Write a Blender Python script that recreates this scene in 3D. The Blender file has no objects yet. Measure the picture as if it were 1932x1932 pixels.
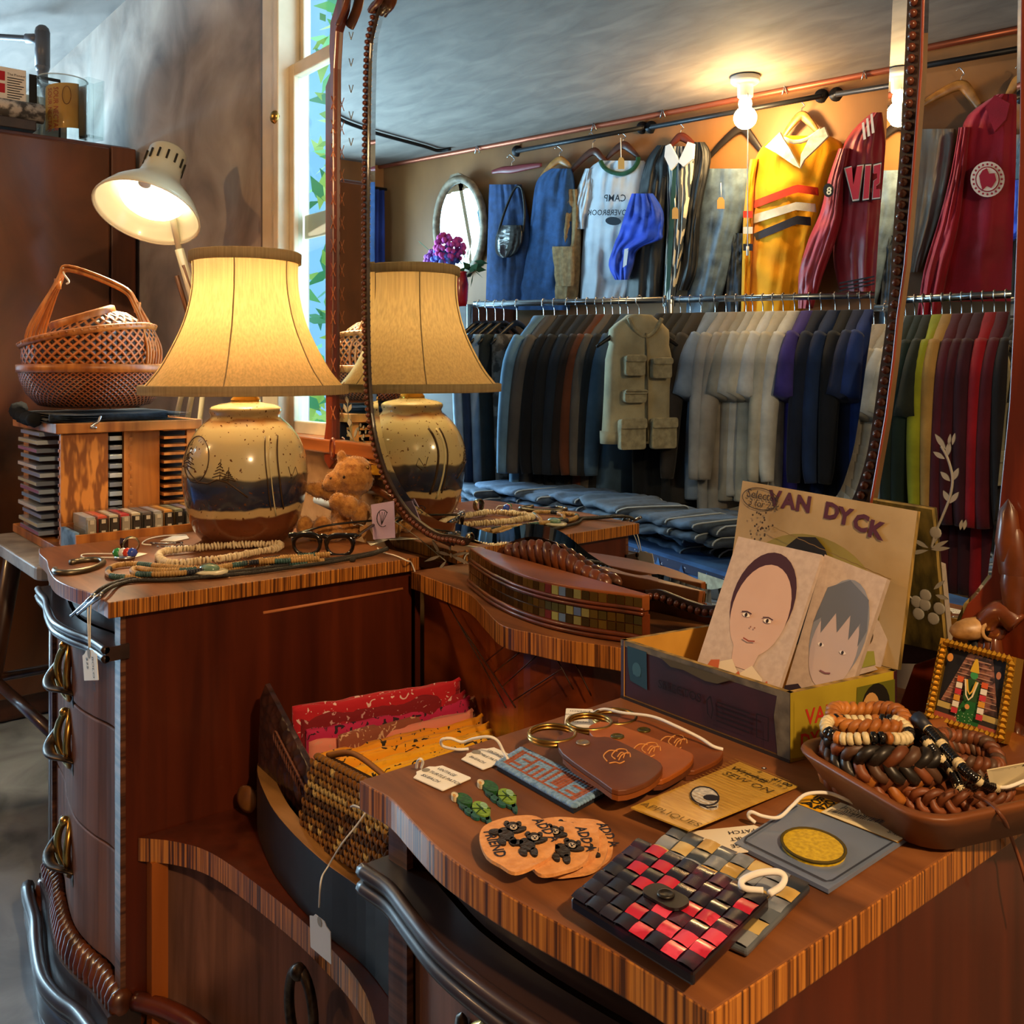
import bpy, bmesh, math, random
from mathutils import Vector as V, Matrix, noise
random.seed(7)
R = math.radians
C = bpy.context.scene.collection
SC = bpy.context.scene
# ---------------------------------------------------------------- camera, world, light, exposure
F, CX, HY, CZ, TH = 1790.0, 966.0, 700.0, 1.11, R(50.4)
cam = bpy.data.objects.new('camera', bpy.data.cameras.new('camera')); C.objects.link(cam)
cam.location = (0, 0, CZ); cam.rotation_euler = (R(90), 0, TH)
cam.data.sensor_width = 36; cam.data.lens = 36 * F / 1932; cam.data.shift_y = -(966 - HY) / 1932
cam.data.clip_start = .02
SC.camera = cam
SC.view_settings.view_transform = 'Standard'; SC.view_settings.look = 'None'
SC.view_settings.gamma = 1; SC.view_settings.use_curve_mapping = False
SC.view_settings.exposure = 0.92
w = bpy.data.worlds.new('world'); SC.world = w; w.use_nodes = True
w.node_tree.nodes['Background'].inputs[0].default_value = (.50, .72, 1, 1)
w.node_tree.nodes['Background'].inputs[1].default_value = 1.5
def light(name, kind, loc, energy, col, size=.05, rot=None, sy=None, portal=False):
    l = bpy.data.lights.new(name, kind); l.energy = energy; l.color = col
    if kind == 'AREA':
        l.size = size
        if sy: l.shape = 'RECTANGLE'; l.size_y = sy
        if portal: l.cycles.is_portal = True
    else: l.shadow_soft_size = size
    o = bpy.data.objects.new(name, l); C.objects.link(o); o.location = loc
    if rot: o.rotation_euler = rot
    return o
WARM = (1, .60, .25)
# daylight through the shop front (left wall) and the window behind the vanity
light('daylight_front', 'AREA', (-5.55, -.1, 1.45), 330, (.62, .80, 1), 1.9, (0, R(-90), 0), 1.9)
light('daylight_window', 'AREA', (-1.85, 1.45, 1.6), 14, (.6, .8, 1), .8, (R(-90), 0, 0), 1.3)
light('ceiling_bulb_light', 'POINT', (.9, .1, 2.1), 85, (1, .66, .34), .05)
# ---------------------------------------------------------------- picture point -> place
s_, c_ = math.sin(TH), math.cos(TH)
dv, rv, CO = V((-s_, c_, 0)), V((c_, s_, 0)), V((0, 0, CZ))
def ray(px, py): return rv * ((px - CX) / F) + dv + V((0, 0, (HY - py) / F))
def Pz(px, py, z): v = ray(px, py); return CO + v * ((z - CZ) / v.z)
def Py(px, py, y): v = ray(px, py); return CO + v * (y / v.y)
def Px(px, py, x): v = ray(px, py); return CO + v * (x / v.x)
def Pd(px, py, d): return CO + ray(px, py) * d
MY = 1.03                                             # plane of the looking glass
def flip(p): return V((p[0], 2 * MY - p[1], p[2]))
def Wl(px, py, off=0):                                # on the clothes wall, seen in the looking glass
    v = ray(px, py); t = (3.28 + 1.0604 - off) / (v.y - .2125 * v.x); return flip(CO + v * t)
def Vd(px, py, d): return flip(Pd(px, py, d))
def Vz(px, py, z): return flip(Pz(px, py, z))
# ---------------------------------------------------------------- colour and materials
def lin(h):
    if not isinstance(h, str): return tuple(h)[:3]
    h = h.lstrip('#'); o = []
    for i in (0, 2, 4):
        x = int(h[i:i+2], 16) / 255; o.append(x / 12.92 if x <= .04045 else ((x + .055) / 1.055) ** 2.4)
    return tuple(o)
MC = {}
def mat(name, a, b=None, kind='noise', scale=8., rough=.5, metal=0., bump=0., bscale=None, sv=(1, 1, 1), spec=.5, detail=4, sheen=0,
        emit=0, trans=0, alpha=1, lo=.35, hi=.65, c=None, coat=0, coord='Object', rot=None, sub=0, ior=1.45, distort=0):
    key = name
    if key in MC: return MC[key]
    m = bpy.data.materials.new(name); m.use_nodes = True; nt = m.node_tree; N = nt.nodes; L = nt.links
    p = N['Principled BSDF']; p.inputs['Roughness'].default_value = rough; p.inputs['Metallic'].default_value = metal
    p.inputs['Specular IOR Level'].default_value = spec; p.inputs['IOR'].default_value = ior
    if coat: p.inputs['Coat Weight'].default_value = coat; p.inputs['Coat Roughness'].default_value = .12
    if sheen: p.inputs['Sheen Weight'].default_value = sheen
    if trans: p.inputs['Transmission Weight'].default_value = trans
    if alpha < 1: p.inputs['Alpha'].default_value = alpha
    a = lin(a) + (1,)
    p.inputs['Base Color'].default_value = a; m.diffuse_color = a
    if emit: p.inputs['Emission Color'].default_value = a; p.inputs['Emission Strength'].default_value = emit
    MC[key] = m
    if b is None and not bump: return m
    tc = N.new('ShaderNodeTexCoord'); mp = N.new('ShaderNodeMapping'); mp.inputs['Scale'].default_value = sv
    if rot: mp.inputs['Rotation'].default_value = [R(x) for x in rot]
    L.new(tc.outputs[coord], mp.inputs[0])
    def tex(sc):
        if kind == 'wave':
            t = N.new('ShaderNodeTexWave'); t.inputs['Scale'].default_value = sc; t.inputs['Distortion'].default_value = distort
            t.inputs['Detail'].default_value = detail; t.inputs['Detail Scale'].default_value = 2; o = t.outputs['Fac']
        elif kind == 'voronoi':
            t = N.new('ShaderNodeTexVoronoi'); t.inputs['Scale'].default_value = sc; o = t.outputs['Distance']
        elif kind == 'checker':
            t = N.new('ShaderNodeTexChecker'); t.inputs['Scale'].default_value = sc; o = t.outputs['Fac']
        elif kind == 'brick':
            t = N.new('ShaderNodeTexBrick'); t.inputs['Scale'].default_value = sc; o = t.outputs['Fac']
            t.offset = 0; t.inputs['Mortar Size'].default_value = .03; t.inputs['Brick Width'].default_value = 1; t.inputs['Row Height'].default_value = 1
        else:
            t = N.new('ShaderNodeTexNoise'); t.inputs['Scale'].default_value = sc; t.inputs['Detail'].default_value = detail
            t.inputs['Distortion'].default_value = distort; o = t.outputs['Fac']
        L.new(mp.outputs[0], t.inputs['Vector']); return o
    if b is not None:
        o = tex(scale); r = N.new('ShaderNodeValToRGB'); L.new(o, r.inputs[0])
        r.color_ramp.elements[0].position = lo; r.color_ramp.elements[1].position = hi
        r.color_ramp.elements[0].color = a; r.color_ramp.elements[1].color = lin(b) + (1,)
        if c is not None:
            e = r.color_ramp.elements.new((lo + hi) / 2); e.color = lin(c) + (1,)
        L.new(r.outputs[0], p.inputs['Base Color'])
        if emit: L.new(r.outputs[0], p.inputs['Emission Color'])
    if bump:
        o = tex(bscale or scale); bm = N.new('ShaderNodeBump'); bm.inputs['Strength'].default_value = bump
        bm.inputs['Distance'].default_value = .004; L.new(o, bm.inputs['Height']); L.new(bm.outputs[0], p.inputs['Normal'])
    return m
def wood(name, a, b, axis='z', scale=30, rough=.35, coat=.3, c=None, lo=.3, hi=.7, bump=.05):
    sv = {'x': (.08, 1, 1), 'y': (1, .08, 1), 'z': (1, 1, .08)}[axis]
    return mat(name, a, b, scale=scale, sv=sv, rough=rough, coat=coat, c=c, lo=lo, hi=hi, bump=bump, detail=6, distort=.4)
def cloth(name, a, b=None, scale=40, rough=.9, lo=.35, hi=.65, sheen=.1, bump=.15):
    la = lin(a); b = b or tuple(min(1, x * .62) for x in la)
    return mat(name, a, b, scale=scale, rough=rough, lo=lo, hi=hi, sheen=sheen, bump=bump, bscale=300, spec=.2)
def flat(h, rough=.75, spec=.3):                      # plain ink, paper or paint of one colour
    return mat('plain_' + (h if isinstance(h, str) else '%.3f_%.3f_%.3f' % tuple(h)).lstrip('#') + ('' if rough == .75 else '_%g' % rough), h, rough=rough, spec=spec)
# ---------------------------------------------------------------- mesh building
def wm(o):
    m = Matrix()
    while o is not None: m = o.matrix_basis @ m; o = o.parent
    return m
class MB:
    def __init__(s): s.v = []; s.f = []; s.m = []; s.s = []
    def add(s, vs, fs, mi=0, sm=False):
        n = len(s.v); s.v += [V(x) for x in vs]
        for f in fs: s.f.append([i + n for i in f]); s.m.append(mi); s.s.append(sm)
        return s
    def box(s, lo, hi, mi=0, M=None):
        x0, y0, z0 = lo; x1, y1, z1 = hi
        vs = [V(p) for p in ((x0,y0,z0),(x1,y0,z0),(x1,y1,z0),(x0,y1,z0),(x0,y0,z1),(x1,y0,z1),(x1,y1,z1),(x0,y1,z1))]
        if M: vs = [M @ v for v in vs]
        return s.add(vs, [(0,3,2,1),(4,5,6,7),(0,1,5,4),(1,2,6,5),(2,3,7,6),(3,0,4,7)], mi)
    def prism(s, poly, z0, z1, mi=0, M=None, mt=None, sm=False):      # poly in x,y ; mt: material of the top face
        n = len(poly); vs = [V((p[0], p[1], z0)) for p in poly] + [V((p[0], p[1], z1)) for p in poly]
        if M: vs = [M @ v for v in vs]
        b = len(s.v); s.v += vs
        def face(ix, k, q): s.f.append([i + b for i in ix]); s.m.append(k); s.s.append(q)
        face(list(range(n - 1, -1, -1)), mi, False); face(list(range(n, 2 * n)), mi if mt is None else mt, False)
        for i in range(n): j = (i + 1) % n; face([i, j, j + n, i + n], mi, sm)
        return s
    def extrude(s, pts, d, mi=0, mt=None, sm=False):                  # polygon of 3-D points pushed along d
        n = len(pts); d = V(d); pts = [V(p) for p in pts]; b = len(s.v); s.v += pts + [p + d for p in pts]
        s.f.append([b + i for i in range(n)]); s.m.append(mi if mt is None else mt); s.s.append(False)
        s.f.append([b + n + i for i in range(n - 1, -1, -1)]); s.m.append(mi); s.s.append(False)
        for i in range(n): j = (i + 1) % n; s.f.append([b + i, b + n + i, b + n + j, b + j]); s.m.append(mi); s.s.append(sm)
        return s
    def tube(s, pts, r, n=8, mi=0, closed=False, flatn=None, fl=1.0, up=None):
        pts = [V(p) for p in pts]; k = len(pts); rs = r if isinstance(r, (list, tuple)) else [r] * k
        t0 = None; vs = []; u = None
        for i, p in enumerate(pts):
            a = pts[(i - 1) % k] if (closed or i) else p; b = pts[(i + 1) % k] if (closed or i < k - 1) else p
            t = (b - a); t = t.normalized() if t.length > 1e-9 else V((0, 0, 1))
            if up is not None:
                u = V(up) - t * t.dot(V(up)); u = u.normalized() if u.length > 1e-6 else t.orthogonal().normalized()
            elif u is None: u = t.orthogonal().normalized()
            else:
                u = u - t * t.dot(u); u = u.normalized() if u.length > 1e-6 else t.orthogonal().normalized()
            w_ = t.cross(u)
            for j in range(n):
                q = 2 * math.pi * j / n; vs.append(p + (u * math.cos(q) * fl + w_ * math.sin(q)) * rs[i])
        fs = []
        for i in range(k if closed else k - 1):
            i2 = (i + 1) % k
            for j in range(n): fs.append((i*n+j, i*n+(j+1)%n, i2*n+(j+1)%n, i2*n+j))
        if not closed: fs += [tuple(range(n - 1, -1, -1)), tuple(range((k - 1) * n, k * n))]
        return s.add(vs, fs, mi, True)
    def lathe(s, prof, n=24, mi=0, M=None, cap=True, mis=None):
        vs = []
        for r, z in prof:
            for j in range(n): q = 2 * math.pi * j / n; vs.append(V((r * math.cos(q), r * math.sin(q), z)))
        if M: vs = [M @ v for v in vs]
        b = len(s.v); s.v += vs
        for i in range(len(prof) - 1):
            for j in range(n):
                s.f.append([b+i*n+j, b+i*n+(j+1)%n, b+(i+1)*n+(j+1)%n, b+(i+1)*n+j]); s.m.append(mis[i] if mis else mi); s.s.append(True)
        if cap:
            s.f.append([b + j for j in range(n - 1, -1, -1)]); s.m.append(mi); s.s.append(False)
            k = (len(prof) - 1) * n; s.f.append([b + k + j for j in range(n)]); s.m.append(mi); s.s.append(False)
        return s
    def ball(s, c, r, n=10, mi=0, sc=(1, 1, 1), M=None):
        m = max(4, n // 2); vs = []; c = V(c)
        for i in range(m + 1):
            a = math.pi * i / m
            for j in range(n):
                q = 2 * math.pi * j / n; p = V((math.sin(a)*math.cos(q)*sc[0], math.sin(a)*math.sin(q)*sc[1], math.cos(a)*sc[2])) * r
                vs.append(c + (M @ p if M else p))
        fs = [(i*n+j, (i+1)*n+j, (i+1)*n+(j+1)%n, i*n+(j+1)%n) for i in range(m) for j in range(n)]
        return s.add(vs, fs, mi, True)
    def grid(s, rows, mi=0, sm=True, flipf=False):                    # rows of 3-D points
        n = len(rows[0]); fs = []
        for i in range(len(rows) - 1):
            for j in range(n - 1):
                q = (i*n+j, i*n+j+1, (i+1)*n+j+1, (i+1)*n+j); fs.append(q[::-1] if flipf else q)
        return s.add([p for r in rows for p in r], fs, mi, sm)
    def loft(s, rings, mi=0, sm=True, cap=True):                      # closed rings of points
        n = len(rings[0]); fs = []
        for i in range(len(rings) - 1):
            for j in range(n): fs.append((i*n+j, i*n+(j+1)%n, (i+1)*n+(j+1)%n, (i+1)*n+j))
        if cap: fs += [tuple(range(n - 1, -1, -1)), tuple(range((len(rings) - 1) * n, len(rings) * n))]
        return s.add([p for r in rings for p in r], fs, mi, sm)
    def build(s, name, mats, parent=None, world=False, bevel=0, seg=2, subd=0, loc=None, rot=None):
        mats = mats if isinstance(mats, (list, tuple)) else [mats]
        me = bpy.data.meshes.new(name)
        vs = s.v
        if world and parent is not None: im = wm(parent).inverted(); vs = [im @ v for v in vs]
        me.from_pydata([tuple(v) for v in vs], [], s.f)
        for m in mats: me.materials.append(m)
        me.polygons.foreach_set('material_index', [min(i, len(mats) - 1) for i in s.m])
        me.polygons.foreach_set('use_smooth', s.s); me.update()
        b = bmesh.new(); b.from_mesh(me); bmesh.ops.recalc_face_normals(b, faces=b.faces); b.to_mesh(me); b.free()
        o = bpy.data.objects.new(name, me); C.objects.link(o); o.parent = parent
        if loc: o.location = loc
        if rot: o.rotation_euler = rot
        if bevel:
            k = o.modifiers.new('bevel', 'BEVEL'); k.width = bevel; k.segments = seg; k.limit_method = 'ANGLE'; k.angle_limit = R(35)
            k.harden_normals = False
        if subd:
            k = o.modifiers.new('subd', 'SUBSURF'); k.levels = subd; k.render_levels = subd
        return o
def thing(name, label, cat, loc=(0, 0, 0), rz=0, group=None, rot=None):
    o = bpy.data.objects.new(name, None); C.objects.link(o); o.empty_display_size = .05
    o.location = loc; o.rotation_euler = rot or (0, 0, rz)
    return tag(o, label, cat, group)
def tag(o, label, cat, group=None):
    o['label'] = label; o['category'] = cat
    if group: o['group'] = group
    return o
def struct(o): o['kind'] = 'structure'; return o
def smooth(pts, k=6, closed=False):                   # Catmull-Rom
    pts = [V(p) for p in pts]; n = len(pts); out = []
    for i in range(n if closed else n - 1):
        g = (lambda j: pts[j % n]) if closed else (lambda j: pts[max(0, min(n - 1, j))])
        a, b, c, d = g(i - 1), g(i), g(i + 1), g(i + 2)
        for t in range(k):
            t /= k; out.append(.5 * ((2*b) + (c - a)*t + (2*a - 5*b + 4*c - d)*t*t + (3*b - a - 3*c + d)*t*t*t))
    if not closed: out.append(pts[-1])
    return out
def frame(o, x, y):                                   # matrix with axes x, y and their normal at o
    x = V(x).normalized(); z = x.cross(V(y)).normalized(); y = z.cross(x)
    m = Matrix((x, y, z)).transposed().to_4x4(); m.translation = V(o); return m
FT = bpy.data.fonts.new if False else None
TXT = {}
def text(MBo, s, M, size, mi=0, depth=.0004, shear=0, align='LEFT', spacing=1.0, bold=0, sx=1.0):
    key = (s, shear, spacing, bold, align)
    if key not in TXT:
        cu = bpy.data.curves.new('t', 'FONT'); cu.body = s; cu.size = 1; cu.shear = shear; cu.space_character = spacing
        cu.align_x = align; cu.offset = bold; cu.resolution_u = 2; cu.space_line = .95
        o = bpy.data.objects.new('t', cu); C.objects.link(o)
        dg = bpy.context.evaluated_depsgraph_get(); dg.update(); me = bpy.data.meshes.new_from_object(o.evaluated_get(dg))
        TXT[key] = ([v.co.copy() for v in me.vertices], [tuple(p.vertices) for p in me.polygons])
        bpy.data.objects.remove(o); bpy.data.curves.remove(cu); bpy.data.meshes.remove(me)
    vs, fs = TXT[key]
    return MBo.add([M @ V((v.x * size * sx, v.y * size, depth)) for v in vs], fs, mi)
def oval(cx, cy, a, b, n=20, rot=0, t0=0, t1=360):
    cr, sr = math.cos(R(rot)), math.sin(R(rot)); o = []
    for i in range(n + (0 if t1 - t0 == 360 else 1)):
        q = R(t0 + (t1 - t0) * i / n); x, y = a * math.cos(q), b * math.sin(q); o.append((cx + x*cr - y*sr, cy + x*sr + y*cr))
    return o
def ink(MBo, poly, M, mi=0, h=.0003):                 # a flat printed shape
    return MBo.add([M @ V((p[0], p[1], h)) for p in poly], [tuple(range(len(poly)))], mi)
def line(MBo, pts, w, M, mi=0, h=.0004):              # a printed line
    pts = [V((p[0], p[1])) for p in pts]; L = []; Rr = []
    for i, p in enumerate(pts):
        t = (pts[min(i+1, len(pts)-1)] - pts[max(i-1, 0)]); t = t.normalized() if t.length else V((1, 0)); n = V((-t.y, t.x)) * w / 2
        L.append(p + n); Rr.append(p - n)
    k = len(pts)
    return MBo.add([M @ V((q.x, q.y, h)) for q in L + Rr], [(i, i+1, k+i+1, k+i) for i in range(k-1)], mi)
def rrect(w, h, r, n=4, cx=0, cy=0):
    o = []
    for sx, sy, a in ((1, 1, 0), (-1, 1, 90), (-1, -1, 180), (1, -1, 270)):
        for i in range(n + 1): q = R(a + 90 * i / n); o.append((cx + sx*(w/2 - r) + r*math.cos(q), cy + sy*(h/2 - r) + r*math.sin(q)))
    return o
def copy_tree(o, parent=None):
    c = o.copy(); C.objects.link(c); c.parent = parent
    for ch in list(o.children): copy_tree(ch, c)
    return c
def off2(poly, d):                                    # inset of a closed 2-D loop (counter-clockwise: d > 0 goes inward)
    n = len(poly); o = []
    ar = sum(poly[i][0]*poly[(i+1)%n][1] - poly[(i+1)%n][0]*poly[i][1] for i in range(n)); sg = 1 if ar > 0 else -1
    for i in range(n):
        a, b = V(poly[i-1]), V(poly[(i+1) % n]); t = (b - a)
        t = t.normalized() if t.length > 1e-9 else V((1, 0)); o.append((poly[i][0] - t.y*d*sg, poly[i][1] + t.x*d*sg))
    return o
# ---------------------------------------------------------------- shared materials
zebra = mat('striped_veneer', '#bd7a30', '#48250e', scale=1, sv=(280, 280, 4), rough=.35, coat=.25, lo=.38, hi=.62, c='#96581f', detail=3)
zebraV = mat('cross_veneer', '#6e4630', '#3a2016', scale=1, sv=(3, 3, 160), rough=.4, coat=.2, lo=.35, hi=.65, detail=3)
topM = mat('tabletop_veneer', '#8a5630', '#57331c', scale=30, sv=(.12, 1, 1), rough=.5, spec=.3, detail=9, bump=.06, lo=.3, hi=.72, c='#754626', distort=.6)
mahog = wood('mahogany', '#5c2410', '#3c150a', 'z', 26, rough=.33, coat=.35)
walnut = mat('walnut_drawer', '#7a5242', '#54372b', scale=34, sv=(1, 1, .08), rough=.62, spec=.25, detail=6, bump=.05, distort=.4)
dkwood = mat('dark_stained_wood', '#33201a', '#241510', scale=30, sv=(.1, 1, 1), rough=.42, coat=.2)
carved = mat('carved_wood', '#6a3416', '#3a1a0a', scale=20, rough=.32, coat=.4)
redwood = mat('red_frame_wood', '#7c2f14', '#4e1a0b', scale=40, sv=(1, 1, .1), rough=.3, coat=.5)
oak = wood('oak', '#c07a34', '#7a4214', 'z', 22, rough=.45, coat=.1, lo=.35, hi=.62)
bronze = mat('antique_bronze', '#57483a', '#2a221c', scale=60, metal=.8, rough=.38)
brass = mat('brass', '#b08a48', metal=1, rough=.28)
steel = mat('steel', '#b9bcc2', metal=1, rough=.25)
black = flat('#101012', .45)
paper = flat('#e9e4d8', .8)
inkM = flat('#22202a', .7)
string = flat('#ddd8cf', .9)
MIR = mat('looking_glass_silver', '#d9e2e2', metal=1, rough=0.0)
def pane_mat(name, tint, refl=.06):
    m = bpy.data.materials.new(name); m.use_nodes = True; nt = m.node_tree; nt.nodes.clear(); N = nt.nodes.new
    o, mx, t, g = N('ShaderNodeOutputMaterial'), N('ShaderNodeMixShader'), N('ShaderNodeBsdfTransparent'), N('ShaderNodeBsdfGlossy')
    t.inputs[0].default_value = tint + (1,); g.inputs['Roughness'].default_value = .02; mx.inputs[0].default_value = refl
    fr = N('ShaderNodeLayerWeight'); fr.inputs[0].default_value = .5; pw = N('ShaderNodeMath'); pw.operation = 'POWER'; pw.inputs[1].default_value = 4; nt.links.new(fr.outputs['Facing'], pw.inputs[0])
    ad = N('ShaderNodeMath'); ad.operation = 'MULTIPLY_ADD'; ad.inputs[1].default_value = .5; ad.inputs[2].default_value = .03; nt.links.new(pw.outputs[0], ad.inputs[0]); nt.links.new(ad.outputs[0], mx.inputs[0])
    nt.links.new(t.outputs[0], mx.inputs[1]); nt.links.new(g.outputs[0], mx.inputs[2]); nt.links.new(mx.outputs[0], o.inputs[0]); return m
PANE = pane_mat('window_pane', (.88, .97, .97))
CLEAR = pane_mat('clear_plastic', (.93, .93, .92))
JARG = pane_mat('jar_glass', (.93, .96, .96))
# ---------------------------------------------------------------- the room
CEIL = 2.42
floorM = mat('concrete_floor', '#98a2ac', '#4a525a', scale=5, rough=.35, detail=9, lo=.3, hi=.75, bump=.1, c='#78828c', distort=1)
plaster = mat('grey_plaster', '#a89e92', '#5e544d', scale=3.4, rough=.85, detail=14, lo=.3, hi=.70, bump=.7, c='#8a7f75', distort=.5)
ceilM = mat('brushed_grey_ceiling', '#7f756d', '#655d57', scale=7, sv=(.6, 1.5, 1), rough=.8, detail=8, bump=.3, lo=.3, hi=.7, distort=.6)
plyM = mat('tan_plywood', '#95683c', '#6e4826', scale=5, sv=(.6, .6, .25), rough=.55, detail=8, lo=.3, hi=.7)
cream = mat('cream_paint', '#cdbfa2', '#bfb091', scale=12, rough=.45, bump=.05)
def FY(X): return 2 * MY - (3.28 + .2125 * (X + 4.99))
XL, XR = -5.2, 2.6
struct(MB().box((XL - .2, -3.2, -.1), (XR + .2, 1.3, 0)).build('floor', floorM))
struct(MB().box((XL - .2, -3.2, CEIL), (XR + .2, 1.3, CEIL + .1)).build('ceiling', ceilM))
YB = 1.085; WX0, WX1, WZ0, WZ1 = -2.195, -1.32, .955, 2.36
b = MB()
b.box((XL - .2, YB, 0), (WX0, YB + .06, CEIL)).box((WX1, YB, 0), (XR + .2, YB + .06, CEIL))
b.box((WX0, YB, 0), (WX1, YB + .06, WZ0)).box((WX0, YB, WZ1), (WX1, YB + .06, CEIL))
struct(b.build('wall_back', plaster))
b = MB(); LY0, LY1, LZ0, LZ1 = -.82, .95, .25, 2.2
b.box((XL - .15, -3.2, 0), (XL, LY0, CEIL)).box((XL - .15, LY1, 0), (XL, YB, CEIL)).box((XL - .15, LY0, 0), (XL, LY1, LZ0)).box((XL - .15, LY0, LZ1), (XL, LY1, CEIL))
struct(b.build('wall_left', plyM))
b = MB(); b.prism([(XL - .15, FY(XL - .15)), (XR + .15, FY(XR + .15)), (XR + .15, FY(XR + .15) - .1), (XL - .15, FY(XL - .15) - .1)], 0, CEIL)
struct(b.build('wall_front', plyM))
struct(MB().box((XR, -3.2, 0), (XR + .15, YB, CEIL)).build('wall_right', plaster))
# window behind the dressing table
def bars(b, x0, x1, z0, z1, wd, y0, y1):
    b.box((x0, y0, z0), (x0 + wd, y1, z1)).box((x1 - wd, y0, z0), (x1, y1, z1)).box((x0 + wd, y0, z0), (x1 - wd, y1, z0 + wd)).box((x0 + wd, y0, z1 - wd), (x1 - wd, y1, z1))
b = MB()
b.box((-2.325, YB - .012, 0.0), (-2.305, YB, CEIL)); struct(b.build('trim_1', mat('dark_corner_bead', '#5e534c', rough=.6)))
b = MB(); b.box((-2.305, YB - .018, .93), (WX0 - .02, YB, CEIL)); b.box((WX0 - .02, YB - .03, .93), (WX0 + .006, YB + .055, CEIL))
b.box((WX1, YB - .018, .93), (WX1 + .12, YB, CEIL)); struct(b.build('trim_2', cream, bevel=.003))
win = thing('window_1', 'cream framed sash window behind the dressing table mirror', 'window', (0, 0, 0)); win['kind'] = 'structure'
b = MB(); bars(b, WX0, WX1, 1.86, WZ1, .028, YB + .028, YB + .05); b.build('upper_sash', cream, win, bevel=.003)
b = MB(); bars(b, WX0, WX1, WZ0, 1.875, .032, YB + .0, YB + .026); b.box((WX0 + .03, YB + .03, 1.44), (WX1 - .03, YB + .04, 1.50)); b.build('lower_sash', cream, win, bevel=.003)
MB().box((WX0 + .035, YB + .038, 1.9), (WX1 - .035, YB + .040, WZ1 - .03)).build('upper_pane', PANE, win)
MB().box((WX0 + .032, YB + .012, WZ0 + .032), (WX1 - .032, YB + .014, 1.845)).build('lower_pane', PANE, win)
MB().ball(Py(519, 221, YB - .03), .0165, 16, 0, (1, .8, 1)).build('round_latch', brass, win)
sillM = wood('window_sill_wood', '#a8602c', '#7a3f1a', 'x', 30)
struct(MB().box((-2.33, YB - .05, .925), (WX1 + .12, YB + .02, .957)).build('trim_3', [sillM], bevel=.004))
struct(MB().box((-2.33, YB - .02, 0), (WX1 + .12, YB, .925)).build('trim_4', mat('tan_board', '#a98562', '#8c6a48', scale=18, rough=.7)))
# the shop front window in the left wall
w2 = thing('window_2', 'tall shop front window in the left wall', 'window', (0, 0, 0)); w2['kind'] = 'structure'
b = MB()
for y in (LY0, .05, LY1 - .05): b.box((XL - .1, y, LZ0), (XL - .05, y + .05, LZ1))
for z in (LZ0, 1.55, LZ1 - .05): b.box((XL - .1, LY0, z), (XL - .05, LY1, z + .05))
b.build('window_frame', cream, w2); MB().box((XL - .08, LY0, LZ0), (XL - .077, LY1, LZ1)).build('window_pane', PANE, w2)
# outside
struct(MB().box((-9, 3.6, -1), (-4.02, 3.7, 5)).build('wall_neighbour', mat('blue_grey_siding', '#86a8b8', '#6f93a6', kind='wave', scale=3.5, sv=(0, 0, 1), rough=.6)))
def foliage(name, label, lo, hi, n, cols, trunk):
    t = thing(name, label, 'shrub', ((lo[0] + hi[0]) / 2, (lo[1] + hi[1]) / 2, 0)); rnd = random.Random(3)
    b = MB()
    for i in range(n):
        p = V([rnd.uniform(lo[k], hi[k]) for k in range(3)]); d = V([rnd.gauss(0, 1) for k in range(3)]).normalized(); e = d.orthogonal().normalized(); s = rnd.uniform(.05, .12)
        b.add([p, p + d * s + e * s * .35, p + d * s * 2, p + d * s - e * s * .35], [(0, 1, 2, 3)], rnd.randrange(3))
    o = b.build('foliage', [mat(name + '_leaf%d' % i, c_, rough=.5, trans=0) for i, c_ in enumerate(cols)], t, True); o['kind'] = 'stuff'
    b = MB()
    for q in trunk: b.tube(smooth(q, 4), .03, 6)
    b.build('stem', mat('bark', '#4b3a2a', rough=.9), t, True)
foliage('leafy_shrub', 'sunlit green shrub growing outside the window', (-4.92, 2.55, -.5), (-2.2, 2.95, 3.6), 4200, ('#8fd07a', '#5fa36a', '#d3e06a'),
        [((-4.6, 2.8, -.8), (-4.5, 2.8, 1), (-4.3, 2.8, 2.8)), ((-3.9, 2.8, -.8), (-3.8, 2.8, 1.2), (-3.9, 2.8, 3)), ((-3, 2.8, -.8), (-3.1, 2.8, 1), (-2.9, 2.8, 3))])
# ---------------------------------------------------------------- dressing table (vanity)
TZ = .76; DZ = .735
van = thing('dressing_table', 'dark mahogany dressing table with striped veneer edges, two pedestals and an open kneehole', 'dressing table', (-1.1, .7, 0))
LC = [(-2.04, .475), (-1.98, .462), (-1.9, .455), (-1.83, .441), (-1.745, .428), (-1.69, .426), (-1.63, .432), (-1.575, .442), (-1.494, .444)]
RC = [(-.708, .416), (-.69, .417), (-.66, .418), (-.613, .409), (-.564, .401), (-.505, .401), (-.458, .405), (-.387, .413), (-.330, .414)]
LCs = [(p.x, p.y) for p in smooth([(x, y, 0) for x, y in LC], 4)]; RCs = [(p.x, p.y) for p in smooth([(x, y, 0) for x, y in RC], 4)]
def band(b, cur, d0, d1, z0, z1, e=0, mi=0):          # a strip that follows a front curve, from depth d0 to d1 behind it
    cur = [(cur[0][0] - e, cur[0][1])] + list(cur) + [(cur[-1][0] + e, cur[-1][1])] if e else list(cur)
    return b.prism([(x, y + d0) for x, y in cur] + [(x, y + d1) for x, y in cur[::-1]], z0, z1, mi)
def cut(cur, x0, x1):
    o = [(x, y) for x, y in cur if x0 < x < x1]
    def yy(X):
        for (a, p), (c, q) in zip(cur, cur[1:]):
            if a <= X <= c: return p + (q - p) * (X - a) / (c - a)
        return cur[0][1] if X < cur[0][0] else cur[-1][1]
    return [(x0, yy(x0))] + o + [(x1, yy(x1))]
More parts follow.
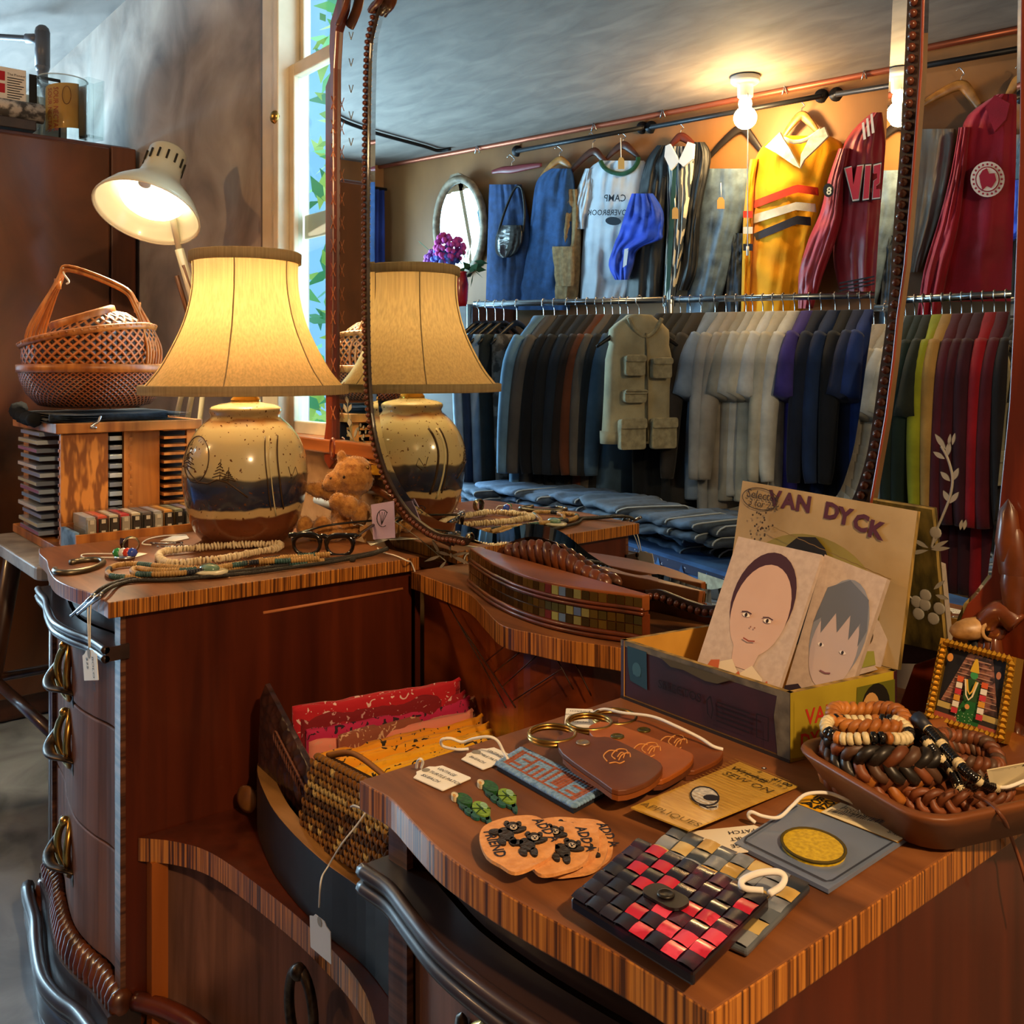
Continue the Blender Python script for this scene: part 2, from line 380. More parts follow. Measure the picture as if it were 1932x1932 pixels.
MB().prism(LCs + [(-1.488, 1.005), (-2.04, 1.0)], TZ - .025, TZ, 0, mt=1).build('left_top', [zebra, topM], van, True, bevel=.0015)
MB().prism(RCs + [(-.326, 1.0), (-.712, 1.0)], TZ - .025, TZ, 0, mt=1).build('right_top', [zebra, topM], van, True, bevel=.0015)
# low middle deck with a swept front
def zat(px, py): p = Pz(px, py, DZ); return (p.x, p.y)
dk = [(-1.487, .985), (-1.44, .982)] + [zat(*q) for q in [(880, 1118), (915, 1150), (948, 1180), (1010, 1195), (1073, 1208), (1175, 1223)]]
dk = dk + [(-.80, .95), (-.713, .985)]
dks = [(p.x, p.y) for p in smooth([(x, y, 0) for x, y in dk], 5)]
MB().prism(dks + [(-.713, 1.06), (-1.487, 1.06)], DZ - .032, DZ, 0, mt=1).build('middle_deck', [zebra, topM], van, True, bevel=.001)
oldb = mat('old_bronze_ring', '#4e4234', '#2c241c', scale=50, metal=.6, rough=.42)
def pedestal(cur, x0, x1, inner, nm):
    c = cut(cur, x0, x1); top = TZ - .025
    b = MB(); ys = [cut(cur, q_, q_ + .001)[0][1] + .030 for q_ in (x0 + .001, x1 - .002)]; b.box((x0, ys[0], .10), (x0 + .018, 1.008, top)).box((x1 - .018, ys[1], .10), (x1, 1.008, top)).box((x0, 1.0, .1), (x1, 1.02, top)); b.build('%s_cabinet' % nm, mahog, van, True)
    for q_, xa in enumerate((x0, x1 - .026)): cu_ = cut(cur, xa, xa + .026); MB().prism([(x, y + .022) for x, y in cu_] + [(cu_[-1][0], ys[q_]), (cu_[0][0], ys[q_])], .10, top).build('%s_stile' % nm, zebraV, van, True)
    ci = cut(cur, x0 + .026, x1 - .026)
    band(MB(), ci, .040, .075, .69, top).build('%s_frieze' % nm, dkwood, van, True)
    b = MB(); band(b, c, -.002, .034, .668, .690, .006); m = [(c[0][0] - .006, c[0][1])] + c + [(c[-1][0] + .006, c[-1][1])]
    for z in (.672, .686): b.tube([(x, y - .001, z) for x, y in m], .0062, 8)
    b.build('%s_moulding' % nm, dkwood, van, True)
    ds = []
    for z0, z1 in ((.545, .662), (.352, .541), (.165, .348)):
        d = band(MB(), ci, .030, .05, z0, z1).build('%s_drawer' % nm, walnut, van, True, bevel=.002); ds.append(d)
        xm = (x0 + x1) / 2 - .02; ym = cut(cur, xm, xm + .01)[0][1] + .030
        zc = (z0 + z1) / 2 + (-.02 if z1 > .6 else .02); H = .047
        b = MB(); b.tube([(xm + .030 * math.cos(q), ym - .006 - .006 * math.cos(2*q), zc + H * math.sin(q)) for q in [2*math.pi*i/24 for i in range(24)]], .0065, 8, closed=True)
        b.ball((xm, ym - .008, zc + H), .009, 10); h = b.build('drawer_handle', brass, d, True)
        b = MB(); st = [(xm - .034, ym - .003, zc + .026), (xm - .042, ym - .014, zc + .002), (xm - .030, ym - .026, zc - .016), (xm + .002, ym - .030, zc - .022), (xm + .030, ym - .018, zc - .022), (xm + .044, ym - .003, zc - .028)]
        b.tube(smooth(st, 4), [.006 + .004 * math.sin(math.pi * i / 20) for i in range(21)], 8, fl=.45, up=(0, 0, 1))
        b.ball((xm + .045, ym - .003, zc - .04), .008, 8, 0, (1, .6, 1.8)); b.ball((xm - .036, ym - .003, zc + .03), .008, 8, 0, (1, .6, 1.6)); b.build('handle_strap', bronze, d, True)
    # carved apron
    b = MB(); n = 30; cc = cut(cur, x0 - .01, x1 + .01)
    for i in range(n):
        t = (i + .5) / n; X = x0 - .01 + (x1 - x0 + .02) * t; Y = cut(cur, X, X + .001)[0][1] + .022; hh = .018 + .026 * math.sin(math.pi * t) ** .8
        m = Matrix.Rotation(R(-12), 3, 'Y')
        b.ball((X, Y, .150 - hh * .5), 1, 10, 0, (.0105, .02, hh), m)
    b.build('%s_carved_border' % nm, carved, van, True)
    b = MB()
    for k, (z, d, r) in enumerate(((.112, -.020, .012), (.098, -.022, .006), (.06, .004, .03), (.030, -.012, .010), (.018, -.014, .006))):
        b.tube([(x, y + d, z - .018 * math.sin(math.pi * (x - x0) / (x1 - x0))) for x, y in cc], r, 8)
    band(b, cc, .0, .05, .02, .13); b.build('%s_apron' % nm, dkwood, van, True)
    for xx in (x0 + .02, x1 - .02):
        for yy in (.49, .98):
            b = MB(); b.tube(smooth([(xx, yy, .12), (xx, yy - .02, .07), (xx - .008, yy - .02, .03), (xx - .012, yy - .035, .012)], 4), [.03, .03, .029, .028, .027, .024, .022, .02, .02, .022, .024, .022, .012], 10); b.build('leg', carved, van, True)
pedestal(LCs, -2.005, -1.508, -1.508, 'left'); pedestal(RCs, -.697, -.343, -.697, 'right')
MB().tube([(-1.5085, .70, .700), (-1.5085, .98, .7)], .003, 6).build('pull_out_slide_groove', mat('groove', '#b56a3a', rough=.5), van, True)
# kneehole back and low platform
chev = mat('chevron_veneer', '#8a4014', '#4a1c08', kind='noise', scale=1, sv=(3, 40, 14), rot=(0, 42, 0), rough=.33, coat=.3, lo=.35, hi=.65, c='#6e2f0e', detail=3)
bk = [(x, y + .03) for x, y in dks]
b = MB(); b.prism(bk + [(x, y + .012) for x, y in bk[::-1]], .40, DZ - .03); b.build('kneehole_back_panel', chev, van, True)
def onback(px, py):
    v = ray(px, py); t = .6
    while t < 3:
        q = CO + v * t
        if q.y >= cut(dks, q.x, q.x + .001)[0][1] + .0105: break
        t += .002
    return q
b = MB()
for L in (((843, 1136), (955, 1335)), ((865, 1174), (973, 1335)), ((917, 1248), (973, 1202)), ((930, 1270), (1010, 1208)), ((948, 1295), (1035, 1217)), ((967, 1323), (1060, 1262)), ((1039, 1223), (1082, 1301)), ((1079, 1239), (1116, 1313))):
    b.tube([onback(L[0][0] + (L[1][0] - L[0][0]) * i / 6, L[0][1] + (L[1][1] - L[0][1]) * i / 6) for i in range(7)], .0011, 4)
b.build('veneer_joints', flat('#2a1006', .4), van, True)
PZ = .385
def pat(px, py): p = Pz(px, py, PZ); return (p.x, p.y)
pf = [(-1.505, .492), pat(330, 1588), pat(400, 1610), pat(500, 1680), pat(600, 1765), pat(690, 1875), (-.83, .52), (-.70, .47)]
pfs = [(p.x, p.y) for p in smooth([(x, y, 0) for x, y in pf], 5)]
MB().prism(pfs + [(-.70, .98), (-1.505, .98)], PZ - .036, PZ, 0, mt=1).build('low_platform', [zebra, mahog], van, True)
ln = [(x, y + .03) for x, y in pfs]
MB().prism(ln + [(x, y + .015) for x, y in ln[::-1]], .06, PZ - .036).build('platform_drawer', walnut, van, True)
MB().box((-1.506, .505, .06), (-1.482, .53, PZ - .036)).build('platform_stile', mat('orange_lit_stile', '#a55a22', '#8a4718', scale=20, sv=(1, 1, .1), rough=.4), van, True)  # warm light falling on this stile is put into its orange colour
b = MB(); b.tube([(x, y - .006, .135 - .05 * math.sin(math.pi * min(1, max(0, (x + 1.5) / .8)))) for x, y in pfs], .014, 8); b.build('platform_moulding', mahog, van, True)
d = [o for o in van.children if o.name.startswith('platform_drawer')][0]; hp = Py(572, 1905, .575)
b = MB(); b.tube([(hp.x + .034 * math.cos(q), .572, hp.z + .052 * math.sin(q)) for q in [2*math.pi*i/24 for i in range(24)]], .007, 8, closed=True); b.ball((hp.x, .568, hp.z + .052), .011, 10)
b.build('drawer_handle', bronze, d, True)
# ---------------------------------------------------------------- mirror
mir = thing('dressing_mirror', 'tall wavy edged looking glass with two wings and a dark beaded frame above dressing table', 'mirror', (-1.1, MY, DZ))
def trace(pts, y, k=0, closed=True):
    o = [Py(px, py, y) for px, py in pts]; o = [(p.x, p.z) for p in o]
    return [(p.x, p.y) for p in smooth([(x, z, 0) for x, z in o], k, closed)] if k else o
XZ = lambda y: Matrix(((1, 0, 0, 0), (0, 0, -1, y), (0, 1, 0, 0), (0, 0, 0, 1)))      # (x,z,h) -> world, h toward the viewer
main_px = [(850, -250), (778, -150), (748, -80), (726, -10), (708, 55), (701, 110), (698, 300), (697, 500), (699, 680), (705, 780), (718, 850), (742, 915), (778, 968), (826, 1003), (860, 1009), (888, 1016), (930, 1029), (955, 1026), (985, 1015), (1014, 1013), (1048, 1023), (1075, 1041), (1104, 1066), (1141, 1090), (1175, 1105), (1212, 1113), (1244, 1111), (1268, 1119), (1300, 1131), (1345, 1142), (1400, 1128), (1470, 1085), (1540, 1025), (1582, 982), (1612, 943), (1630, 895), (1643, 845), (1655, 770), (1664, 703), (1676, 621), (1684, 540), (1691, 425), (1703, 280), (1711, 130), (1717, 0), (1722, -130), (1712, -260), (1660, -370), (1500, -430), (1300, -420), (1150, -390), (1000, -340)]
out = trace(main_px, MY, 3)
inn = off2(out, .021)
b = MB(); M = XZ(MY); b.prism(inn, -.004, 0, 0, M); b.build('centre_glass', MIR, mir, True)
b = MB(); n = len(out); b.add([M @ V((x, z, 0)) for x, z in inn] + [M @ V((x, z, .0021)) for x, z in out], [(i, (i+1) % n, n + (i+1) % n, n + i) for i in range(n)]); b.build('bevel', MIR, mir, True)
fr = off2(out, -.016); wx0, wx1 = Py(884, 1016, MY).x, Py(1216, 1113, MY).x
bare = lambda x, z: wx0 < x < wx1 and z < .95
fr = [o_ if bare(*o_) else f_ for o_, f_ in zip(out, fr)]
b = MB(); b.add([M @ V((x, z, -.004 if h > 0 and bare(x, z) else h)) for h in (-.006, .006) for L in (out, fr) for x, z in L], sum([[(i, (i+1)%n, n+(i+1)%n, n+i), (2*n+i, 2*n+(i+1)%n, 3*n+(i+1)%n, 3*n+i), (n+i, n+(i+1)%n, 3*n+(i+1)%n, 3*n+i), (i, (i+1)%n, 2*n+(i+1)%n, 2*n+i)] for i in range(n)], []))
b.build('centre_frame', dkwood, mir, True)
b = MB(); md = off2(out, -.009); acc = 0
for i in range(n):
    p, q = V(md[i]), V(md[(i+1) % n]); L = (q - p).length
    while acc < L: c0 = p + (q - p) * (acc / L); (None if bare(c0.x, c0.y) else b.ball(M @ V((c0.x, c0.y, .009)), .0052, 6)); acc += .0125
    acc -= L
b.build('beading', mat('bead_wood', '#5a2a18', rough=.3, coat=.5), mir, True)
# carved shell between the wave and the deck
b = MB(); P0, P1 = Py(948, 1030, MY - .01), Py(1142, 1098, MY - .01)
edge = [(948, 1031), (965, 1026), (985, 1019), (1014, 1017), (1048, 1027), (1075, 1045), (1104, 1070), (1141, 1094)]
def ez(px):
    for (x0, y0), (x1, y1) in zip(edge, edge[1:]):
        if x0 <= px <= x1: return y0 + (y1 - y0) * (px - x0) / (x1 - x0)
for i in range(13):
    t = i / 12; px = 958 + 175 * t; top = Py(px, ez(px) + 3, MY - .010); base = Py(px + 12, 1046 + 50 * t + 6, MY - .014); c0 = (base + top) / 2; ax = (top - base); L = ax.length
    b.ball(c0, 1, 12, 0, (.0115, .012, max(.016, L * .58)), ax.normalized().to_track_quat('Z', 'Y').to_matrix())
    b.tube([top + V((.0045 * math.cos(a), -.008, .009 * math.sin(a) - .014)) for a in [2*math.pi*k/12 for k in range(12)]], .0014, 6, closed=True)
b.extrude([Py(px, ez(px) + 2, MY - .002) for px in (950, 985, 1014, 1048, 1075, 1104, 1139)] + [Py(1150, 1112, MY - .002), Py(1060, 1082, MY - .002), Py(940, 1046, MY - .002)], (0, -.008, 0))
b.build('carved_shell', carved, mir, True)
# wings, just behind the centre glass
WY = MY + .018
lw = [(655, -60), (648, 20), (640, 60), (637, 130), (636, 300), (635, 700), (634, 842), (640, 868), (655, 895), (690, 913), (712, 905), (733, 910), (760, 905), (770, 700), (770, 300), (790, -60)]
b = MB(); b.prism(trace(lw, WY), -.004, 0, 0, XZ(WY)); b.build('left_wing_glass', MIR, mir, True)
lo = [(702, 934), (712, 960), (722, 1000), (746, 1036), (793, 1069), (885, 1091), (990, 1105), (990, 1000), (880, 985), (800, 985), (765, 968), (735, 940)]
b = MB(); b.prism(trace(lo, WY), -.004, 0, 0, XZ(WY)); b.build('left_lower_glass', MIR, mir, True)
b = MB(); b.prism(trace([(1180, 1108), (1250, 1116), (1340, 1146), (1420, 1140), (1420, 1240), (1180, 1226)], WY), -.004, 0, 0, XZ(WY)); b.build('right_lower_glass', MIR, mir, True)
b = MB(); b.tube([Py(px, py, WY - .004) for px, py in ((688, 922), (712, 925), (735, 938), (765, 975), (806, 1003), (850, 1022))], .010, 8, fl=.5, up=(0, 1, 0)); b.build('left_lower_rail', carved, mir, True)
lf = [(650, -60), (642, 5), (630, 45), (628, 95), (630, 140), (626, 152), (621, 165), (621, 700), (622, 800), (618, 830), (619, 868), (628, 885), (640, 868), (634, 842), (636, 300), (637, 130), (641, 60), (653, 20), (662, -60)]
b = MB(); b.prism(trace(lf, WY), -.02, .010, 0, XZ(WY)); b.build('left_wing_frame', redwood, mir, True, bevel=.002)
b = MB()
for i in range(14):
    y = 190 + i * 45
    for s in (-1, 1): b.tube([Py(628.5 + s * 4, y - 9, WY - .011), Py(628.5, y + 4, WY - .011), Py(628.5 + s * 4, y + 16, WY - .011)], .0009, 4)
b.build('left_wing_chip_carving', mat('chip_carving', '#b5673c', rough=.5), mir, True)
b = MB(); b.tube([Py(628, 846, WY - .012) + V((.009 * math.cos(a), 0, .021 * math.sin(a))) for a in [2*math.pi*k/20 for k in range(20)]], .004, 6, closed=True); b.build('scroll', redwood, mir, True)
b = MB(); b.tube(smooth([Py(px, py, WY - .014) for px, py in ((664, -60), (655, 0), (645, 30), (638, 45))], 4), .011, 8, fl=.6).build('crest_carving', carved, mir, True); b = MB(); b.tube(smooth([Py(px, py, MY - .012) for px, py in ((730, -60), (718, -5), (705, 12), (700, 20))], 4), .013, 8, fl=.6); b.build('crest_carving', carved, mir, True)
RN, RP0 = V((math.sin(R(.8)), math.cos(R(.8)), 0)), V((-.48, .917, 0))
def WR(px, py, h=0): v = ray(px, py); t = (RP0 - CO).dot(RN) / v.dot(RN); return CO + v * t - RN * h      # on the right wing, which stands a little forward
rw = [(1748, -60), (1742, 130), (1725, 350), (1712, 500), (1698, 600), (1690, 680), (1676, 786), (1649, 940), (1640, 1000), (1640, 1250), (1730, 1252), (1790, 1232), (1818, 1165), (1830, 1138), (1850, 1118), (1875, 1085), (1887, 983), (1909, 760), (1917, 600), (1928, 300), (1932, -60)]
ri = [(x + (7 if i < 10 else -11 if i > 11 else 0), y) for i, (x, y) in enumerate(rw)]; n = len(rw)
b = MB(); b.extrude([WR(*q) for q in ri], RN * .004); b.build('right_wing_glass', MIR, mir, True)
b = MB(); b.add([WR(*q) for q in ri] + [WR(*q, .0012) for q in rw], [(i, (i+1) % n, n + (i+1) % n, n + i) for i in range(n)]); b.build('right_wing_bevel', MIR, mir, True)
rf = rw[10:] + [(2020, -60), (2010, 900), (1990, 1380), (1700, 1335)]
b = MB(); b.extrude([WR(*q, .006) for q in rf], RN * .02); b.extrude([WR(*q, .004) for q in ((1748, -60), (1742, 130), (1725, 350), (1712, 500), (1698, 600), (1690, 680), (1676, 786), (1649, 940), (1640, 1000), (1636, 1000), (1645, 940), (1672, 786), (1686, 680), (1694, 600), (1708, 500), (1721, 350), (1738, 130), (1744, -60))], RN * .012); b.build('right_wing_frame', redwood, mir, True, bevel=.0015)
b = MB(); b.tube(smooth([WR(px, py, .014) for px, py in ((1932, 1172), (1905, 1150), (1880, 1165), (1876, 1185), (1893, 1190), (1900, 1178))], 5), [.011] * 15 + [.010, .009, .009, .008, .008, .007, .007, .006, .006, .005, .005], 8)
for px, py, k in ((1868, 1222, 1), (1880, 1222, 1), (1892, 1228, 1), (1925, 1060, 2), (1925, 1100, 2), (1915, 1020, 2)): b.ball(WR(px, py, .014), 1, 8, 0, (.006 * k, .01, .02 * k))
b.build('right_scroll_carving', carved, mir, True)
# etched flowers on the glass
etch = mat('etched_glass', '#88837a', rough=.7, spec=.2)
def leaf(b, x, y, L, wd, ang, Pf):
    a = R(ang); pts = [(L * t, wd * math.sin(math.pi * t)) for t in [i / 8 for i in range(9)]] + [(L * t, -wd * math.sin(math.pi * t)) for t in [i / 8 for i in range(7, 0, -1)]]
    b.add([Pf(x + u * math.cos(a) - v * math.sin(a), y - u * math.sin(a) - v * math.cos(a)) for u, v in pts], [tuple(range(len(pts)))])
ye = WY - .0006
Pr = lambda x, y: WR(x, y, .0006)
Pl = lambda x, y: Py(x, y, ye)
b = MB()
for p, q, L, w_, a in ((1785, 848, 36, 5, 125), (1787, 862, 30, 5, 80), (1783, 866, 26, 4.5, 148), (1793, 908, 26, 5, 135), (1797, 908, 28, 5, 65), (1792, 948, 26, 5, 118), (1792, 950, 28, 5, 52), (1790, 842, 24, 3, 82), (1797, 840, 24, 3, 78), (1757, 1035, 36, 4, 25), (1757, 1037, 36, 4, 5), (1752, 1038, 40, 4, -170), (1752, 1034, 34, 4, 150), (1757, 1030, 30, 4, 60), (1762, 1112, 26, 4, 40), (1765, 1122, 26, 4, -20), (1812, 1000, 20, 3.5, 80), (1819, 1000, 20, 3.5, 80)): leaf(b, p, q, L, w_, a, Pr)
b.tube(smooth([Pr(px, py) for px, py in ((1757, 1035), (1765, 1005), (1780, 970), (1793, 935), (1797, 900), (1788, 865), (1776, 842))], 4), .0012, 5, fl=.3, up=(0, 1, 0))
for p, q in ((1765, 1005), (1729, 1135), (1733, 1158), (1746, 1123), (1745, 1141), (1772, 1148), (1761, 1167)): b.ball(Pr(p, q), .006, 12, 0, (1, .08, 1))
b.tube([Pr(px, py) for px, py in ((1702, 1116), (1715, 1124), (1726, 1133))], .0006, 5); b.build('right_etching', etch, mir, True)
b = MB()
for p, q, L, w_, a in ((655, 780, 20, 3, 110), (657, 778, 18, 3, 70), (660, 805, 16, 4, 95), (664, 828, 20, 2.5, 120), (668, 826, 20, 2.5, 75), (672, 842, 18, 3, 150), (656, 762, 16, 3, 100)): leaf(b, p, q, L, w_, a, Pl)
for p, q in ((680, 802), (686, 806), (679, 817), (686, 823), (690, 815), (683, 827), (676, 809)): b.ball(Py(p, q, ye), .0042, 10, 0, (1, .1, 1))
b.tube(smooth([Py(px, py, ye) for px, py in ((655, 755), (657, 790), (662, 820), (675, 845), (690, 862))], 4), .0008, 5, fl=.3, up=(0, 1, 0)); b.tube([Py(px, py, ye) for px, py in ((684, 828), (690, 842), (694, 855))], .0007, 5)
for p, q, L, w_, a in ((851, 1048, 34, 3, 10), (851, 1048, 40, 3.5, -25), (851, 1048, 30, 3, 165), (830, 1045, 30, 3, 120), (832, 1048, 34, 3, 200), (842, 1058, 24, 2.5, 230), (849, 1040, 26, 2.5, 95)): leaf(b, p, q, L, w_, a, Pl)
b.ball(Py(851, 1048, ye), .0045, 10, 0, (1, .1, 1)); b.tube([Py(px, py, ye) for px, py in ((724, 970), (780, 1008), (840, 1058))], .0006, 5); b.build('left_etching', etch, mir, True)
b = MB()
for k in range(5):
    for s in (-1, 1): b.tube([Py(662 + s * 4, 60 + 50 * k, ye), Py(662, 75 + 50 * k, ye)], .0005, 4)
b.build('left_upper_etching', etch, mir, True)
# ---------------------------------------------------------------- wardrobe and what stands on it
WTOP = 1.885; WXF = -3.3
t = thing('wardrobe', 'tall dark burl veneered wardrobe in the corner by the grey wall', 'wardrobe', (-3.6, .5, 0))
burl = mat('burl_veneer', '#74411f', '#38200f', scale=2.6, sv=(1, 1, .45), rough=.32, coat=.4, detail=9, distort=2.2, lo=.3, hi=.7)
dkv = wood('dark_wardrobe_veneer', '#5e3322', '#3a1e14', 'z', 14, rough=.36, coat=.35)
MB().box((-3.95, .1, 0), (WXF - .02, YB - .01, WTOP - .01)).build('carcass', dkv, t, True, bevel=.02, seg=4)
MB().box((WXF - .02, .1, .08), (WXF, .985, WTOP - .03)).build('door', burl, t, True, bevel=.004)
MB().box((WXF - .02, .99, .02), (WXF - .002, YB - .012, WTOP - .02)).build('side_stile', wood('stile_veneer', '#6e4028', '#4a2818', 'z', 20, rough=.4), t, True, bevel=.006)
jz = WTOP + .002
def jar(px, r, h, X, label, name='glass_jar'):
    p = Px(px, 245, X); t = thing(name, label, 'jar', (p.x, p.y, jz))
    MB().lathe([(r * .92, 0), (r, .01), (r, h), (r - .004, h), (r - .004, .012), (r * .9, .008)], 28, 0, None, False).build('glass_wall', JARG, t)
    b = MB(); b.tube([(r * math.cos(a), r * math.sin(a), h) for a in [2*math.pi*i/28 for i in range(28)]], .0025, 6, closed=True); b.build('glass_rim', mat('thick_glass', '#b9c6c8', rough=.1, alpha=.55), t); return t
j = jar(118, .078, .205, -3.44, 'clear glass jar on the wardrobe holding a curled yellow paper bag')
jp = V(j.location)
t = thing('paper_bag', 'yellow paper bag with red lettering curled inside the glass jar', 'bag', (jp.x, jp.y, jz + .01))
rv2 = V((c_, s_, 0)); fwd = V((s_, -c_, 0))          # picture right, toward viewer
def curl(u, v): a = R(-75 + 150 * u); return rv2 * (.058 * math.sin(a) + .004) + fwd * (.056 * math.cos(a) - .004) + V((0, 0, .012 + .150 * v + .018 * u))
b = MB(); b.grid([[curl(i / 12, j_ / 5) for i in range(13)] for j_ in range(6)]); b.build('bag_sheet', mat('kraft_yellow', '#c79a4a', '#b5812f', scale=9, rough=.8), t)
b = MB()
for k, (u0, s) in enumerate(((.30, 'SOUR NECTAR'), (.45, 'SOUR NECTAR'))):
    o_ = curl(u0, .92); text(b, s, frame(o_ + fwd * .004, V((0, 0, -1)), rv2 + fwd * (.3 - .5 * k)), .022)
b.build('lettering', flat('#a13a24'), t)
b = MB(); b.tube([curl(.72 + .09 * math.cos(a), .72 + .2 * math.sin(a)) + fwd * .003 for a in [2*math.pi*i/20 for i in range(20)]], .0012, 4, closed=True); b.build('oval_stamp', flat('#7a4a20'), t)
p = Px(172, 250, -3.36); t = thing('glass_block', 'clear square glass vase beside the jar on the wardrobe', 'vase', (p.x, p.y, jz))
b = MB()
for lo, hi in (((-.03, -.03, 0), (.03, -.026, .2)), ((-.03, .026, 0), (.03, .03, .2)), ((-.03, -.026, 0), (-.026, .026, .2)), ((.026, -.026, 0), (.03, .026, .2)), ((-.026, -.026, 0), (.026, .026, .01))): b.box(lo, hi)
b.build('glass_wall', JARG, t, rot=(0, 0, .3))
p = Px(58, 238, -3.5)
t = thing('beige_carton', 'plain beige carton standing behind the black bracket on the wardrobe', 'box', (p.x - .12, p.y + .05, jz)); MB().box((-.06, -.1, 0), (.06, .08, .17)).build('carton', flat('#b9ab96'), t, bevel=.002)
t = thing('bookend', 'black metal angle bracket standing upright on the wardrobe', 'bookend', (p.x + .03, p.y, jz))
b = MB(); b.box((-.002, -.012, 0.06), (.002, .012, .215)).box((-.002, .012, .205), (.002, .085, .215)).box((-.002, .08, 0), (.002, .086, .21)).box((-.03, .04, 0), (.03, .086, .004)); b.build('bracket', black, t)
p = Px(8, 235, -3.47); t = thing('magazine_box', 'red and white printed carton with black text at the left on the wardrobe', 'box', (p.x, p.y - .03, jz + .035))
MB().box((-.05, -.08, 0), (.05, .085, .175)).build('carton', flat('#d9d2c8'), t, bevel=.002)
b = MB()
for z in (.16, .12, .07): b.box((.0502, -.08, z - .03), (.0508, .022, z))
b.build('red_stripes', flat('#a8222c'), t)
b = MB(); m = frame((.051, .028, .15), (0, 1, 0), (0, 0, 1)); text(b, 'The Pioneer', m, .011)
for k in range(13): line(b, [(0, -.008 - k * .008), (.05 - (k % 3) * .006, -.008 - k * .008)], .0028, m)
b.build('lettering', inkM, t)
t = thing('rolled_newspaper', 'rolled newspaper lying on a dark board on the wardrobe', 'newspaper', (p.x + .075, p.y, jz + .036))
b = MB(); sp = [V((.0, .0, .03)) + V((0, 0, 0)) for i in range(1)]
for k in range(3): b.tube([(.0, -.12 + .0 * k, .032), (0, .10 - k * .01, .032)], .032 - .008 * k, 14)
b.build('newspaper', mat('newsprint', '#b3aca4', '#4a4644', scale=34, rough=.85, lo=.42, hi=.56), t)
b = MB()
for k in range(3): b.tube([(.0 + (.028 - .008 * k) * math.cos(a), -.122, .032 + (.028 - .008 * k) * math.sin(a)) for a in [2*math.pi*i/16 for i in range(16)]], .002, 5, closed=True)
b.build('page_edges', flat('#2a2826'), t)
t = thing('wooden_board', 'dark wooden board under the newspaper on the wardrobe', 'board', (p.x, p.y - .05, jz)); MB().box((-.07, -.2, 0), (.12, .12, .034)).build('board', dkwood, t, bevel=.003)
# electrical fitting at the ceiling
p = Pz(80, 55, 2.37)
t = thing('conduit_fitting', 'grey electrical elbow and flexible conduit under the ceiling above the wardrobe', 'conduit', (p.x, p.y, 2.3))
gy = mat('painted_grey', '#4a4a50', rough=.4)
b = MB(); b.tube([(0, 0, -.07), (0, 0, .06)], [.026] * 2, 12); b.ball((0, 0, .06), .026, 12); b.ball((0, 0, -.07), .026, 12); b.tube([(0, 0, .035), V((0, 0, .035)) - rv2 * .06], .018, 10); b.build('elbow_box', gy, t)
b = MB(); b.tube([(0, 0, -.07), (0, 0, -.12)], .019, 10); b.tube([(0, 0, -.115), (0, .0, -.14)], .023, 6); b.tube([(0, 0, -.13), V((.015, .05, -.32)), V((.02, YB - p.y, -.5))], .013, 8); b.build('lower_pipe', gy, t)
b = MB(); e = Pd(-60, 22, 3.6); e.z = 2.385
q0 = V((p.x, p.y, 2.335)) - rv2 * .055
pts = [q0.lerp(e, i / 60) for i in range(61)]; b.tube(pts, [.0125 if i % 2 else .0095 for i in range(61)], 8); b.build('flexible_conduit', mat('conduit_steel', '#55565c', metal=.6, rough=.4), t, True)
# ---------------------------------------------------------------- stool with rack, baskets, cassettes
t = thing('stool', 'white topped stool with splayed wooden legs beside the left pedestal', 'stool', (-2.3, .78, 0))
b = MB(); b.prism(rrect(.50, .58, .03, 4, -2.30, .765), .69, .718); b.build('seat', mat('worn_white_paint', '#a9a49c', '#7f7a74', scale=14, rough=.5), t, True, bevel=.004)
lw_ = wood('stool_leg_wood', '#4e2f1e', '#2e1a10', 'z', 30)
for x, y, sx, sy in ((-2.5, .53, -1, -1), (-2.1, .53, 1, -.2), (-2.5, 1.0, -1, .3), (-2.1, 1.0, .6, .3)):
    b = MB(); b.tube([(x, y, .692), (x + .2 * sx * (1 if sx < 0 else .1), y + .06 * sy, 0)], [.022, .017], 10); b.build('leg', lw_, t, True)
b = MB(); b.tube([(-2.59, .50, .36), (-2.1, .52, .36)], .012, 8); b.tube([(-2.59, .50, .36), (-2.59, 1.03, .36)], .012, 8); b.build('stretcher', lw_, t, True)
RX0, RX1, RY0, RY1, RZ0, RZ1 = -2.545, -2.172, .548, .84, .719, .998
t = thing('disc_rack', 'oak compact disc rack with slotted sides standing on the stool', 'rack', (-2.36, .7, RZ0))
MB().box((RX0 - .012, RY0 - .012, RZ1 - .022), (RX1 + .012, RY1 + .012, RZ1)).build('top_board', oak, t, True, bevel=.002)
MB().box((RX0 - .012, RY0 - .012, RZ0), (RX1 + .012, RY1 + .012, RZ0 + .02)).build('base_board', oak, t, True, bevel=.002)
z0, z1 = RZ0 + .02, RZ1 - .022
MB().box((RX0, RY0 + .01, z0), (RX0 + .05, RY1, z1)).build('left_panel', oak, t, True)
oakp = mat('flame_oak', '#c07c34', '#7a4416', kind='wave', scale=9, sv=(1, 3.2, .8), distort=5, detail=2, rough=.45, coat=.1, lo=.55, hi=.95)
MB().box((RX1 - .012, RY0, z0), (RX1, .645, z1)).build('front_panel', oakp, t, True)
MB().box((RX0 + .14, .652, z0), (RX1 - .06, RY1, z1)).build('core_panel', flat('#24140c'), t, True)
MB().box((RX1 - .012, .679, z0), (RX1, .692, z1)).build('divider', oak, t, True)
MB().box((RX1 - .03, .692, z0), (RX1 - .022, .765, z1)).build('inner_panel', oak, t, True)
MB().box((RX1 - .012, RY1 - .02, z0), (RX1, RY1, z1)).build('corner_post', oak, t, True)
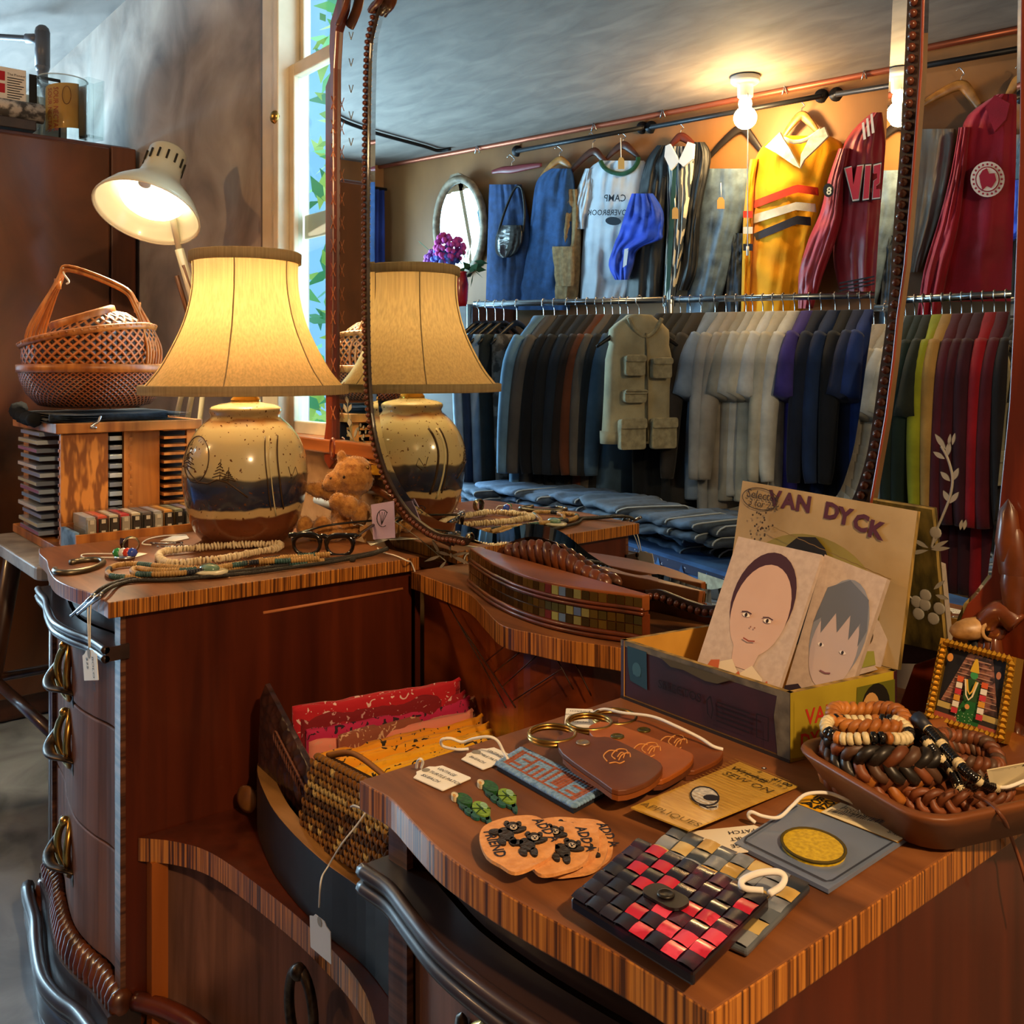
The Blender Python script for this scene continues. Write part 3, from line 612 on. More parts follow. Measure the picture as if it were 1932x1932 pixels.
MB().box((RX0 + .05, .655, z0), (RX1 - .06, .66, z1)).build('back_board', dkwood, t, True)
b = MB()
for k in range(13):
    z = z0 + .012 + k * .0185; b.box((RX1 - .05, .768, z), (RX1 - .002, RY1 - .012, z + .006))
b.build('slot_rails', oak, t, True)
b = MB()
for k in range(13):
    z = z0 + .012 + k * .0185; b.box((RX1 - .016, .690, z), (RX1 + .001, .697, z + .008)); b.box((RX1 - .014, RY0 - .002, z), (RX1 - .008, RY0, z + .006))
b.build('slot_teeth', oak, t, True)
cdM = [mat('disc_case_%d' % i, h, rough=.18, coat=.5) for i, h in enumerate(('#7d8aa0', '#8fa0b4', '#6a7486', '#a9b4c0'))]
for k in range(13):
    z = z0 + .008 + k * .0182
    if z + .01 > z1: break
    o = thing('compact_disc', 'compact disc case in the left facing slots of the oak rack, %s' % ('topmost' if k == 12 else 'lowest' if k == 0 else ['second', 'third', 'fourth', 'fifth', 'sixth', 'seventh', 'eighth', 'ninth', 'tenth', 'eleventh', 'twelfth'][11 - k] + ' from the top'), 'compact disc', (-2.355, .585, z), 0, 'compact discs in the left side of the oak rack')
    ox = random.uniform(-.008, .008)
    MB().box((-.085 , -.055 + ox, 0), (.085, .06, .0095)).build('case', CLEAR if 0 else cdM[k % 4], o, bevel=.001)
    MB().box((-.084, -.0553 + ox, .0015), (.084, -.055 + ox, .008)).build('spine', flat(('#8a5a78', '#a8a083', '#7f88a8', '#b9b2ae', '#6f86a5')[k % 5]), o)
for k in range(11):
    z = z0 + .012 + k * .0205
    o = tag(MB().box((RX1 - .12, .650, z), (RX1 - .006, .677, z + .010)).build('compact_disc', cdM[(k + 1) % 4], bevel=.001), 'compact disc case edge in the narrow middle column of the oak rack', 'compact disc', 'compact discs in the middle column of the oak rack')
# folded dark cloth and baskets
t = thing('denim_cloth', 'folded dark denim cloth with a frayed edge under the baskets', 'cloth', (-2.36, .7, RZ1))
b = MB()
for k, (dz, x0, x1, y0, y1) in enumerate(((.006, -2.52, -2.19, .53, .80), (.016, -2.50, -2.185, .545, .83))):
    rows = []
    for i in range(9):
        yy = y0 + (y1 - y0) * i / 8; rows.append([V((x0 + (x1 - x0) * j_ / 10 + (.02 * math.sin(i) if j_ == 10 else 0), yy, RZ1 + dz + .003 * noise.noise(V((i * .6, j_ * .5, k * 5))))) for j_ in range(11)])
    b.grid(rows); b.grid([[p_ - V((0, 0, .005)) for p_ in r_] for r_ in rows])
b.tube(smooth([(-2.19, y, RZ1 + .010 + .006 * math.sin(y * 60)) for y in (.53, .58, .63, .68, .73, .78)], 4), .008, 8, fl=1)
b.build('cloth', cloth('dark_denim_cloth', '#1f2a36', '#10161e', scale=90), t, True)
b = MB(); b.tube(smooth([(-2.53, .55, RZ1 + .022), (-2.49, .53, RZ1 + .02), (-2.44, .525, RZ1 + .012), (-2.36, .522, RZ1 + .006), (-2.27, .522, RZ1 + .004)], 5), [.014 + .004 * math.sin(i * 2.1) for i in range(21)], 8); b.build('frayed_hem', flat('#14161a', .95), t, True)
t = tag(MB().tube([RVv for RVv in smooth([Px(190, 785, -2.158), Px(185, 796, -2.155), Px(178, 800, -2.155), Px(172, 806, -2.155), Px(182, 807, -2.155)], 4)], .003, 6).build('small_chain', steel), 'small tangled metal chain hanging at the rack top edge', 'chain')
wick = mat('wicker', '#b8692a', '#5e2f10', kind='brick', scale=1, sv=(1, 1, 1), rough=.5)
def weave(name, a, b_, c2, n=70, m=46, holes=True):
    m_ = bpy.data.materials.new(name); m_.use_nodes = True; nt = m_.node_tree; N = nt.nodes; L = nt.links; p = N['Principled BSDF']; p.inputs['Roughness'].default_value = .45
    uv = N.new('ShaderNodeTexCoord'); sx = N.new('ShaderNodeSeparateXYZ'); L.new(uv.outputs['Object'], sx.inputs[0])
    at = N.new('ShaderNodeMath'); at.operation = 'ARCTAN2'; L.new(sx.outputs[1], at.inputs[0]); L.new(sx.outputs[0], at.inputs[1])
    def wv(k1, k2):
        a1 = N.new('ShaderNodeMath'); a1.operation = 'MULTIPLY'; a1.inputs[1].default_value = k1; L.new(at.outputs[0], a1.inputs[0])
        a2 = N.new('ShaderNodeMath'); a2.operation = 'MULTIPLY_ADD'; a2.inputs[1].default_value = k2; L.new(sx.outputs[2], a2.inputs[0]); L.new(a1.outputs[0], a2.inputs[2])
        s1 = N.new('ShaderNodeMath'); s1.operation = 'SINE'; L.new(a2.outputs[0], s1.inputs[0]); return s1
    s1, s2 = wv(n, m * 12), wv(n, -m * 12); mx = N.new('ShaderNodeMath'); mx.operation = 'MAXIMUM'; L.new(s1.outputs[0], mx.inputs[0]); L.new(s2.outputs[0], mx.inputs[1])
    r = N.new('ShaderNodeValToRGB'); r.color_ramp.elements[0].position = .0; r.color_ramp.elements[1].position = .8; r.color_ramp.elements[0].color = lin(c2) + (1,); r.color_ramp.elements[1].color = lin(a) + (1,)
    e = r.color_ramp.elements.new(.3); e.color = lin(b_) + (1,); L.new(mx.outputs[0], r.inputs[0]); L.new(r.outputs[0], p.inputs['Base Color'])
    bm = N.new('ShaderNodeBump'); bm.inputs['Strength'].default_value = .8; bm.inputs['Distance'].default_value = .003; L.new(mx.outputs[0], bm.inputs['Height']); L.new(bm.outputs[0], p.inputs['Normal']); return m_
wv1 = weave('open_wicker', '#b8682c', '#80401a', '#1e0e06', 40, 26); wv2 = weave('close_wicker', '#9a5226', '#6e3616', '#30160a', 70, 50); wv3 = weave('lid_wicker', '#b06a30', '#6e3a18', '#1c0d06', 26, 26)
cane = mat('cane', '#c07a38', '#8a4c1c', scale=40, sv=(1, 1, .2), rough=.4)
BKC = Pd(180, 776, 2.21); BKC.z = RZ1 + .03
t = thing('bowl_basket', 'wide shallow woven basket bowl at the bottom of the basket pile', 'basket', tuple(BKC))
MB().lathe([(.10, 0), (.12, .004), (.145, .03), (.158, .06), (.162, .085), (.158, .085), (.14, .035), (.10, .008)], 40, 0, None, True).build('bowl', wv2, t)
MB().lathe([(.160, .078), (.166, .08), (.166, .096), (.160, .098), (.154, .096), (.154, .08)], 40, 0, None, False).build('rim', cane, t)
t = thing('handled_basket', 'open woven basket with a tall bent cane handle, tilted inside the shallow basket', 'basket', (BKC.x, BKC.y, BKC.z + .075), rot=(0, 0, 0))
tilt = Matrix.Rotation(R(11), 4, -(rv2 * .35 + fwd * -.94).cross(V((0, 0, 1)))) if 0 else Matrix.Rotation(R(10), 4, fwd)
def T(p): return tilt @ V(p)
b = MB(); b.lathe([(.13, 0), (.146, .03), (.148, .06), (.143, .088), (.139, .088), (.142, .05), (.12, .01)], 44, 0, tilt, False); b.build('side', wv1, t)
b = MB(); b.tube([T((.142 * math.cos(a), .142 * math.sin(a), .088)) for a in [2*math.pi*i/44 for i in range(44)]], .0085, 8, closed=True)
for i in range(60): a = 2*math.pi*i/60; b.tube([T((.134 * math.cos(a), .134 * math.sin(a), .094)), T((.151 * math.cos(a + .06), .151 * math.sin(a + .06), .09))], .003, 5)
b.build('braided_rim', cane, t)
b = MB()
for k in range(6):
    o_ = (k - 2.5) * .016; e1 = -rv2 * .135 + fwd * o_; e2 = rv2 * .135 + fwd * o_ ; h = .245 + .006 * math.sin(k * 2)
    f = .35
    pts = [e1 + V((0, 0, .04)), e1 * 1.02 + V((0, 0, .10)), -rv2 * .085 + fwd * o_ * .3 + V((0, 0, h - .03)), -rv2 * .06 + fwd * o_ * .2 + V((0, 0, h)), rv2 * .06 + fwd * o_ * .2 + V((0, 0, h - .045)), rv2 * .095 + fwd * o_ * .3 + V((0, 0, h - .085)), e2 + V((0, 0, .07)), e2 + V((0, 0, .02))]
    b.tube(smooth(pts, 6), .0035, 6)
for s in (-1, 1):
    q = (-rv2 * .088 + V((0, 0, .21))) if s < 0 else (rv2 * .098 + V((0, 0, .155)))
    b.tube([q - V((0, 0, .012)), q + V((0, 0, .012))], .008, 8)
b.build('cane_handle', cane, t)
b = MB(); q = -rv2 * .07 + V((0, 0, .245)) + fwd * .008
b.tube(smooth([q + V((-.004, 0, .004)), q + V((0, 0, -.012)), q + rv2 * .012 + V((0, 0, -.03)), q + rv2 * .006 + V((0, 0, -.036))], 4), .0022, 5); b.build('white_thread', string, t)
t = thing('basket_lid', 'domed woven basket lid with a twig loop, lying upside down in the handled basket', 'basket lid', (BKC.x, BKC.y, BKC.z + .125))
tl = Matrix.Rotation(R(16), 4, fwd) @ Matrix.Rotation(R(10), 4, rv2)
b = MB(); b.lathe([(.118, 0), (.120, .02), (.112, .045), (.094, .068), (.072, .08), (.066, .082)], 40, 0, tl, False); b.build('dome', wv3, t)
b = MB(); b.lathe([(.074, .078), (.074, .092), (.066, .096), (.060, .092), (.060, .078)], 36, 0, tl, False); b.lathe([(.12, -.005), (.124, .0), (.124, .022), (.119, .024)], 36, 0, tl, False); b.build('rim', cane, t)
b = MB(); b.tube(smooth([tl @ (fwd * .124 + rv2 * x + V((0, 0, z))) + fwd * .004 for x, z in ((-.045, .03), (-.05, .015), (-.04, .0), (-.015, -.002), (-.0, .012), (.0, .02))], 4), .003, 6); b.build('twig_loop', mat('pale_twig', '#c9a15e', rough=.5), t)
# cassette tray
TX0, TX1, TY0, TY1, TZ0, TZ1 = -2.165, -2.045, .545, .83, .719, .776
t = thing('cassette_tray', 'shallow wooden tray with a blue worn end, full of cassettes', 'tray', (-2.1, .69, TZ0))
b = MB(); b.box((TX0, TY0, TZ0), (TX1, TY1, TZ0 + .006)); b.build('tray_bottom', oak, t, True)
MB().box((TX1 - .008, TY0, TZ0), (TX1, TY1, TZ1)).build('front_board', oak, t, True); MB().box((TX0, TY0, TZ0), (TX0 + .008, TY1, TZ1 + .01)).build('back_board', oak, t, True)
MB().box((TX0 + .008, TY0, TZ0), (TX1 - .008, TY0 + .008, TZ1 + .004)).build('blue_lit_end', mat('blue_lit_wood', '#6f93b5', '#2c4a66', scale=26, rough=.7, lo=.42, hi=.6), t, True); MB().box((TX0 + .008, TY1 - .008, TZ0), (TX1 - .008, TY1, TZ1)).build('far_end', oak, t, True)  # near end board: the blue daylight on it is put into its colour
lab = ('#a9a6a0', '#c9543a', '#b9b09a', '#b33a3a', '#c7b89a', '#6a5f5a', '#94908e', '#c98a3a', '#8a8a6a', '#7a6a72', '#d09a34')
nm = ('first', 'second', 'third', 'fourth', 'fifth', 'sixth', 'seventh', 'eighth', 'ninth', 'tenth', 'last')
for k in range(11):
    y = TY0 + .034 + k * .0228
    o = thing('cassette', 'cassette in a clear case standing in the tray, %s from the blue end' % nm[k], 'cassette', (TX1 - .065, y, TZ0 + .007), 0, 'cassettes in the wooden tray')
    rz = TZ1 + .036 - TZ0
    MB().box((-.052, -.0105, 0), (.056, .0105, rz - .007)).build('clear_case', CLEAR, o, bevel=.0012)
    MB().box((-.05, -.009, .003), (.044, .009, rz - .012)).build('paper_insert', flat(lab[k]), o)
    b = MB(); b.box((.0445, -.008, .006), (.0535, .008, rz - .016)); b.build('tape_shell', [flat('#3a3430' if k % 3 else '#9a9488', .4)], o)
    b = MB()
    for zz in (.02, .045, .068): b.box((.0537, -.004, zz), (.0545, .004, zz + .008))
    b.build('shell_marks', flat('#c9c2b2'), o)
t = tag(MB().box((TX1 - .11, TY0 + .010, TZ0 + .007), (TX1 - .012, TY0 + .021, TZ1 + .008)).build('spare_cassette_box', CLEAR, bevel=.001), 'empty clear cassette box lying at the blue end of the tray', 'cassette box')
# ---------------------------------------------------------------- adjustable desk lamp
enam = mat('cream_enamel', '#c9c2a4', rough=.28, coat=.5)
hc = Pd(277, 402, 2.45); ax = (rv2 * -.10 + V((0, 0, -.87)) + fwd * .48).normalized()
t = thing('desk_lamp', 'cream enamel adjustable work lamp with a lit round bulb, in front of the grey wall', 'lamp', tuple(hc))
m = ax.to_track_quat('Z', 'Y').to_matrix().to_4x4()
prof = [(.134, 0), (.132, -.012), (.112, -.045), (.085, -.075), (.062, -.098), (.053, -.118), (.049, -.14), (.049, -.20), (.044, -.207), (.001, -.209)]
b = MB(); b.lathe(prof, 40, 0, m, False); s = b.build('shade', [enam], t)
so = s.modifiers.new('solid', 'SOLIDIFY'); so.thickness = .003
b = MB(); b.tube([m @ V((.134 * math.cos(a), .134 * math.sin(a), .0)) for a in [2*math.pi*i/40 for i in range(40)]], .003, 6, closed=True); b.build('rim', enam, t)
b = MB()
for i in range(14):
    a = 2*math.pi*i/14; e = V((math.cos(a), math.sin(a), 0))
    b.tube([m @ (e * .0505 + V((0, 0, -.150))), m @ (e * .0505 + V((0, 0, -.178)))], .0032, 6)
b.build('vent_slots', flat('#2a261c'), t)
b = MB(); b.ball(m @ V((0, 0, -.055)), .085, 24, 0, (1, 1, .55), m.to_3x3()); b.build('bulb', mat('lit_bulb', (1, .86, .6), emit=2.6), t)
b = MB(); b.ball(m @ V((.045, .098, -.012)), .016, 14, 0, (1, 1, .5), m.to_3x3()); b.build('switch_button', mat('pale_button', '#b9c3c0', rough=.3), t)
l = light('desk_lamp_light', 'SPOT', (0, 0, 0), 30, (1, .78, .48), .06); l.parent = t; l.location = m @ V((0, 0, .004)); l.rotation_euler = (-ax).to_track_quat('Z', 'Y').to_euler(); l.data.spot_size = R(118); l.data.spot_blend = .5
b = MB(); A0 = m @ V((.0, 0, -.12)); j0 = Pd(338, 470, 2.56) - hc; j1 = Pd(392, 660, 2.60) - hc
b.tube([A0, Pd(322, 395, 2.54) - hc, j0], .009, 8); b.tube([j0, j1], .010, 8, fl=1.3); b.build('upper_arm', enam, t)
b = MB(); b.tube([Pd(333, 520, 2.585) - hc, Pd(372, 650, 2.62) - hc], .007, 8); b.tube([Pd(346, 500, 2.56) - hc, Pd(397, 655, 2.6) - hc], .005, 8); b.build('parallel_rod', mat('brown_rod', '#6e4a32', rough=.4, metal=.4), t)
for k, (xa, xb) in enumerate(((352, 330), (368, 352), (381, 366))):
    b = MB(); b.tube([Pd(xa + 12, 650, 2.62) - hc, Pd(xb if k < 2 else 362, 800 if k < 2 else 930, 2.62) - hc], .0065, 8, fl=1.2); b.build('lower_arm', mat('pale_cream_enamel', '#d9cfa8', rough=.3), t)
b = MB(); b.ball(Pd(392, 655, 2.6) - hc, .022, 12); q = Pd(360, 935, 2.62); b.tube([q - hc, V((q.x, q.y, .0)) - hc], .012, 8); b.lathe([(.11, 0), (.11, .02), (.02, .03)], 24, 0, Matrix.Translation(V((q.x, q.y, 0)) - hc)); b.build('stand', enam, t)
# ---------------------------------------------------------------- ceramic lamp
LP = V((-1.86, .825, TZ)); K = .00110
def rv_(z):
    P = VP
    for (r0, z0), (r1, z1) in zip(P, P[1:]):
        if z0 <= z <= z1: return r0 + (r1 - r0) * (z - z0) / max(1e-6, z1 - z0)
    return P[-1][0]
VP = [(.078, 0), (.086, .006), (.104, .03), (.1165, .07), (.1235, .11), (.1255, .14), (.122, .175), (.110, .208), (.094, .232), (.080, .246), (.071, .254), (.069, .260), (.0725, .268), (.070, .275), (.056, .281), (.030, .286), (.026, .292)]
VP = [(p.x, p.y) for p in smooth([(r, z, 0) for r, z in VP], 3)]
m = bpy.data.materials.new('stoneware_glaze'); m.use_nodes = True; nt = m.node_tree; N = nt.nodes.new; L = nt.links.new; p = nt.nodes['Principled BSDF']; p.inputs['Roughness'].default_value = .16; p.inputs['Coat Weight'].default_value = .5
tc = N('ShaderNodeTexCoord'); sx = N('ShaderNodeSeparateXYZ'); L(tc.outputs['Object'], sx.inputs[0]); nz = N('ShaderNodeTexNoise'); nz.inputs['Scale'].default_value = 14; L(tc.outputs['Object'], nz.inputs['Vector'])
ma = N('ShaderNodeMath'); ma.operation = 'MULTIPLY_ADD'; ma.inputs[1].default_value = .03; L(nz.outputs['Fac'], ma.inputs[0]); L(sx.outputs[2], ma.inputs[2])
mr = N('ShaderNodeMapRange'); mr.inputs[1].default_value = .015; mr.inputs[2].default_value = .315; L(ma.outputs[0], mr.inputs[0])
rp_ = N('ShaderNodeValToRGB'); L(mr.outputs[0], rp_.inputs[0]); cr = rp_.color_ramp; cr.interpolation = 'LINEAR'
for i, (q, h) in enumerate(((0, '#4a2416'), (.12, '#6e3c22'), (.205, '#5a2e1c'), (.215, '#b3986a'), (.255, '#b3986a'), (.265, '#1c2234'), (.40, '#2a2c3c'), (.46, '#4a443c'), (.475, '#b9a87c'), (.80, '#b5a67e'), (.84, '#9a6a3a'), (.86, '#c4b68c'), (.93, '#c9bd96'), (1, '#b0a076'))):
    e = cr.elements[i] if i < 2 else cr.elements.new(q); e.position = q; e.color = lin(h) + (1,)
sp = N('ShaderNodeTexNoise'); sp.inputs['Scale'].default_value = 130; L(tc.outputs['Object'], sp.inputs['Vector']); sr = N('ShaderNodeValToRGB'); sr.color_ramp.elements[0].position = .66; sr.color_ramp.elements[1].position = .70; L(sp.outputs['Fac'], sr.inputs[0])
mx = N('ShaderNodeMix'); mx.data_type = 'RGBA'; mx.inputs[7].default_value = lin('#5a3418') + (1,); L(sr.outputs[0], mx.inputs[0]); L(rp_.outputs[0], mx.inputs[6]); L(mx.outputs[2], p.inputs['Base Color'])
GLZ = m
lamp = thing('table_lamp', 'stoneware jar table lamp with a glowing cream bell shade, on the left pedestal', 'lamp', tuple(LP))
vs = MB().lathe(VP, 56).build('ceramic_jar', GLZ, lamp)
def ov(px, py, lift=.0006):                           # a point on the glaze as seen from the front
    z = (1013 - py) * K; r = rv_(max(0, min(.28, z))) + lift; s = max(-.99, min(.99, (px - 471) * K / r)); a = math.asin(s); return rv2 * (r * math.sin(a)) + fwd * (r * math.cos(a)) + V((0, 0, z))
b = MB()
b.tube([ov(406 + 29 * math.cos(a), 852 + 40 * math.sin(a)) for a in [2*math.pi*i/28 for i in range(28)]], .0011, 4, closed=True)
def tree(x, y, h):
    b.tube([ov(x, y), ov(x + 1, y - h)], .0008, 4)
    for k in range(5):
        w_ = 3 + 2.6 * k; yy = y - h + 6 + k * (h - 10) / 5
        b.tube([ov(x - w_, yy + 4), ov(x, yy), ov(x + w_, yy + 4)], .0011, 4)
tree(393, 878, 52); tree(386, 872, 34); tree(457, 888, 38); tree(472, 892, 28)
b.tube([ov(x, y) for x, y in ((372, 868), (385, 868), (398, 880), (415, 892), (435, 893), (452, 886), (470, 890), (490, 905), (505, 918))], .0016, 5)
for x0, wd in ((527, 2.2), (545, 3.0)): b.tube([ov(x0 + (y - 810) * .12 - (max(0, y - 890)) * .06, y) for y in range(812, 955, 11)], .0011 * wd, 5, fl=.3)
for x, y in ((567, 880),): b.tube([ov(x - 1, y - 12), ov(x + 3, y + 10), ov(x + 8, y - 10), ov(x + 11, y + 4), ov(x + 6, y + 14)], .0009, 4)
b.build('brush_drawing', flat('#43301e', .35), vs)
b = MB()
def back(dx, z, lift=.0006): r = rv_(z) + lift; a = dx / r; return V((r * math.sin(a), r * math.cos(a), z))
for x, z in ((-.03, .17), (.02, .13)):
    b.tube([back(x + u, z + v) for u, v in ((.03, .005), (.012, .0), (-.03, .03), (-.018, .0), (-.022, -.012), (.0, -.014), (.012, -.005), (.03, .005))], .0009, 4, closed=True)
for dx in (-.062, -.082): b.tube([back(dx, z / 100) for z in range(6, 23)], .003, 5, fl=.3)
b.build('bird_drawing', flat('#5a4630', .35), vs)
b = MB(); b.tube([ov(533 + (y - 810) * .12 - (max(0, y - 890)) * .06, y) for y in range(812, 965, 11)], .0026, 5, fl=.25); b.build('pale_stripe', flat('#c9bb90', .3), vs)
b = MB(); b.lathe([(.030, .285), (.030, .292), (.026, .296), (.026, .306), (.029, .308), (.020, .315), (.008, .32), (.008, .43)], 24); b.build('brass_neck', mat('shiny_brass', '#c49a4a', metal=1, rough=.18), lamp)
SP = [(.1075, .586), (.1055, .55), (.109, .505), (.122, .452), (.142, .405), (.168, .357), (.190, .328), (.204, .312)]
SPs = [(p.x, p.y) for p in smooth([(r, z, 0) for r, z in SP], 4)]
def shade_mat(name, col, tr):
    m = bpy.data.materials.new(name); m.use_nodes = True; nt = m.node_tree; nt.nodes.clear(); N = nt.nodes.new; L = nt.links.new
    o, mx, d, t = N('ShaderNodeOutputMaterial'), N('ShaderNodeMixShader'), N('ShaderNodeBsdfDiffuse'), N('ShaderNodeBsdfTranslucent')
    tc = N('ShaderNodeTexCoord'); mp = N('ShaderNodeMapping'); mp.inputs['Scale'].default_value = (160, 160, 3); nz = N('ShaderNodeTexNoise'); nz.inputs['Scale'].default_value = 1.6; nz.inputs['Detail'].default_value = 3
    L(tc.outputs['Object'], mp.inputs[0]); L(mp.outputs[0], nz.inputs['Vector']); r = N('ShaderNodeValToRGB'); r.color_ramp.elements[0].position = .3; r.color_ramp.elements[1].position = .7
    r.color_ramp.elements[0].color = tuple(x * .72 for x in lin(col)) + (1,); r.color_ramp.elements[1].color = lin(col) + (1,); L(nz.outputs['Fac'], r.inputs[0])
    L(r.outputs[0], d.inputs[0]); L(r.outputs[0], t.inputs[0]); mx.inputs[0].default_value = tr; L(d.outputs[0], mx.inputs[1]); L(t.outputs[0], mx.inputs[2]); L(mx.outputs[0], o.inputs[0]); return m
SHM = shade_mat('shade_fabric', '#e8c68c', .55); TRM = shade_mat('shade_trim', '#a08a68', .12)
sh = MB().lathe(SPs, 60, 0, None, False).build('lamp_shade', SHM, lamp)
for (r, z, h) in ((.1095, .583, .011), (.2065, .312, .0095)):
    b = MB(); b.tube([(r * math.cos(a), r * math.sin(a), z + .0015 * math.sin(a * 5)) for a in [2*math.pi*i/60 for i in range(60)]], h, 8, closed=True, fl=.35, up=None)
    MB().lathe([(r - .004, z - h), (r, z - h * 1.05), (r + .003, z - h), (r + .0035, z + h * .8), (r, z + h), (r - .004, z + h * .8)], 60, 0, None, False).build('shade_binding', TRM, sh)
for k in range(6):
    a = R(4 + 60 * k); e = fwd * math.cos(a) + rv2 * math.sin(a)
    MB().tube([e * (r + .0008) + V((0, 0, z)) for r, z in SPs], .0014, 5).build('shade_seam', TRM, sh)
MB().ball((0, 0, .45), .028, 16, 0, (1, 1, 1.25)).build('bulb', mat('lit_lamp_bulb', (1, .72, .38), emit=10), lamp)
l = light('table_lamp_light', 'POINT', (0, 0, .452), 32, (1, .64, .28), .03); l.parent = lamp
# ---------------------------------------------------------------- teddy bear
BP = Pz(645, 1014, TZ); bd = (BP - CO).dot(dv); kb = bd / F
def bp(px, py, f=0): return rv2 * ((px - 645) * kb) + V((0, 0, (1014 - py) * kb)) + fwd * f
bear = thing('teddy_bear', 'small golden brown plush teddy bear sitting beside the ceramic lamp, arms stretched toward it', 'teddy bear', tuple(BP))
balls = [(658, 975, 0, 36, (1, .95, 1.15)), (655, 945, 0, 30, (1, .9, 1)), (668, 898, 0, 43, (1.02, .95, .9)), (636, 908, .010, 25, (1.1, .9, .85)), (624, 913, .014, 14, (1, 1, .9)),
         (645, 862, .004, 13, (1, .6, 1)), (712, 868, .0, 22, (1, .5, 1)),
         (638, 928, -.010, 17, (1, 1, 1)), (618, 928, -.004, 17, (1.2, 1, 1)), (600, 924, .0, 16, (1, 1, 1)), (588, 921, .002, 12, (1, 1, 1)),
         (682, 962, .032, 22, (1.1, 1, 1)), (664, 950, .045, 21, (1.1, 1, 1)), (646, 940, .052, 17, (1, 1, 1)),
         (600, 1000, .030, 17, (1, 1, 1)), (582, 988, .036, 17, (.7, 1, 1.2)), (636, 1000, .040, 19, (1.2, 1, .9)), (618, 988, .055, 19, (.8, 1, 1.2)), (665, 1000, .02, 20, (1.2, 1.2, .8))]
b = MB(); cen = []
for x, y, f, r, sc in balls: c0 = bp(x, y, f); b.ball(c0, r * kb, 14, 0, sc); cen.append((c0, r * kb, sc))
plush = cloth('golden_plush', '#b8813f', '#8e5a26', scale=90, sheen=.4, bump=.5)
body = b.build('bear_body', plush, bear); q = body.modifiers.new('rm', 'REMESH'); q.mode = 'VOXEL'; q.voxel_size = .0028; q.use_smooth_shade = True
b = MB(); rnd = random.Random(5)
for c0, r, sc in cen:
    for i in range(int(130 * (r / .03) ** 1.3)):
        d = V([rnd.gauss(0, 1) for _ in range(3)]).normalized(); p0 = c0 + V((d.x * sc[0], d.y * sc[1], d.z * sc[2])) * r * .985
        if any((p0 - c1).length < r1 * .86 for c1, r1, s1 in cen if c1 is not c0): continue
        e = (d + V([rnd.gauss(0, .5) for _ in range(3)])).normalized(); s = e.orthogonal().normalized() * .0007; b.add([p0 + s, p0 - s, p0 + e * .0055], [(0, 1, 2)])
o = b.build('fur', plush, bear); o['kind'] = 'stuff'
MB().ball(bp(656, 896, .042), .0036, 10).build('eye', mat('amber_eye', '#2a1406', rough=.1, coat=1), bear); MB().ball(bp(630, 900, .030), .0034, 10).build('eye', mat('amber_eye', '#2a1406'), bear)
MB().ball(bp(615, 911, .018), .004, 10, 0, (1, 1, .8)).build('nose', flat('#3a2010'), bear)
m = frame(bp(706, 890, .022), rv2 * .9 + fwd * .3, V((0, 0, 1)))
b = MB(); b.prism(rrect(.026, .020, .002, 3, .010, .006), 0, .001, 0, m); eart = b.build('yellow_ear_tag', flat('#d9a02a', .6), bear)
b = MB(); b.lathe([(.004, .0), (.004, .002), (.001, .003)], 12, 0, frame(bp(697, 880, .026), rv2, V((0, 0, 1)))); b.build('brass_ear_button', brass, bear)
b = MB(); b.tube(smooth([bp(672, 972, .06), bp(676, 982, .062), bp(684, 980, .06), bp(694, 984, .055)], 4), .0009, 5); b.build('wrist_string', string, bear)
m = frame(bp(692, 984, .053), rv2 * .45 + V((0, 0, -1)), rv2 * 1 + V((0, 0, .45)))
MB().prism([(0, -.006), (.006, -.010), (.045, -.010), (.045, .010), (.006, .010), (0, .006)], 0, .0008, 0, m).build('kraft_wrist_tag', flat('#a77a48'), bear)
# card leaning behind the bear
q = [Py(700, 952, 1.0), Py(742, 945, 1.005), Py(744, 1015, .985), Py(704, 1018, .98)]
t = tag(MB().extrude(q, (0, .002, 0)).build('greeting_card', flat('#9a86a6')), 'lilac card with a bird drawing leaning on the mirror behind the bear', 'card')
b = MB(); b.tube([Py(722 + 11 * math.cos(a), 978 + 16 * math.sin(a), .985) for a in [R(x) for x in range(60, 330, 20)]], .0009, 4)
for k in range(4): b.tube([Py(716 + k * 5, 966, .986), Py(720, 990, .984)], .0006, 4)
b.build('bird_drawing', inkM, t, True)
t = tag(MB().tube([Py(598, 942, 1.0), Py(642, 962, 1.0)], .010, 10).build('rolled_paper', flat('#a9b6c6')), 'pale blue rolled paper behind the teddy bear', 'paper roll')
q = [Pz(745, 1014, TZ + .001), Pz(700, 1030, TZ + .001), Pz(690, 1021, TZ + .001), Pz(735, 1006, TZ + .001)]
t = thing('paper_tag', 'small torn white tag with a long string hanging over the pedestal edge', 'price tag', tuple(Pz(710, 1022, TZ)))
MB().extrude(q, (0, 0, .0008)).build('tag_card', paper, t, True)
b = MB(); b.tube(smooth([Pz(712, 1034, TZ + .003), Pz(722, 1042, TZ + .003), Pz(745, 1048, TZ + .003), Pz(768, 1058, TZ + .003), Px(776, 1062, -1.484), Px(784, 1082, -1.482)], 4), .0014, 6); b.build('tag_string', string, t, True)
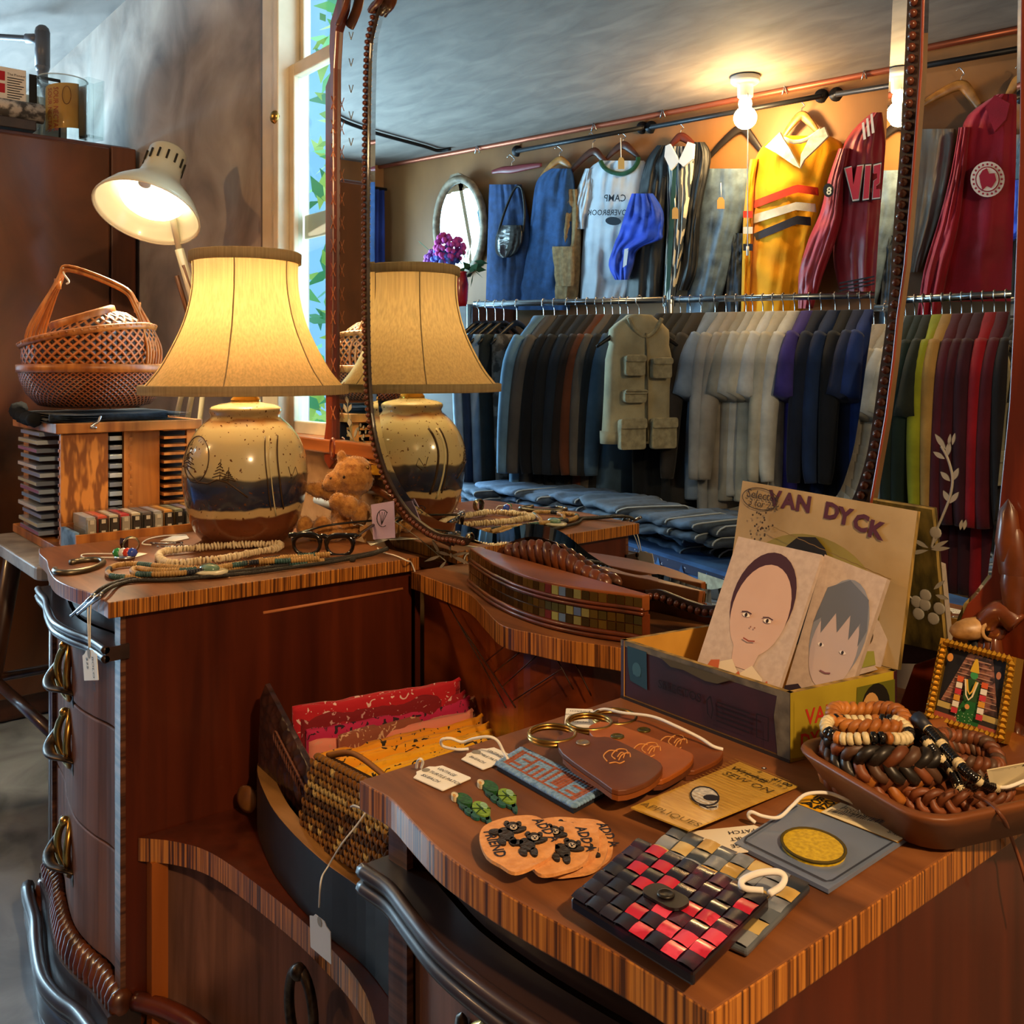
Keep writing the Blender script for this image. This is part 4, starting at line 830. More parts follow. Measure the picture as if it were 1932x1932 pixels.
# eyeglasses
gp = Pz(605, 1047, TZ); gk = (gp - CO).dot(dv) / F
gl = thing('eyeglasses', 'black framed eyeglasses lying folded open in front of the teddy bear', 'eyeglasses', tuple(gp))
def gg(px, py, f=0): return rv2 * ((px - 605) * gk) + V((0, 0, (1047 - py) * gk)) - fwd * f
blk = mat('black_acetate', '#0c0b0c', rough=.12, coat=.6)
b = MB()
for cx_, cy_ in ((579, 1027), (641, 1029)):
    pts = []
    for i in range(24):
        a = 2*math.pi*i/24; x = 25 * math.copysign(abs(math.cos(a)) ** .8, math.cos(a)) * (1 + .08 * math.sin(-a)); y = 19 * math.copysign(abs(math.sin(a)) ** .8, math.sin(a)); pts.append(gg(cx_ + x, cy_ + y))
    b.tube(pts, [.0036 + (.0018 if i > 12 else 0) for i in range(24)], 8, closed=True, up=tuple(fwd))
b.tube(smooth([gg(600, 1015), gg(610, 1011), gg(620, 1016)], 4), .005, 8)
b.tube(smooth([gg(545, 1010), gg(562, 1009), gg(600, 1013)], 4), [.0055] * 4 + [.004] * 5, 8); b.tube(smooth([gg(620, 1015), gg(650, 1011), gg(673, 1011)], 4), [.004] * 4 + [.0055] * 5, 8)
b.build('glasses_frame', blk, gl)
for cx_, cy_ in ((579, 1027), (641, 1029)):
    MB().add([gg(cx_ + 24 * math.cos(a), cy_ + 18 * math.sin(a)) for a in [2*math.pi*i/24 for i in range(24)]], [tuple(range(24))]).build('lens', CLEAR, gl)
for x0, pts in ((0, [(547, 1011, 0), (600, 1006, .09), (690, 1003, .135), (700, 1008, .14)]), (1, [(672, 1012, 0), (685, 1006, .05), (705, 1000, .11), (712, 1008, .13)])):
    MB().tube(smooth([gg(*q) for q in pts], 5), [.0042] * 12 + [.0046, .005, .005, .0045], 8, fl=.55, up=(0, 0, 1)).build('temple', blk, gl)
b = MB()
for x in (551, 553, 668, 670): b.ball(gg(x, 1013, -.005), .0011, 6)
b.build('rivets', steel, gl)
# jewellery
def beads(pts, z, r, step, cols, name, label, seg=None, jit=0, flatb=.55, group=None):
    t = thing(name, label, 'necklace', tuple(Pz(*pts[0], TZ)))
    P = smooth([Pz(x, y, z) for x, y in pts], 6); MB().tube(P, r * .35, 5).build('cord', flat('#5a4a36'), t, True)
    bs = [MB() for _ in cols]; acc = 0; tot = 0
    for a, c in zip(P, P[1:]):
        L = (c - a).length
        if L < 1e-6: continue
        d = (c - a) / L
        while acc < L:
            tot += 1; ci = seg(tot) if seg else 0; p0 = a + d * acc
            dd = (d + V((random.gauss(0, jit), random.gauss(0, jit), random.gauss(0, jit)))).normalized(); rr = r * (1 + random.uniform(-jit, jit) * .8); q = dd.to_track_quat('Z', 'Y').to_matrix().to_4x4(); q.translation = p0
            bs[ci].lathe([(rr * .7, -step * flatb), (rr, -step * flatb * .4), (rr, step * flatb * .4), (rr * .7, step * flatb)], 7, 0, q); acc += step
        acc -= L
    for m_, bb, nn in zip(cols, bs, ('pale_beads', 'coloured_beads', 'dark_beads')):
        if bb.v: o = bb.build(nn, m_, t, True); o['kind'] = 'stuff'
    return t
shell = mat('shell_chips', '#d9c8a6', '#bfa882', scale=60, rough=.5); tan = mat('coconut_bead', '#b58f55', '#96713d', scale=80, rough=.5); teal = mat('teal_bead', '#3e6260', '#26403f', scale=90, rough=.4); dkb = flat('#2a2c34', .35)
beads([(520, 1027), (470, 1027), (400, 1031), (345, 1036), (310, 1040), (300, 1048), (306, 1058), (330, 1063), (380, 1058), (430, 1052), (480, 1042), (520, 1035), (530, 1029), (524, 1025)], TZ + .009, .0075, .0058, [shell], 'shell_necklace', 'chunky cream shell chip necklace lying in a long loop in front of the lamp', None, .22, .42)
sg = lambda n: 1 if (n // 7) % 5 in (1,) else (2 if (n // 7) % 11 == 3 else 0)
beads([(620, 1046), (560, 1050), (500, 1056), (455, 1066), (420, 1072), (360, 1072), (300, 1068), (250, 1064), (215, 1068), (204, 1078), (212, 1087), (250, 1089), (300, 1088), (350, 1084), (385, 1080), (440, 1072), (475, 1064), (520, 1064), (570, 1062), (610, 1058)], TZ + .006, .0052, .0046, [tan, teal, dkb], 'bead_necklace', 'tan and teal disc bead necklace with the widest loop, beside the bolo tie', sg)
beads([(600, 1054), (540, 1058), (490, 1060), (450, 1064), (410, 1070), (350, 1076), (290, 1076), (256, 1072), (250, 1078), (262, 1083), (310, 1083), (370, 1078), (430, 1068), (480, 1060), (540, 1053), (590, 1050)], TZ + .012, .0050, .0046, [tan, teal, dkb], 'bead_necklace', 'tan and teal disc bead necklace lying inside the wider loop', lambda n: 1 if (n // 6) % 6 == 2 else (2 if (n // 6) % 13 == 4 else 0))
bolo = thing('bolo_tie', 'black braided bolo tie with silver tips and an oval green stone slide', 'bolo tie', tuple(Pz(395, 1080, TZ)))
cordM = mat('black_braid', '#17130f', '#2e2820', scale=420, rough=.55, bump=.6)
for k, off in enumerate((0, 6)):
    P = [Py(172 + 13 * k, 1128 - 2 * k, .436), Pz(192 + 12 * k, 1110 + 1 * k, TZ + .012), Pz(215 + 10 * k, 1100 + 2 * k, TZ + .004), Pz(250 + 8 * k, 1092 + 3 * k, TZ + .0045), Pz(320, 1088 + off, TZ + .0045), Pz(395, 1083 + off * .8, TZ + .006), Pz(480, 1074 + off, TZ + .0045), Pz(560, 1063 + off, TZ + .0045), Pz(640, 1053 + off * .8, TZ + .0045), Pz(700, 1043 + off * .5, TZ + .006), Pz(732, 1034 + off * .3, TZ + .012)]
    MB().tube(smooth(P, 6), .0033, 8).build('cord', cordM, bolo, True)
    a, c = Py(178 + 13 * k, 1124 - 2 * k, .435), Py(133 + 13 * k, 1163 - 4 * k, .424)
    b = MB(); b.tube([a, a.lerp(c, .25), a.lerp(c, .3), a.lerp(c, .93), a.lerp(c, .96), c], [.0042, .0042, .0036, .0022, .003, .0016], 10); b.build('silver_tip', steel, bolo, True)
m = Matrix.Translation(Pz(395, 1085, TZ + .002))
b = MB(); b.lathe([(.022, .004), (.0275, .006), (.0275, .009), (.02, .0105)], 26, 0, m @ Matrix.Rotation(.3, 4, 'Z') @ Matrix.Diagonal((1.35, .95, 1, 1))); b.build('pale_slide_plate', mat('pale_horn', '#c9c0a2', rough=.2, coat=.5), bolo, True)
b = MB(); b.ball(m @ V((0, 0, .012)), .016, 18, 0, (1.3, .9, .5), Matrix.Rotation(.3, 3, 'Z')); b.build('green_stone', mat('green_stone', '#6f8f7a', '#456252', scale=60, rough=.15, coat=.6), bolo, True)
MB().ball(Pz(665, 1056, TZ + .004), .006, 10).build('cord_knot', cordM, bolo, True)
# cuff, rings, earrings
cp = Pz(150, 1068, TZ + .004); t = thing('cuff_bracelet', 'plain open metal cuff bracelet at the left end of the pedestal top', 'bracelet', tuple(cp))
b = MB(); e1, e2 = (Pz(182, 1064, TZ) - Pz(150, 1066, TZ)), (Pz(140, 1058, TZ) - Pz(150, 1066, TZ)); b.tube([rv2 * (.034 * math.cos(a)) + (dv * .058 * math.sin(a)) for a in [R(x) for x in range(-150, 156, 12)]], .0052, 8, fl=1.1, up=(0, 0, 1)); b.build('cuff_band', mat('dark_silver', '#6e6656', metal=.9, rough=.35), t)
cp = Pz(236, 1055, TZ); t = thing('glass_ring', 'colourful faceted glass ring tied with white thread, beside the cuff', 'ring', tuple(cp))
for k, (h, o_) in enumerate((('#2a8a4a', -.014), ('#c9cfd6', -.004), ('#c03a2a', .004), ('#2a4ab0', .013))):
    MB().ball(rv2 * o_ + V((0, 0, .012)), .0095, 6, 0, (.75, 1.1, 1.0)).build('glass_facet', mat('cut_glass_%d' % k, h, rough=.05, coat=1), t)
MB().lathe([(.015, 0), (.019, .002), (.019, .006), (.012, .008)], 8).build('ring_base', steel, t)
b = MB(); b.tube(smooth([Pz(222, 1052, TZ + .003), Pz(185, 1052, TZ + .002), Pz(160, 1052, TZ + .002), Pz(153, 1048, TZ + .002), Pz(165, 1045, TZ + .002), Pz(218, 1045, TZ + .003)], 4), .0014, 5); b.build('thread', string, t, True)
MB().extrude([Pz(246, 1053, TZ + .001), Pz(262, 1050, TZ + .001), Pz(278, 1045, TZ + .001), Pz(262, 1043, TZ + .001)], (0, 0, .0008)).build('ring_tag', paper, t, True)
cp = Pz(247, 1040, TZ); t = thing('signet_ring', 'heavy silver ring with a dark pointed stone, behind the colourful ring', 'ring', tuple(cp))
m = frame(V((0, 0, .013)), rv2 * .9 + dv * .4, V((0, 0, 1)))
b = MB(); b.lathe([(.013, -.006), (.016, -.006), (.016, .006), (.013, .006)], 24, 0, m, False); b.lathe([(.013, .006), (.013, -.006)], 24, 0, m, False); b.build('ring_band', mat('warm_silver', '#a59a82', metal=1, rough=.25), t)
b = MB(); q = -rv2 * .017 + V((0, 0, .012)); b.add([q + V((0, 0, .012)) + rv2 * .012, q - rv2 * .004 + V((0, 0, .014)), q - V((0, 0, .010)), q + fwd * .012 + V((0, 0, .004)), q + rv2 * .012 - V((0, 0, .008))], [(0, 1, 3), (1, 2, 3), (2, 4, 3), (4, 0, 3), (0, 1, 2, 4)]); b.build('dark_stone', mat('dark_garnet', '#2a0d12', rough=.1, coat=1), t)
cp = Pz(325, 1026, TZ); t = thing('earrings', 'pair of thin silver drop earrings on a white tag in front of the jar lamp', 'earrings', tuple(cp))
MB().extrude([Pz(302, 1021, TZ + .001), Pz(330, 1022, TZ + .001), Pz(357, 1016, TZ + .001), Pz(352, 1010, TZ + .001), Pz(325, 1012, TZ + .001)], (0, 0, .0008)).build('tag_card', paper, t, True)
b = MB(); b.tube(smooth([Pz(352, 1009, TZ + .003), Pz(310, 1011, TZ + .003), Pz(280, 1017, TZ + .003), Pz(268, 1026, TZ + .003), Pz(285, 1028, TZ + .003)], 4), .0014, 5); b.build('tag_string', string, t, True)
for k in (0, 1):
    b = MB(); y = 1024 + 6 * k
    b.tube([Pz(284 + 20 * k, y, TZ + .003), Pz(312 + 14 * k, y + 2, TZ + .004), Pz(345, y - 1, TZ + .003)], .0018, 6)
    for x in (290, 305, 318, 330, 342): b.ball(Pz(x + 8 * k, y + 1, TZ + .004), .0035, 6, 0, (1.6, .7, .6))
    b.build('earring', steel, t, True)
# tag hanging from the bolo tips in front of the drawers
t = thing('price_tag', 'white price tag on a looped string hanging before the top left drawer', 'price tag', tuple(Py(170, 1230, .422)))
b = MB()
for k in (0, 1): b.tube(smooth([Py(166 + 6 * k, 1132, .432), Py(166 + 4 * k, 1170, .425), Py(168 + 2 * k, 1222, .422)], 4), .0011, 5)
b.build('tag_string', string, t, True)
def pricetag(name, parent, o, ux, uy, wd, ht, lines, size, mat_=None, hole=True, world=True, shear=.15):
    m = frame(o, ux, uy)                               # o: corner by the string, x along the tag
    b = MB(); c = wd * .16; b.prism([(0, ht * .28), (c * .6, ht * .18), (c, 0), (wd - .001, 0), (wd, .001), (wd, ht - .001), (wd - .001, ht), (c, ht), (c * .6, ht * .82), (0, ht * .72)], 0, .0009, 0, m); o_ = b.build(name, mat_ or paper, parent, world)
    b = MB(); b.lathe([(ht * .07, 0), (ht * .11, .0003)], 12, 0, m @ Matrix.Translation((c * .6, ht * .5, .001))); b.build('eyelet', flat('#8c867c'), o_, True)
    if lines:
        b = MB()
        for k, s in enumerate(lines): text(b, s, m @ Matrix.Translation((c * 1.25, ht * .80 - (k + .3) * ht * .80 / max(2, len(lines)), .0011)), size, shear=shear)
        b.build('handwriting', inkM, o_, True)
    return o_
a, bq, cq = Py(156, 1228, .422), Py(183, 1240, .422), Py(160, 1284, .422)
pricetag('tag_card', t, a, cq - a, bq - a, (cq - a).length, (bq - a).length, ['BOLO TIE', '$25'], .012)
# ---------------------------------------------------------------- mosaic box on the middle deck
MZ = DZ + .0005
arc = [(884, 1106), (917, 1133), (945, 1150), (980, 1167), (1025, 1183), (1073, 1195), (1120, 1204), (1175, 1212), (1215, 1219)]
ar = [Pz(x, y, MZ) for x, y in arc]; ars = smooth(ar, 4)
ctr = V(((ar[0].x + ar[-1].x) / 2, MY - .03, 0))
def msc(s): return [(ctr.x + (p.x - ctr.x) * s, ctr.y + (p.y - ctr.y) * s) for p in ars]
def mpoly(s): q = msc(s); return q + [(q[-1][0] + .002, q[-1][1] + .013), (q[0][0] + .006, min(MY - .010, q[0][1] + .016))]
mb_ = thing('mosaic_box', 'half moon wooden jewellery box covered with gold mirror tiles, below the mirror wave', 'jewellery box', (ctr.x, ctr.y, MZ))
boxw = mat('box_wood', '#6a2f12', '#45200c', scale=24, rough=.35, coat=.3)
b = MB(); b.prism(mpoly(.985), MZ, MZ + .041).prism(mpoly(.97), MZ + .041, MZ + .046); b.build('box_body', boxw, mb_, True)
for z in (.004, .011):
    MB().tube([V((x, y, MZ + z)) for x, y in msc(1.0)], .0035, 8).build('base_bead', boxw, mb_, True)
b = MB(); b.prism(mpoly(.985), MZ + .046, MZ + .068); ld = b.build('lid', mat('lid_wood', '#8a4a1e', '#6a3414', scale=20, sv=(.3, 1, 1), rough=.4), mb_, True, bevel=.0015)
for z in (.043, .049): MB().tube([V((x, y, MZ + z)) for x, y in msc(.995)], .0028, 8).build('lid_bead', boxw, ld, True)
tm = [mat('mosaic_%d' % i, h, metal=.75, rough=.22) for i, h in enumerate(('#7a5a20', '#5e4418', '#8a6a2a', '#6a5a2a', '#c9b25a', '#8a98a6', '#9a3a26'))]
def tiles(rows, par, nm):
    b = MB(); q = [V((x, y, 0)) for x, y in msc(.987)]; n = 34; tot = sum((c - a).length for a, c in zip(q, q[1:])); rnd = random.Random(4)
    def at(s):
        for a, c in zip(q, q[1:]):
            L = (c - a).length
            if s <= L: return a.lerp(c, s / L), (c - a).normalized()
            s -= L
        return q[-1], (q[-1] - q[-2]).normalized()
    for zz0, zz1 in rows:
        for k in range(n):
            p0, d = at(tot * (k + .06) / n); p1, _ = at(tot * (k + .94) / n); nrm = V((d.y, -d.x, 0))
            u = k / n; c = rnd.choice((0, 1, 2, 3)) if u > .5 else rnd.choice((0, 1, 1, 0))
            if .66 < u < .82 and rnd.random() < .55: c = rnd.choice((4, 5, 4, 3))
            if .6 < u < .68 and rnd.random() < .3: c = 6
            h = rnd.uniform(-.15, .15); nn = nrm * .0016
            b.extrude([V((p0.x, p0.y, MZ + zz0)) , V((p1.x, p1.y, MZ + zz0)), V((p1.x, p1.y, MZ + zz1)), V((p0.x, p0.y, MZ + zz1))], nn * (1 + h), c)
    b.build(nm, tm, par, True)
tiles(((.015, .0265), (.028, .0395)), mb_, 'body_tiles'); tiles(((.052, .0645),), ld, 'lid_tiles')
# ---------------------------------------------------------------- bow fronted drawer in the kneehole and what it holds
ZT, ZB = .477, PZ + .001
oc = [(-1.502, .735)] + [(Pz(x, y, ZT).x, Pz(x, y, ZT).y) for x, y in ((486, 1440), (504, 1507), (545, 1564), (612, 1627), (690, 1685))] + [(-.86, .585), (-.74, .63)]
ocs = [(p.x, p.y) for p in smooth([(x, y, 0) for x, y in oc], 5)]
dr = thing('loose_drawer', 'dark bow fronted drawer resting on the low platform inside the kneehole', 'drawer', (-1.15, .75, ZB))
def thick(cur, d): return cur + [(p[0], p[1]) for p in off2(cur + [(-.74, .95), (-1.502, .95)], -d if 0 else d)[:len(cur)]][::-1]
MB().prism(thick(ocs, .024), ZB, ZT, 0, mt=1).build('bow_front', [mat('black_stained_front', '#1c1513', '#120d0c', scale=20, rough=.45), wood('raw_drawer_edge', '#a8763c', '#7c5424', 'x', 40, rough=.5)], dr, True, bevel=.001)
MB().prism(off2(ocs + [(-.74, .94), (-1.502, .94)], .012), ZB, ZB + .006).build('drawer_bottom', dkwood, dr, True)
MB().box((-1.504, .74, ZB), (-1.492, .95, ZT - .01)).build('drawer_side', dkwood, dr, True); MB().box((-1.504, .944, ZB), (-.74, .955, ZT - .01)).build('drawer_back', dkwood, dr, True)
kp = Px(461, 1510, -1.455); b = MB(); b.lathe([(.006, .03), (.006, .014), (.02, .01), (.022, .004), (.014, 0), (.001, -.001)], 20, 0, frame(kp, (-1, -.35, 0), (0, 0, 1))); b.build('wooden_knob', mat('turned_knob', '#8a5a2a', '#6a3e1a', scale=30, rough=.4), dr, True)
# bandanas filed on edge
def pais(name, base, inkc, scale=90, lo=.52, hi=.55):
    return mat(name, base, inkc, scale=scale, lo=lo, hi=hi, rough=.85, detail=1.5, distort=1.6, bump=.1, sheen=.1)
bd_ = [((552, 1335), (868, 1284), .585, '#b01020', '#d9b8b0', 'bright red bandana at the back of the row', .016), ((566, 1350), (866, 1300), .572, '#780916', '#b98a88', 'deep red bandana, second from the back', .014),
       ((566, 1362), (878, 1308), .562, '#980f22', '#d0a4a0', 'crimson bandana with pale paisley, third from the back', .014), ((578, 1378), (886, 1318), .552, '#b01a4c', '#2a1420', 'raspberry pink bandana with dark paisley', .015),
       ((640, 1388), (905, 1312), .545, '#8a4a34', '#c9a07c', 'brown bandana with tan paisley standing between pink and peach', .014), ((582, 1398), (892, 1342), .536, '#d9826a', '#d08a70', 'plain peach bandana with a plump rolled end', .019),
       ((600, 1425), (910, 1352), .527, '#e0900f', '#241a08', 'orange yellow bandana right behind the crochet pouch', .017), ((622, 1436), (930, 1362), .522, '#e59a10', '#2a1e08', 'orange bandana with black stars, third from the front', .017),
       ((652, 1454), (948, 1370), .518, '#eaa80e', '#e0a010', 'plain yellow bandana, second from the front', .014), ((668, 1468), (966, 1378), .514, '#efb012', '#2a2008', 'yellow bandana with black print at the front of the row', .014)]
for k, (a, c, z, h, ik, lb, th) in enumerate(bd_):
    A, B_ = Pz(a[0], a[1], z), Pz(c[0], c[1], z); d = (B_ - A); L = d.length; d.normalize(); nn = V((d.y, -d.x, 0)); low = ZB + .012
    t = thing('bandana', lb, 'bandana', (A.x, A.y, ZB + .008), 0, 'folded bandanas in the drawer'); rnd = random.Random(k)
    b = MB(); rings = []
    for i in range(25):
        u = i / 24; p0 = A + d * L * u; e = math.sin(math.pi * min(1, max(.02, u * 1.02))) ** .25; wv = .004 * noise.noise(V((u * 6, k * 3, 0))); hh = (z - low)
        ring = []
        for q, (xx, zz) in enumerate(((-1, -hh), (-1.05, -hh * .5), (-1.0, -.012), (-.72, 0), (-.3, -.004), (-.05, -.010), (.1, -.001), (.5, .002), (.9, -.004), (1.1, -.014), (1.05, -hh * .5), (1, -hh))):
            ring.append(p0 + nn * (xx * th * .62 * e + wv) + V((0, 0, min(0, zz) * (1 if zz < -.02 else e) + (.003 * noise.noise(V((u * 9, q * .6, k))) if zz > -.05 else 0) + (wv if zz > -.05 else 0))))
        rings.append(ring)
    b.loft(rings); b.build('folded_cloth', pais('bandana_%d' % k, h, ik, 75 if k < 5 else 60, .66 if k < 2 else .61 if k < 5 else .62, .67 if k < 2 else .62 if k < 5 else .63), t, True)
    MB().tube([r_[5] + V((0, 0, .003)) for r_ in rings], .0035, 6).build('hem', mat('bandana_hem_%d' % k, h, rough=.85), t, True)
# purse, pouch
q = [Py(507, 1282, .672), Py(588, 1448, .665)]
t = thing('leather_purse', 'dark brown embossed leather purse standing at the end of the bandanas', 'purse', (q[0].x, q[0].y, ZB))
b = MB(); T0, T1 = Py(505, 1290, .672), Py(596, 1462, .66); low = ZB + .01; rows = []
for s, dy in ((-1, -.016), (1, .016)):
    rw_ = []
    for zf in (0, .5, .9, 1.0):
        rr = []
        for i in range(9):
            u = i / 8; tp = T0.lerp(T1, u); zz = low + (tp.z - low) * zf; rr.append(V((tp.x, tp.y + dy * (1 if zf < .9 else .8 if zf < 1 else .25), zz)))
        rw_.append(rr)
    rows.append(rw_)
b.grid(rows[0]); b.grid(rows[1][::-1]); b.grid([rows[0][3], rows[1][3]]); b.grid([[r_[0] for r_ in rows[0]], [r_[0] for r_ in rows[1]]]); b.grid([[r_[8] for r_ in rows[0]], [r_[8] for r_ in rows[1]]])
b.build('purse_body', mat('embossed_leather', '#42231a', '#2a140e', scale=60, kind='voronoi', rough=.35, coat=.3, bump=.8, bscale=60), t, True)
b = MB()
for i in range(13):
    tp = T0.lerp(T1, .40 + .045 * i); b.tube([tp + V((.010 * math.cos(a) * .8, -.0165, -.026 + .009 * math.sin(a))) for a in [2*math.pi*k/10 for k in range(8)]], .0018, 5)
b.build('embossed_scrolls', mat('worn_leather_ridge', '#6a3e2a', rough=.3), t, True)
cr1 = [Py(597, 1432, .622), Py(745, 1510, .60), Py(735, 1670, .60), Py(566, 1578, .622)]
t = thing('crochet_pouch', 'brown variegated crochet pouch with a zip, leaning inside the bow front', 'pouch', tuple(cr1[3]))
yarn = [cloth('yarn_%d' % i, h, scale=120) for i, h in enumerate(('#7a4a16', '#a87c3a', '#4e2e10', '#8a5a1e', '#c0a060'))]
b = MB(); b.extrude(cr1, (0, .02, 0)); b.build('lining', flat('#3a2410'), t, True)
bs = MB(); rnd = random.Random(8)
for r_ in range(12):
    for c0 in range(17):
        u, v = (c0 + .5 * (r_ % 2)) / 17, (r_ + .5) / 12; p0 = (cr1[0].lerp(cr1[1], u)).lerp(cr1[3].lerp(cr1[2], u), v) + V((0, -.004, 0))
        mi = [0, 3, 1, 4, 1, 2, 0, 2, 3, 0, 3, 3][r_] if rnd.random() < .75 else rnd.randrange(5)
        for s in (-1, 1): bs.ball(p0 + V((s * .0027, 0, 0)), .0046, 6, mi, (.75, .8, 1.35), Matrix.Rotation(s * .5, 3, 'Y'))
o = bs.build('crochet_stitches', yarn, t, True); o['kind'] = 'stuff'
b = MB()
for k in range(22):
    p0 = cr1[0].lerp(cr1[1], k / 21); b.ball(p0 + V((0, .002, .003)), .0062, 6, 0, (1, 1, .8))
b.build('crochet_edge', yarn[3], t, True)
b = MB(); b.tube(smooth([cr1[0] + V((.01, .014, .004)), cr1[0].lerp(cr1[1], .3) + V((0, .026, .014)), cr1[0].lerp(cr1[1], .8) + V((0, .022, .004))], 6), .006, 8, fl=.6); b.build('zip_tape', mat('zip_tape', '#9a6428', rough=.6), t, True)
t = thing('price_tag', 'blank white price tag on a long string hanging outside the bow fronted drawer', 'price tag', tuple(Py(603, 1750, .55)))
b = MB(); b.tube(smooth([Py(664, 1521, .595), Py(678, 1524, .592), Py(690, 1530, .588), Py(672, 1558, .585), Py(645, 1592, .58), Pz(618, 1636, ZT + .002), Py(606, 1660, .555), Py(602, 1712, .552)], 5), .0012, 5); b.tube(smooth([Py(690, 1530, .588), Py(670, 1520, .59), Py(662, 1522, .594)], 4), .0012, 5); b.build('tag_string', string, t, True)
a, bq, cq = Py(585, 1716, .55), Py(620, 1712, .55), Py(587, 1786, .55)
pricetag('tag_card', t, a, cq - a, bq - a, (cq - a).length, (bq - a).length, [], .01, flat('#c9c4c0'))
# ---------------------------------------------------------------- flat printed things: a sheet between four points
class Sheet:
    def __init__(s, bl, br, tr, tl, plane=True):
        s.c = [V(bl), V(br), V(tr), V(tl)]; s.n = (s.c[1] - s.c[0]).cross(s.c[3] - s.c[0]).normalized(); dr_ = s.c[2] - CO; s.c[2] = CO + dr_ * ((s.c[0] - CO).dot(s.n) / dr_.dot(s.n)) if plane else s.c[2]; s.k = 1; s.b = MB(); s.m = []; s.W = (s.c[1] - s.c[0]).length; s.H = (s.c[3] - s.c[0]).length
    def P(s, u, v, h=0):
        a, b, c, d = s.c; return (a * (1 - u) + b * u) * (1 - v) + (d * (1 - u) + c * u) * v + s.n * h
    def mi(s, h):
        m = h if not isinstance(h, (str, tuple)) else flat(h)
        if m not in s.m: s.m.append(m)
        return s.m.index(m)
    def nh(s): s.k += 1; return .0002 * s.k
    def poly(s, pts, h): z = s.nh(); s.b.add([s.P(u, v, z) for u, v in pts], [tuple(range(len(pts)))], s.mi(h)); return s
    def oval(s, u, v, a, b_, h, rot=0, n=18): return s.poly(oval(u, v, a, b_, n, rot), h)
    def line(s, pts, wd, h):
        z = s.nh(); Q = [s.P(u, v, z) for u, v in pts]; L = []; Rr = []
        for i, p in enumerate(Q):
            t = Q[min(i + 1, len(Q) - 1)] - Q[max(i - 1, 0)]; n = s.n.cross(t).normalized() * wd / 2; L.append(p + n); Rr.append(p - n)
        k = len(Q); s.b.add(L + Rr, [(i, i + 1, k + i + 1, k + i) for i in range(k - 1)], s.mi(h)); return s
    def text(s, st, u, v, size, h, du=(1, 0), bold=0, shear=0, align='LEFT', sx=1, spacing=1):
        z = s.nh(); p = s.P(u, v, z); x = s.P(u + du[0] * .01, v + du[1] * .01, z) - p; m = frame(p, x, s.n.cross(x)); text(s.b, st, m, size, s.mi(h), .0001, shear, align, spacing, bold, sx); return s
    def build(s, name, parent): return s.b.build(name, s.m, parent, True) if s.b.v else None
def slab(name, c4, th, m, parent, label=None, world=True, **k):
    up = V((0, 0, th)); b = MB(); b.extrude(c4, up); return b.build(name, m, parent, world, **k)
def zq(pts, z): return [Pz(x, y, z) for x, y in pts]
# tags on the tabletop
def table_tag(parent, o, ex, ey, lines, size, z=TZ + .001, m=None):
    o, ex, ey = Pz(*o, z), Pz(*ex, z), Pz(*ey, z); return pricetag('tag_card', parent, o, ex - o, ey - o, (ex - o).length, (ey - o).length, lines, size, m)
def strg(parent, pts, z=TZ + .004, r=.0011, name='tag_string', m=None):
    MB().tube(smooth([Pz(p[0], p[1], p[2] if len(p) > 2 else z) for p in pts], 6), r, 6).build(name, m or string, parent, True)
t = thing('turtle_tag', 'white handwritten price tag beside the two turtle patches', 'price tag', tuple(Pz(820, 1465, TZ)))
table_tag(t, (770, 1464), (835, 1493), (804, 1436), ['VINTAGE', 'TURTLE PATCH', '$5/EACH'], .0056)
strg(t, [(786, 1449), (788, 1436, TZ + .012), (794, 1432, TZ + .016), (798, 1438, TZ + .01), (795, 1449)], TZ + .003)
def pblob(b, cx_, cy_, a, q, rot, z0, z1, mi=0, n=14): b.prism([(p.x, p.y) for p in (Pz(x, y, z1) for x, y in oval(cx_, cy_, a, q, n, rot))], z0, z1, mi)
for k, (ox, oy, lb) in enumerate(((0, 0, 'green embroidered turtle patch, the left one by the handwritten tag'), (49, -24, 'green embroidered turtle patch, the right one nearer the word patch'))):
    t = thing('turtle_patch', lb, 'patch', tuple(Pz(890 + ox, 1520 + oy, TZ)), 0, 'turtle patches'); z = TZ + .0005
    b = MB()
    for x, y, a, q, r in ((884, 1529, 9, 5, 30), (897, 1537, 10, 5.5, 25), (874, 1519, 9, 5, 35), (914, 1541, 10, 5, 20), (922, 1546, 5, 10, -20)): pblob(b, x + ox, y + oy, a, q, r, z, z + .0022)
    b.build('flippers', cloth('teal_thread', '#1c5a4a', '#123a34', scale=300), t, True)
    b = MB(); pblob(b, 876 + ox, 1506 + oy, 17, 9, 25, z, z + .0036); b.build('turtle_head', cloth('dark_green_thread', '#1e5a26', '#123c1a', scale=300), t, True)
    b = MB(); pblob(b, 858 + ox, 1499 + oy, 7, 5, 20, z, z + .004); pblob(b, 857 + ox, 1500 + oy, 3, 2.2, 20, z, z + .0045, 1); b.build('turtle_eye', [cloth('cream_thread', '#d9c9a0', scale=300), flat('#b98a4a')], t, True)
    b = MB(); pblob(b, 908 + ox, 1525 + oy, 19, 12, 30, z, z + .0034); pblob(b, 913 + ox, 1519 + oy, 8, 5, 30, z, z + .0042, 1); b.build('turtle_shell', [cloth('lime_thread', '#7a9a2e', '#5f8424', scale=300), cloth('mint_thread', '#8fb98a', scale=300)], t, True)
    b = MB()
    for a0 in range(0, 360, 60): b.tube([Pz(908 + ox, 1525 + oy, z + .0037), Pz(908 + ox + 18 * math.cos(R(a0)), 1525 + oy + 10 * math.sin(R(a0)), z + .0036)], .0005, 4)
    b.build('shell_lines', flat('#24400e'), t, True)
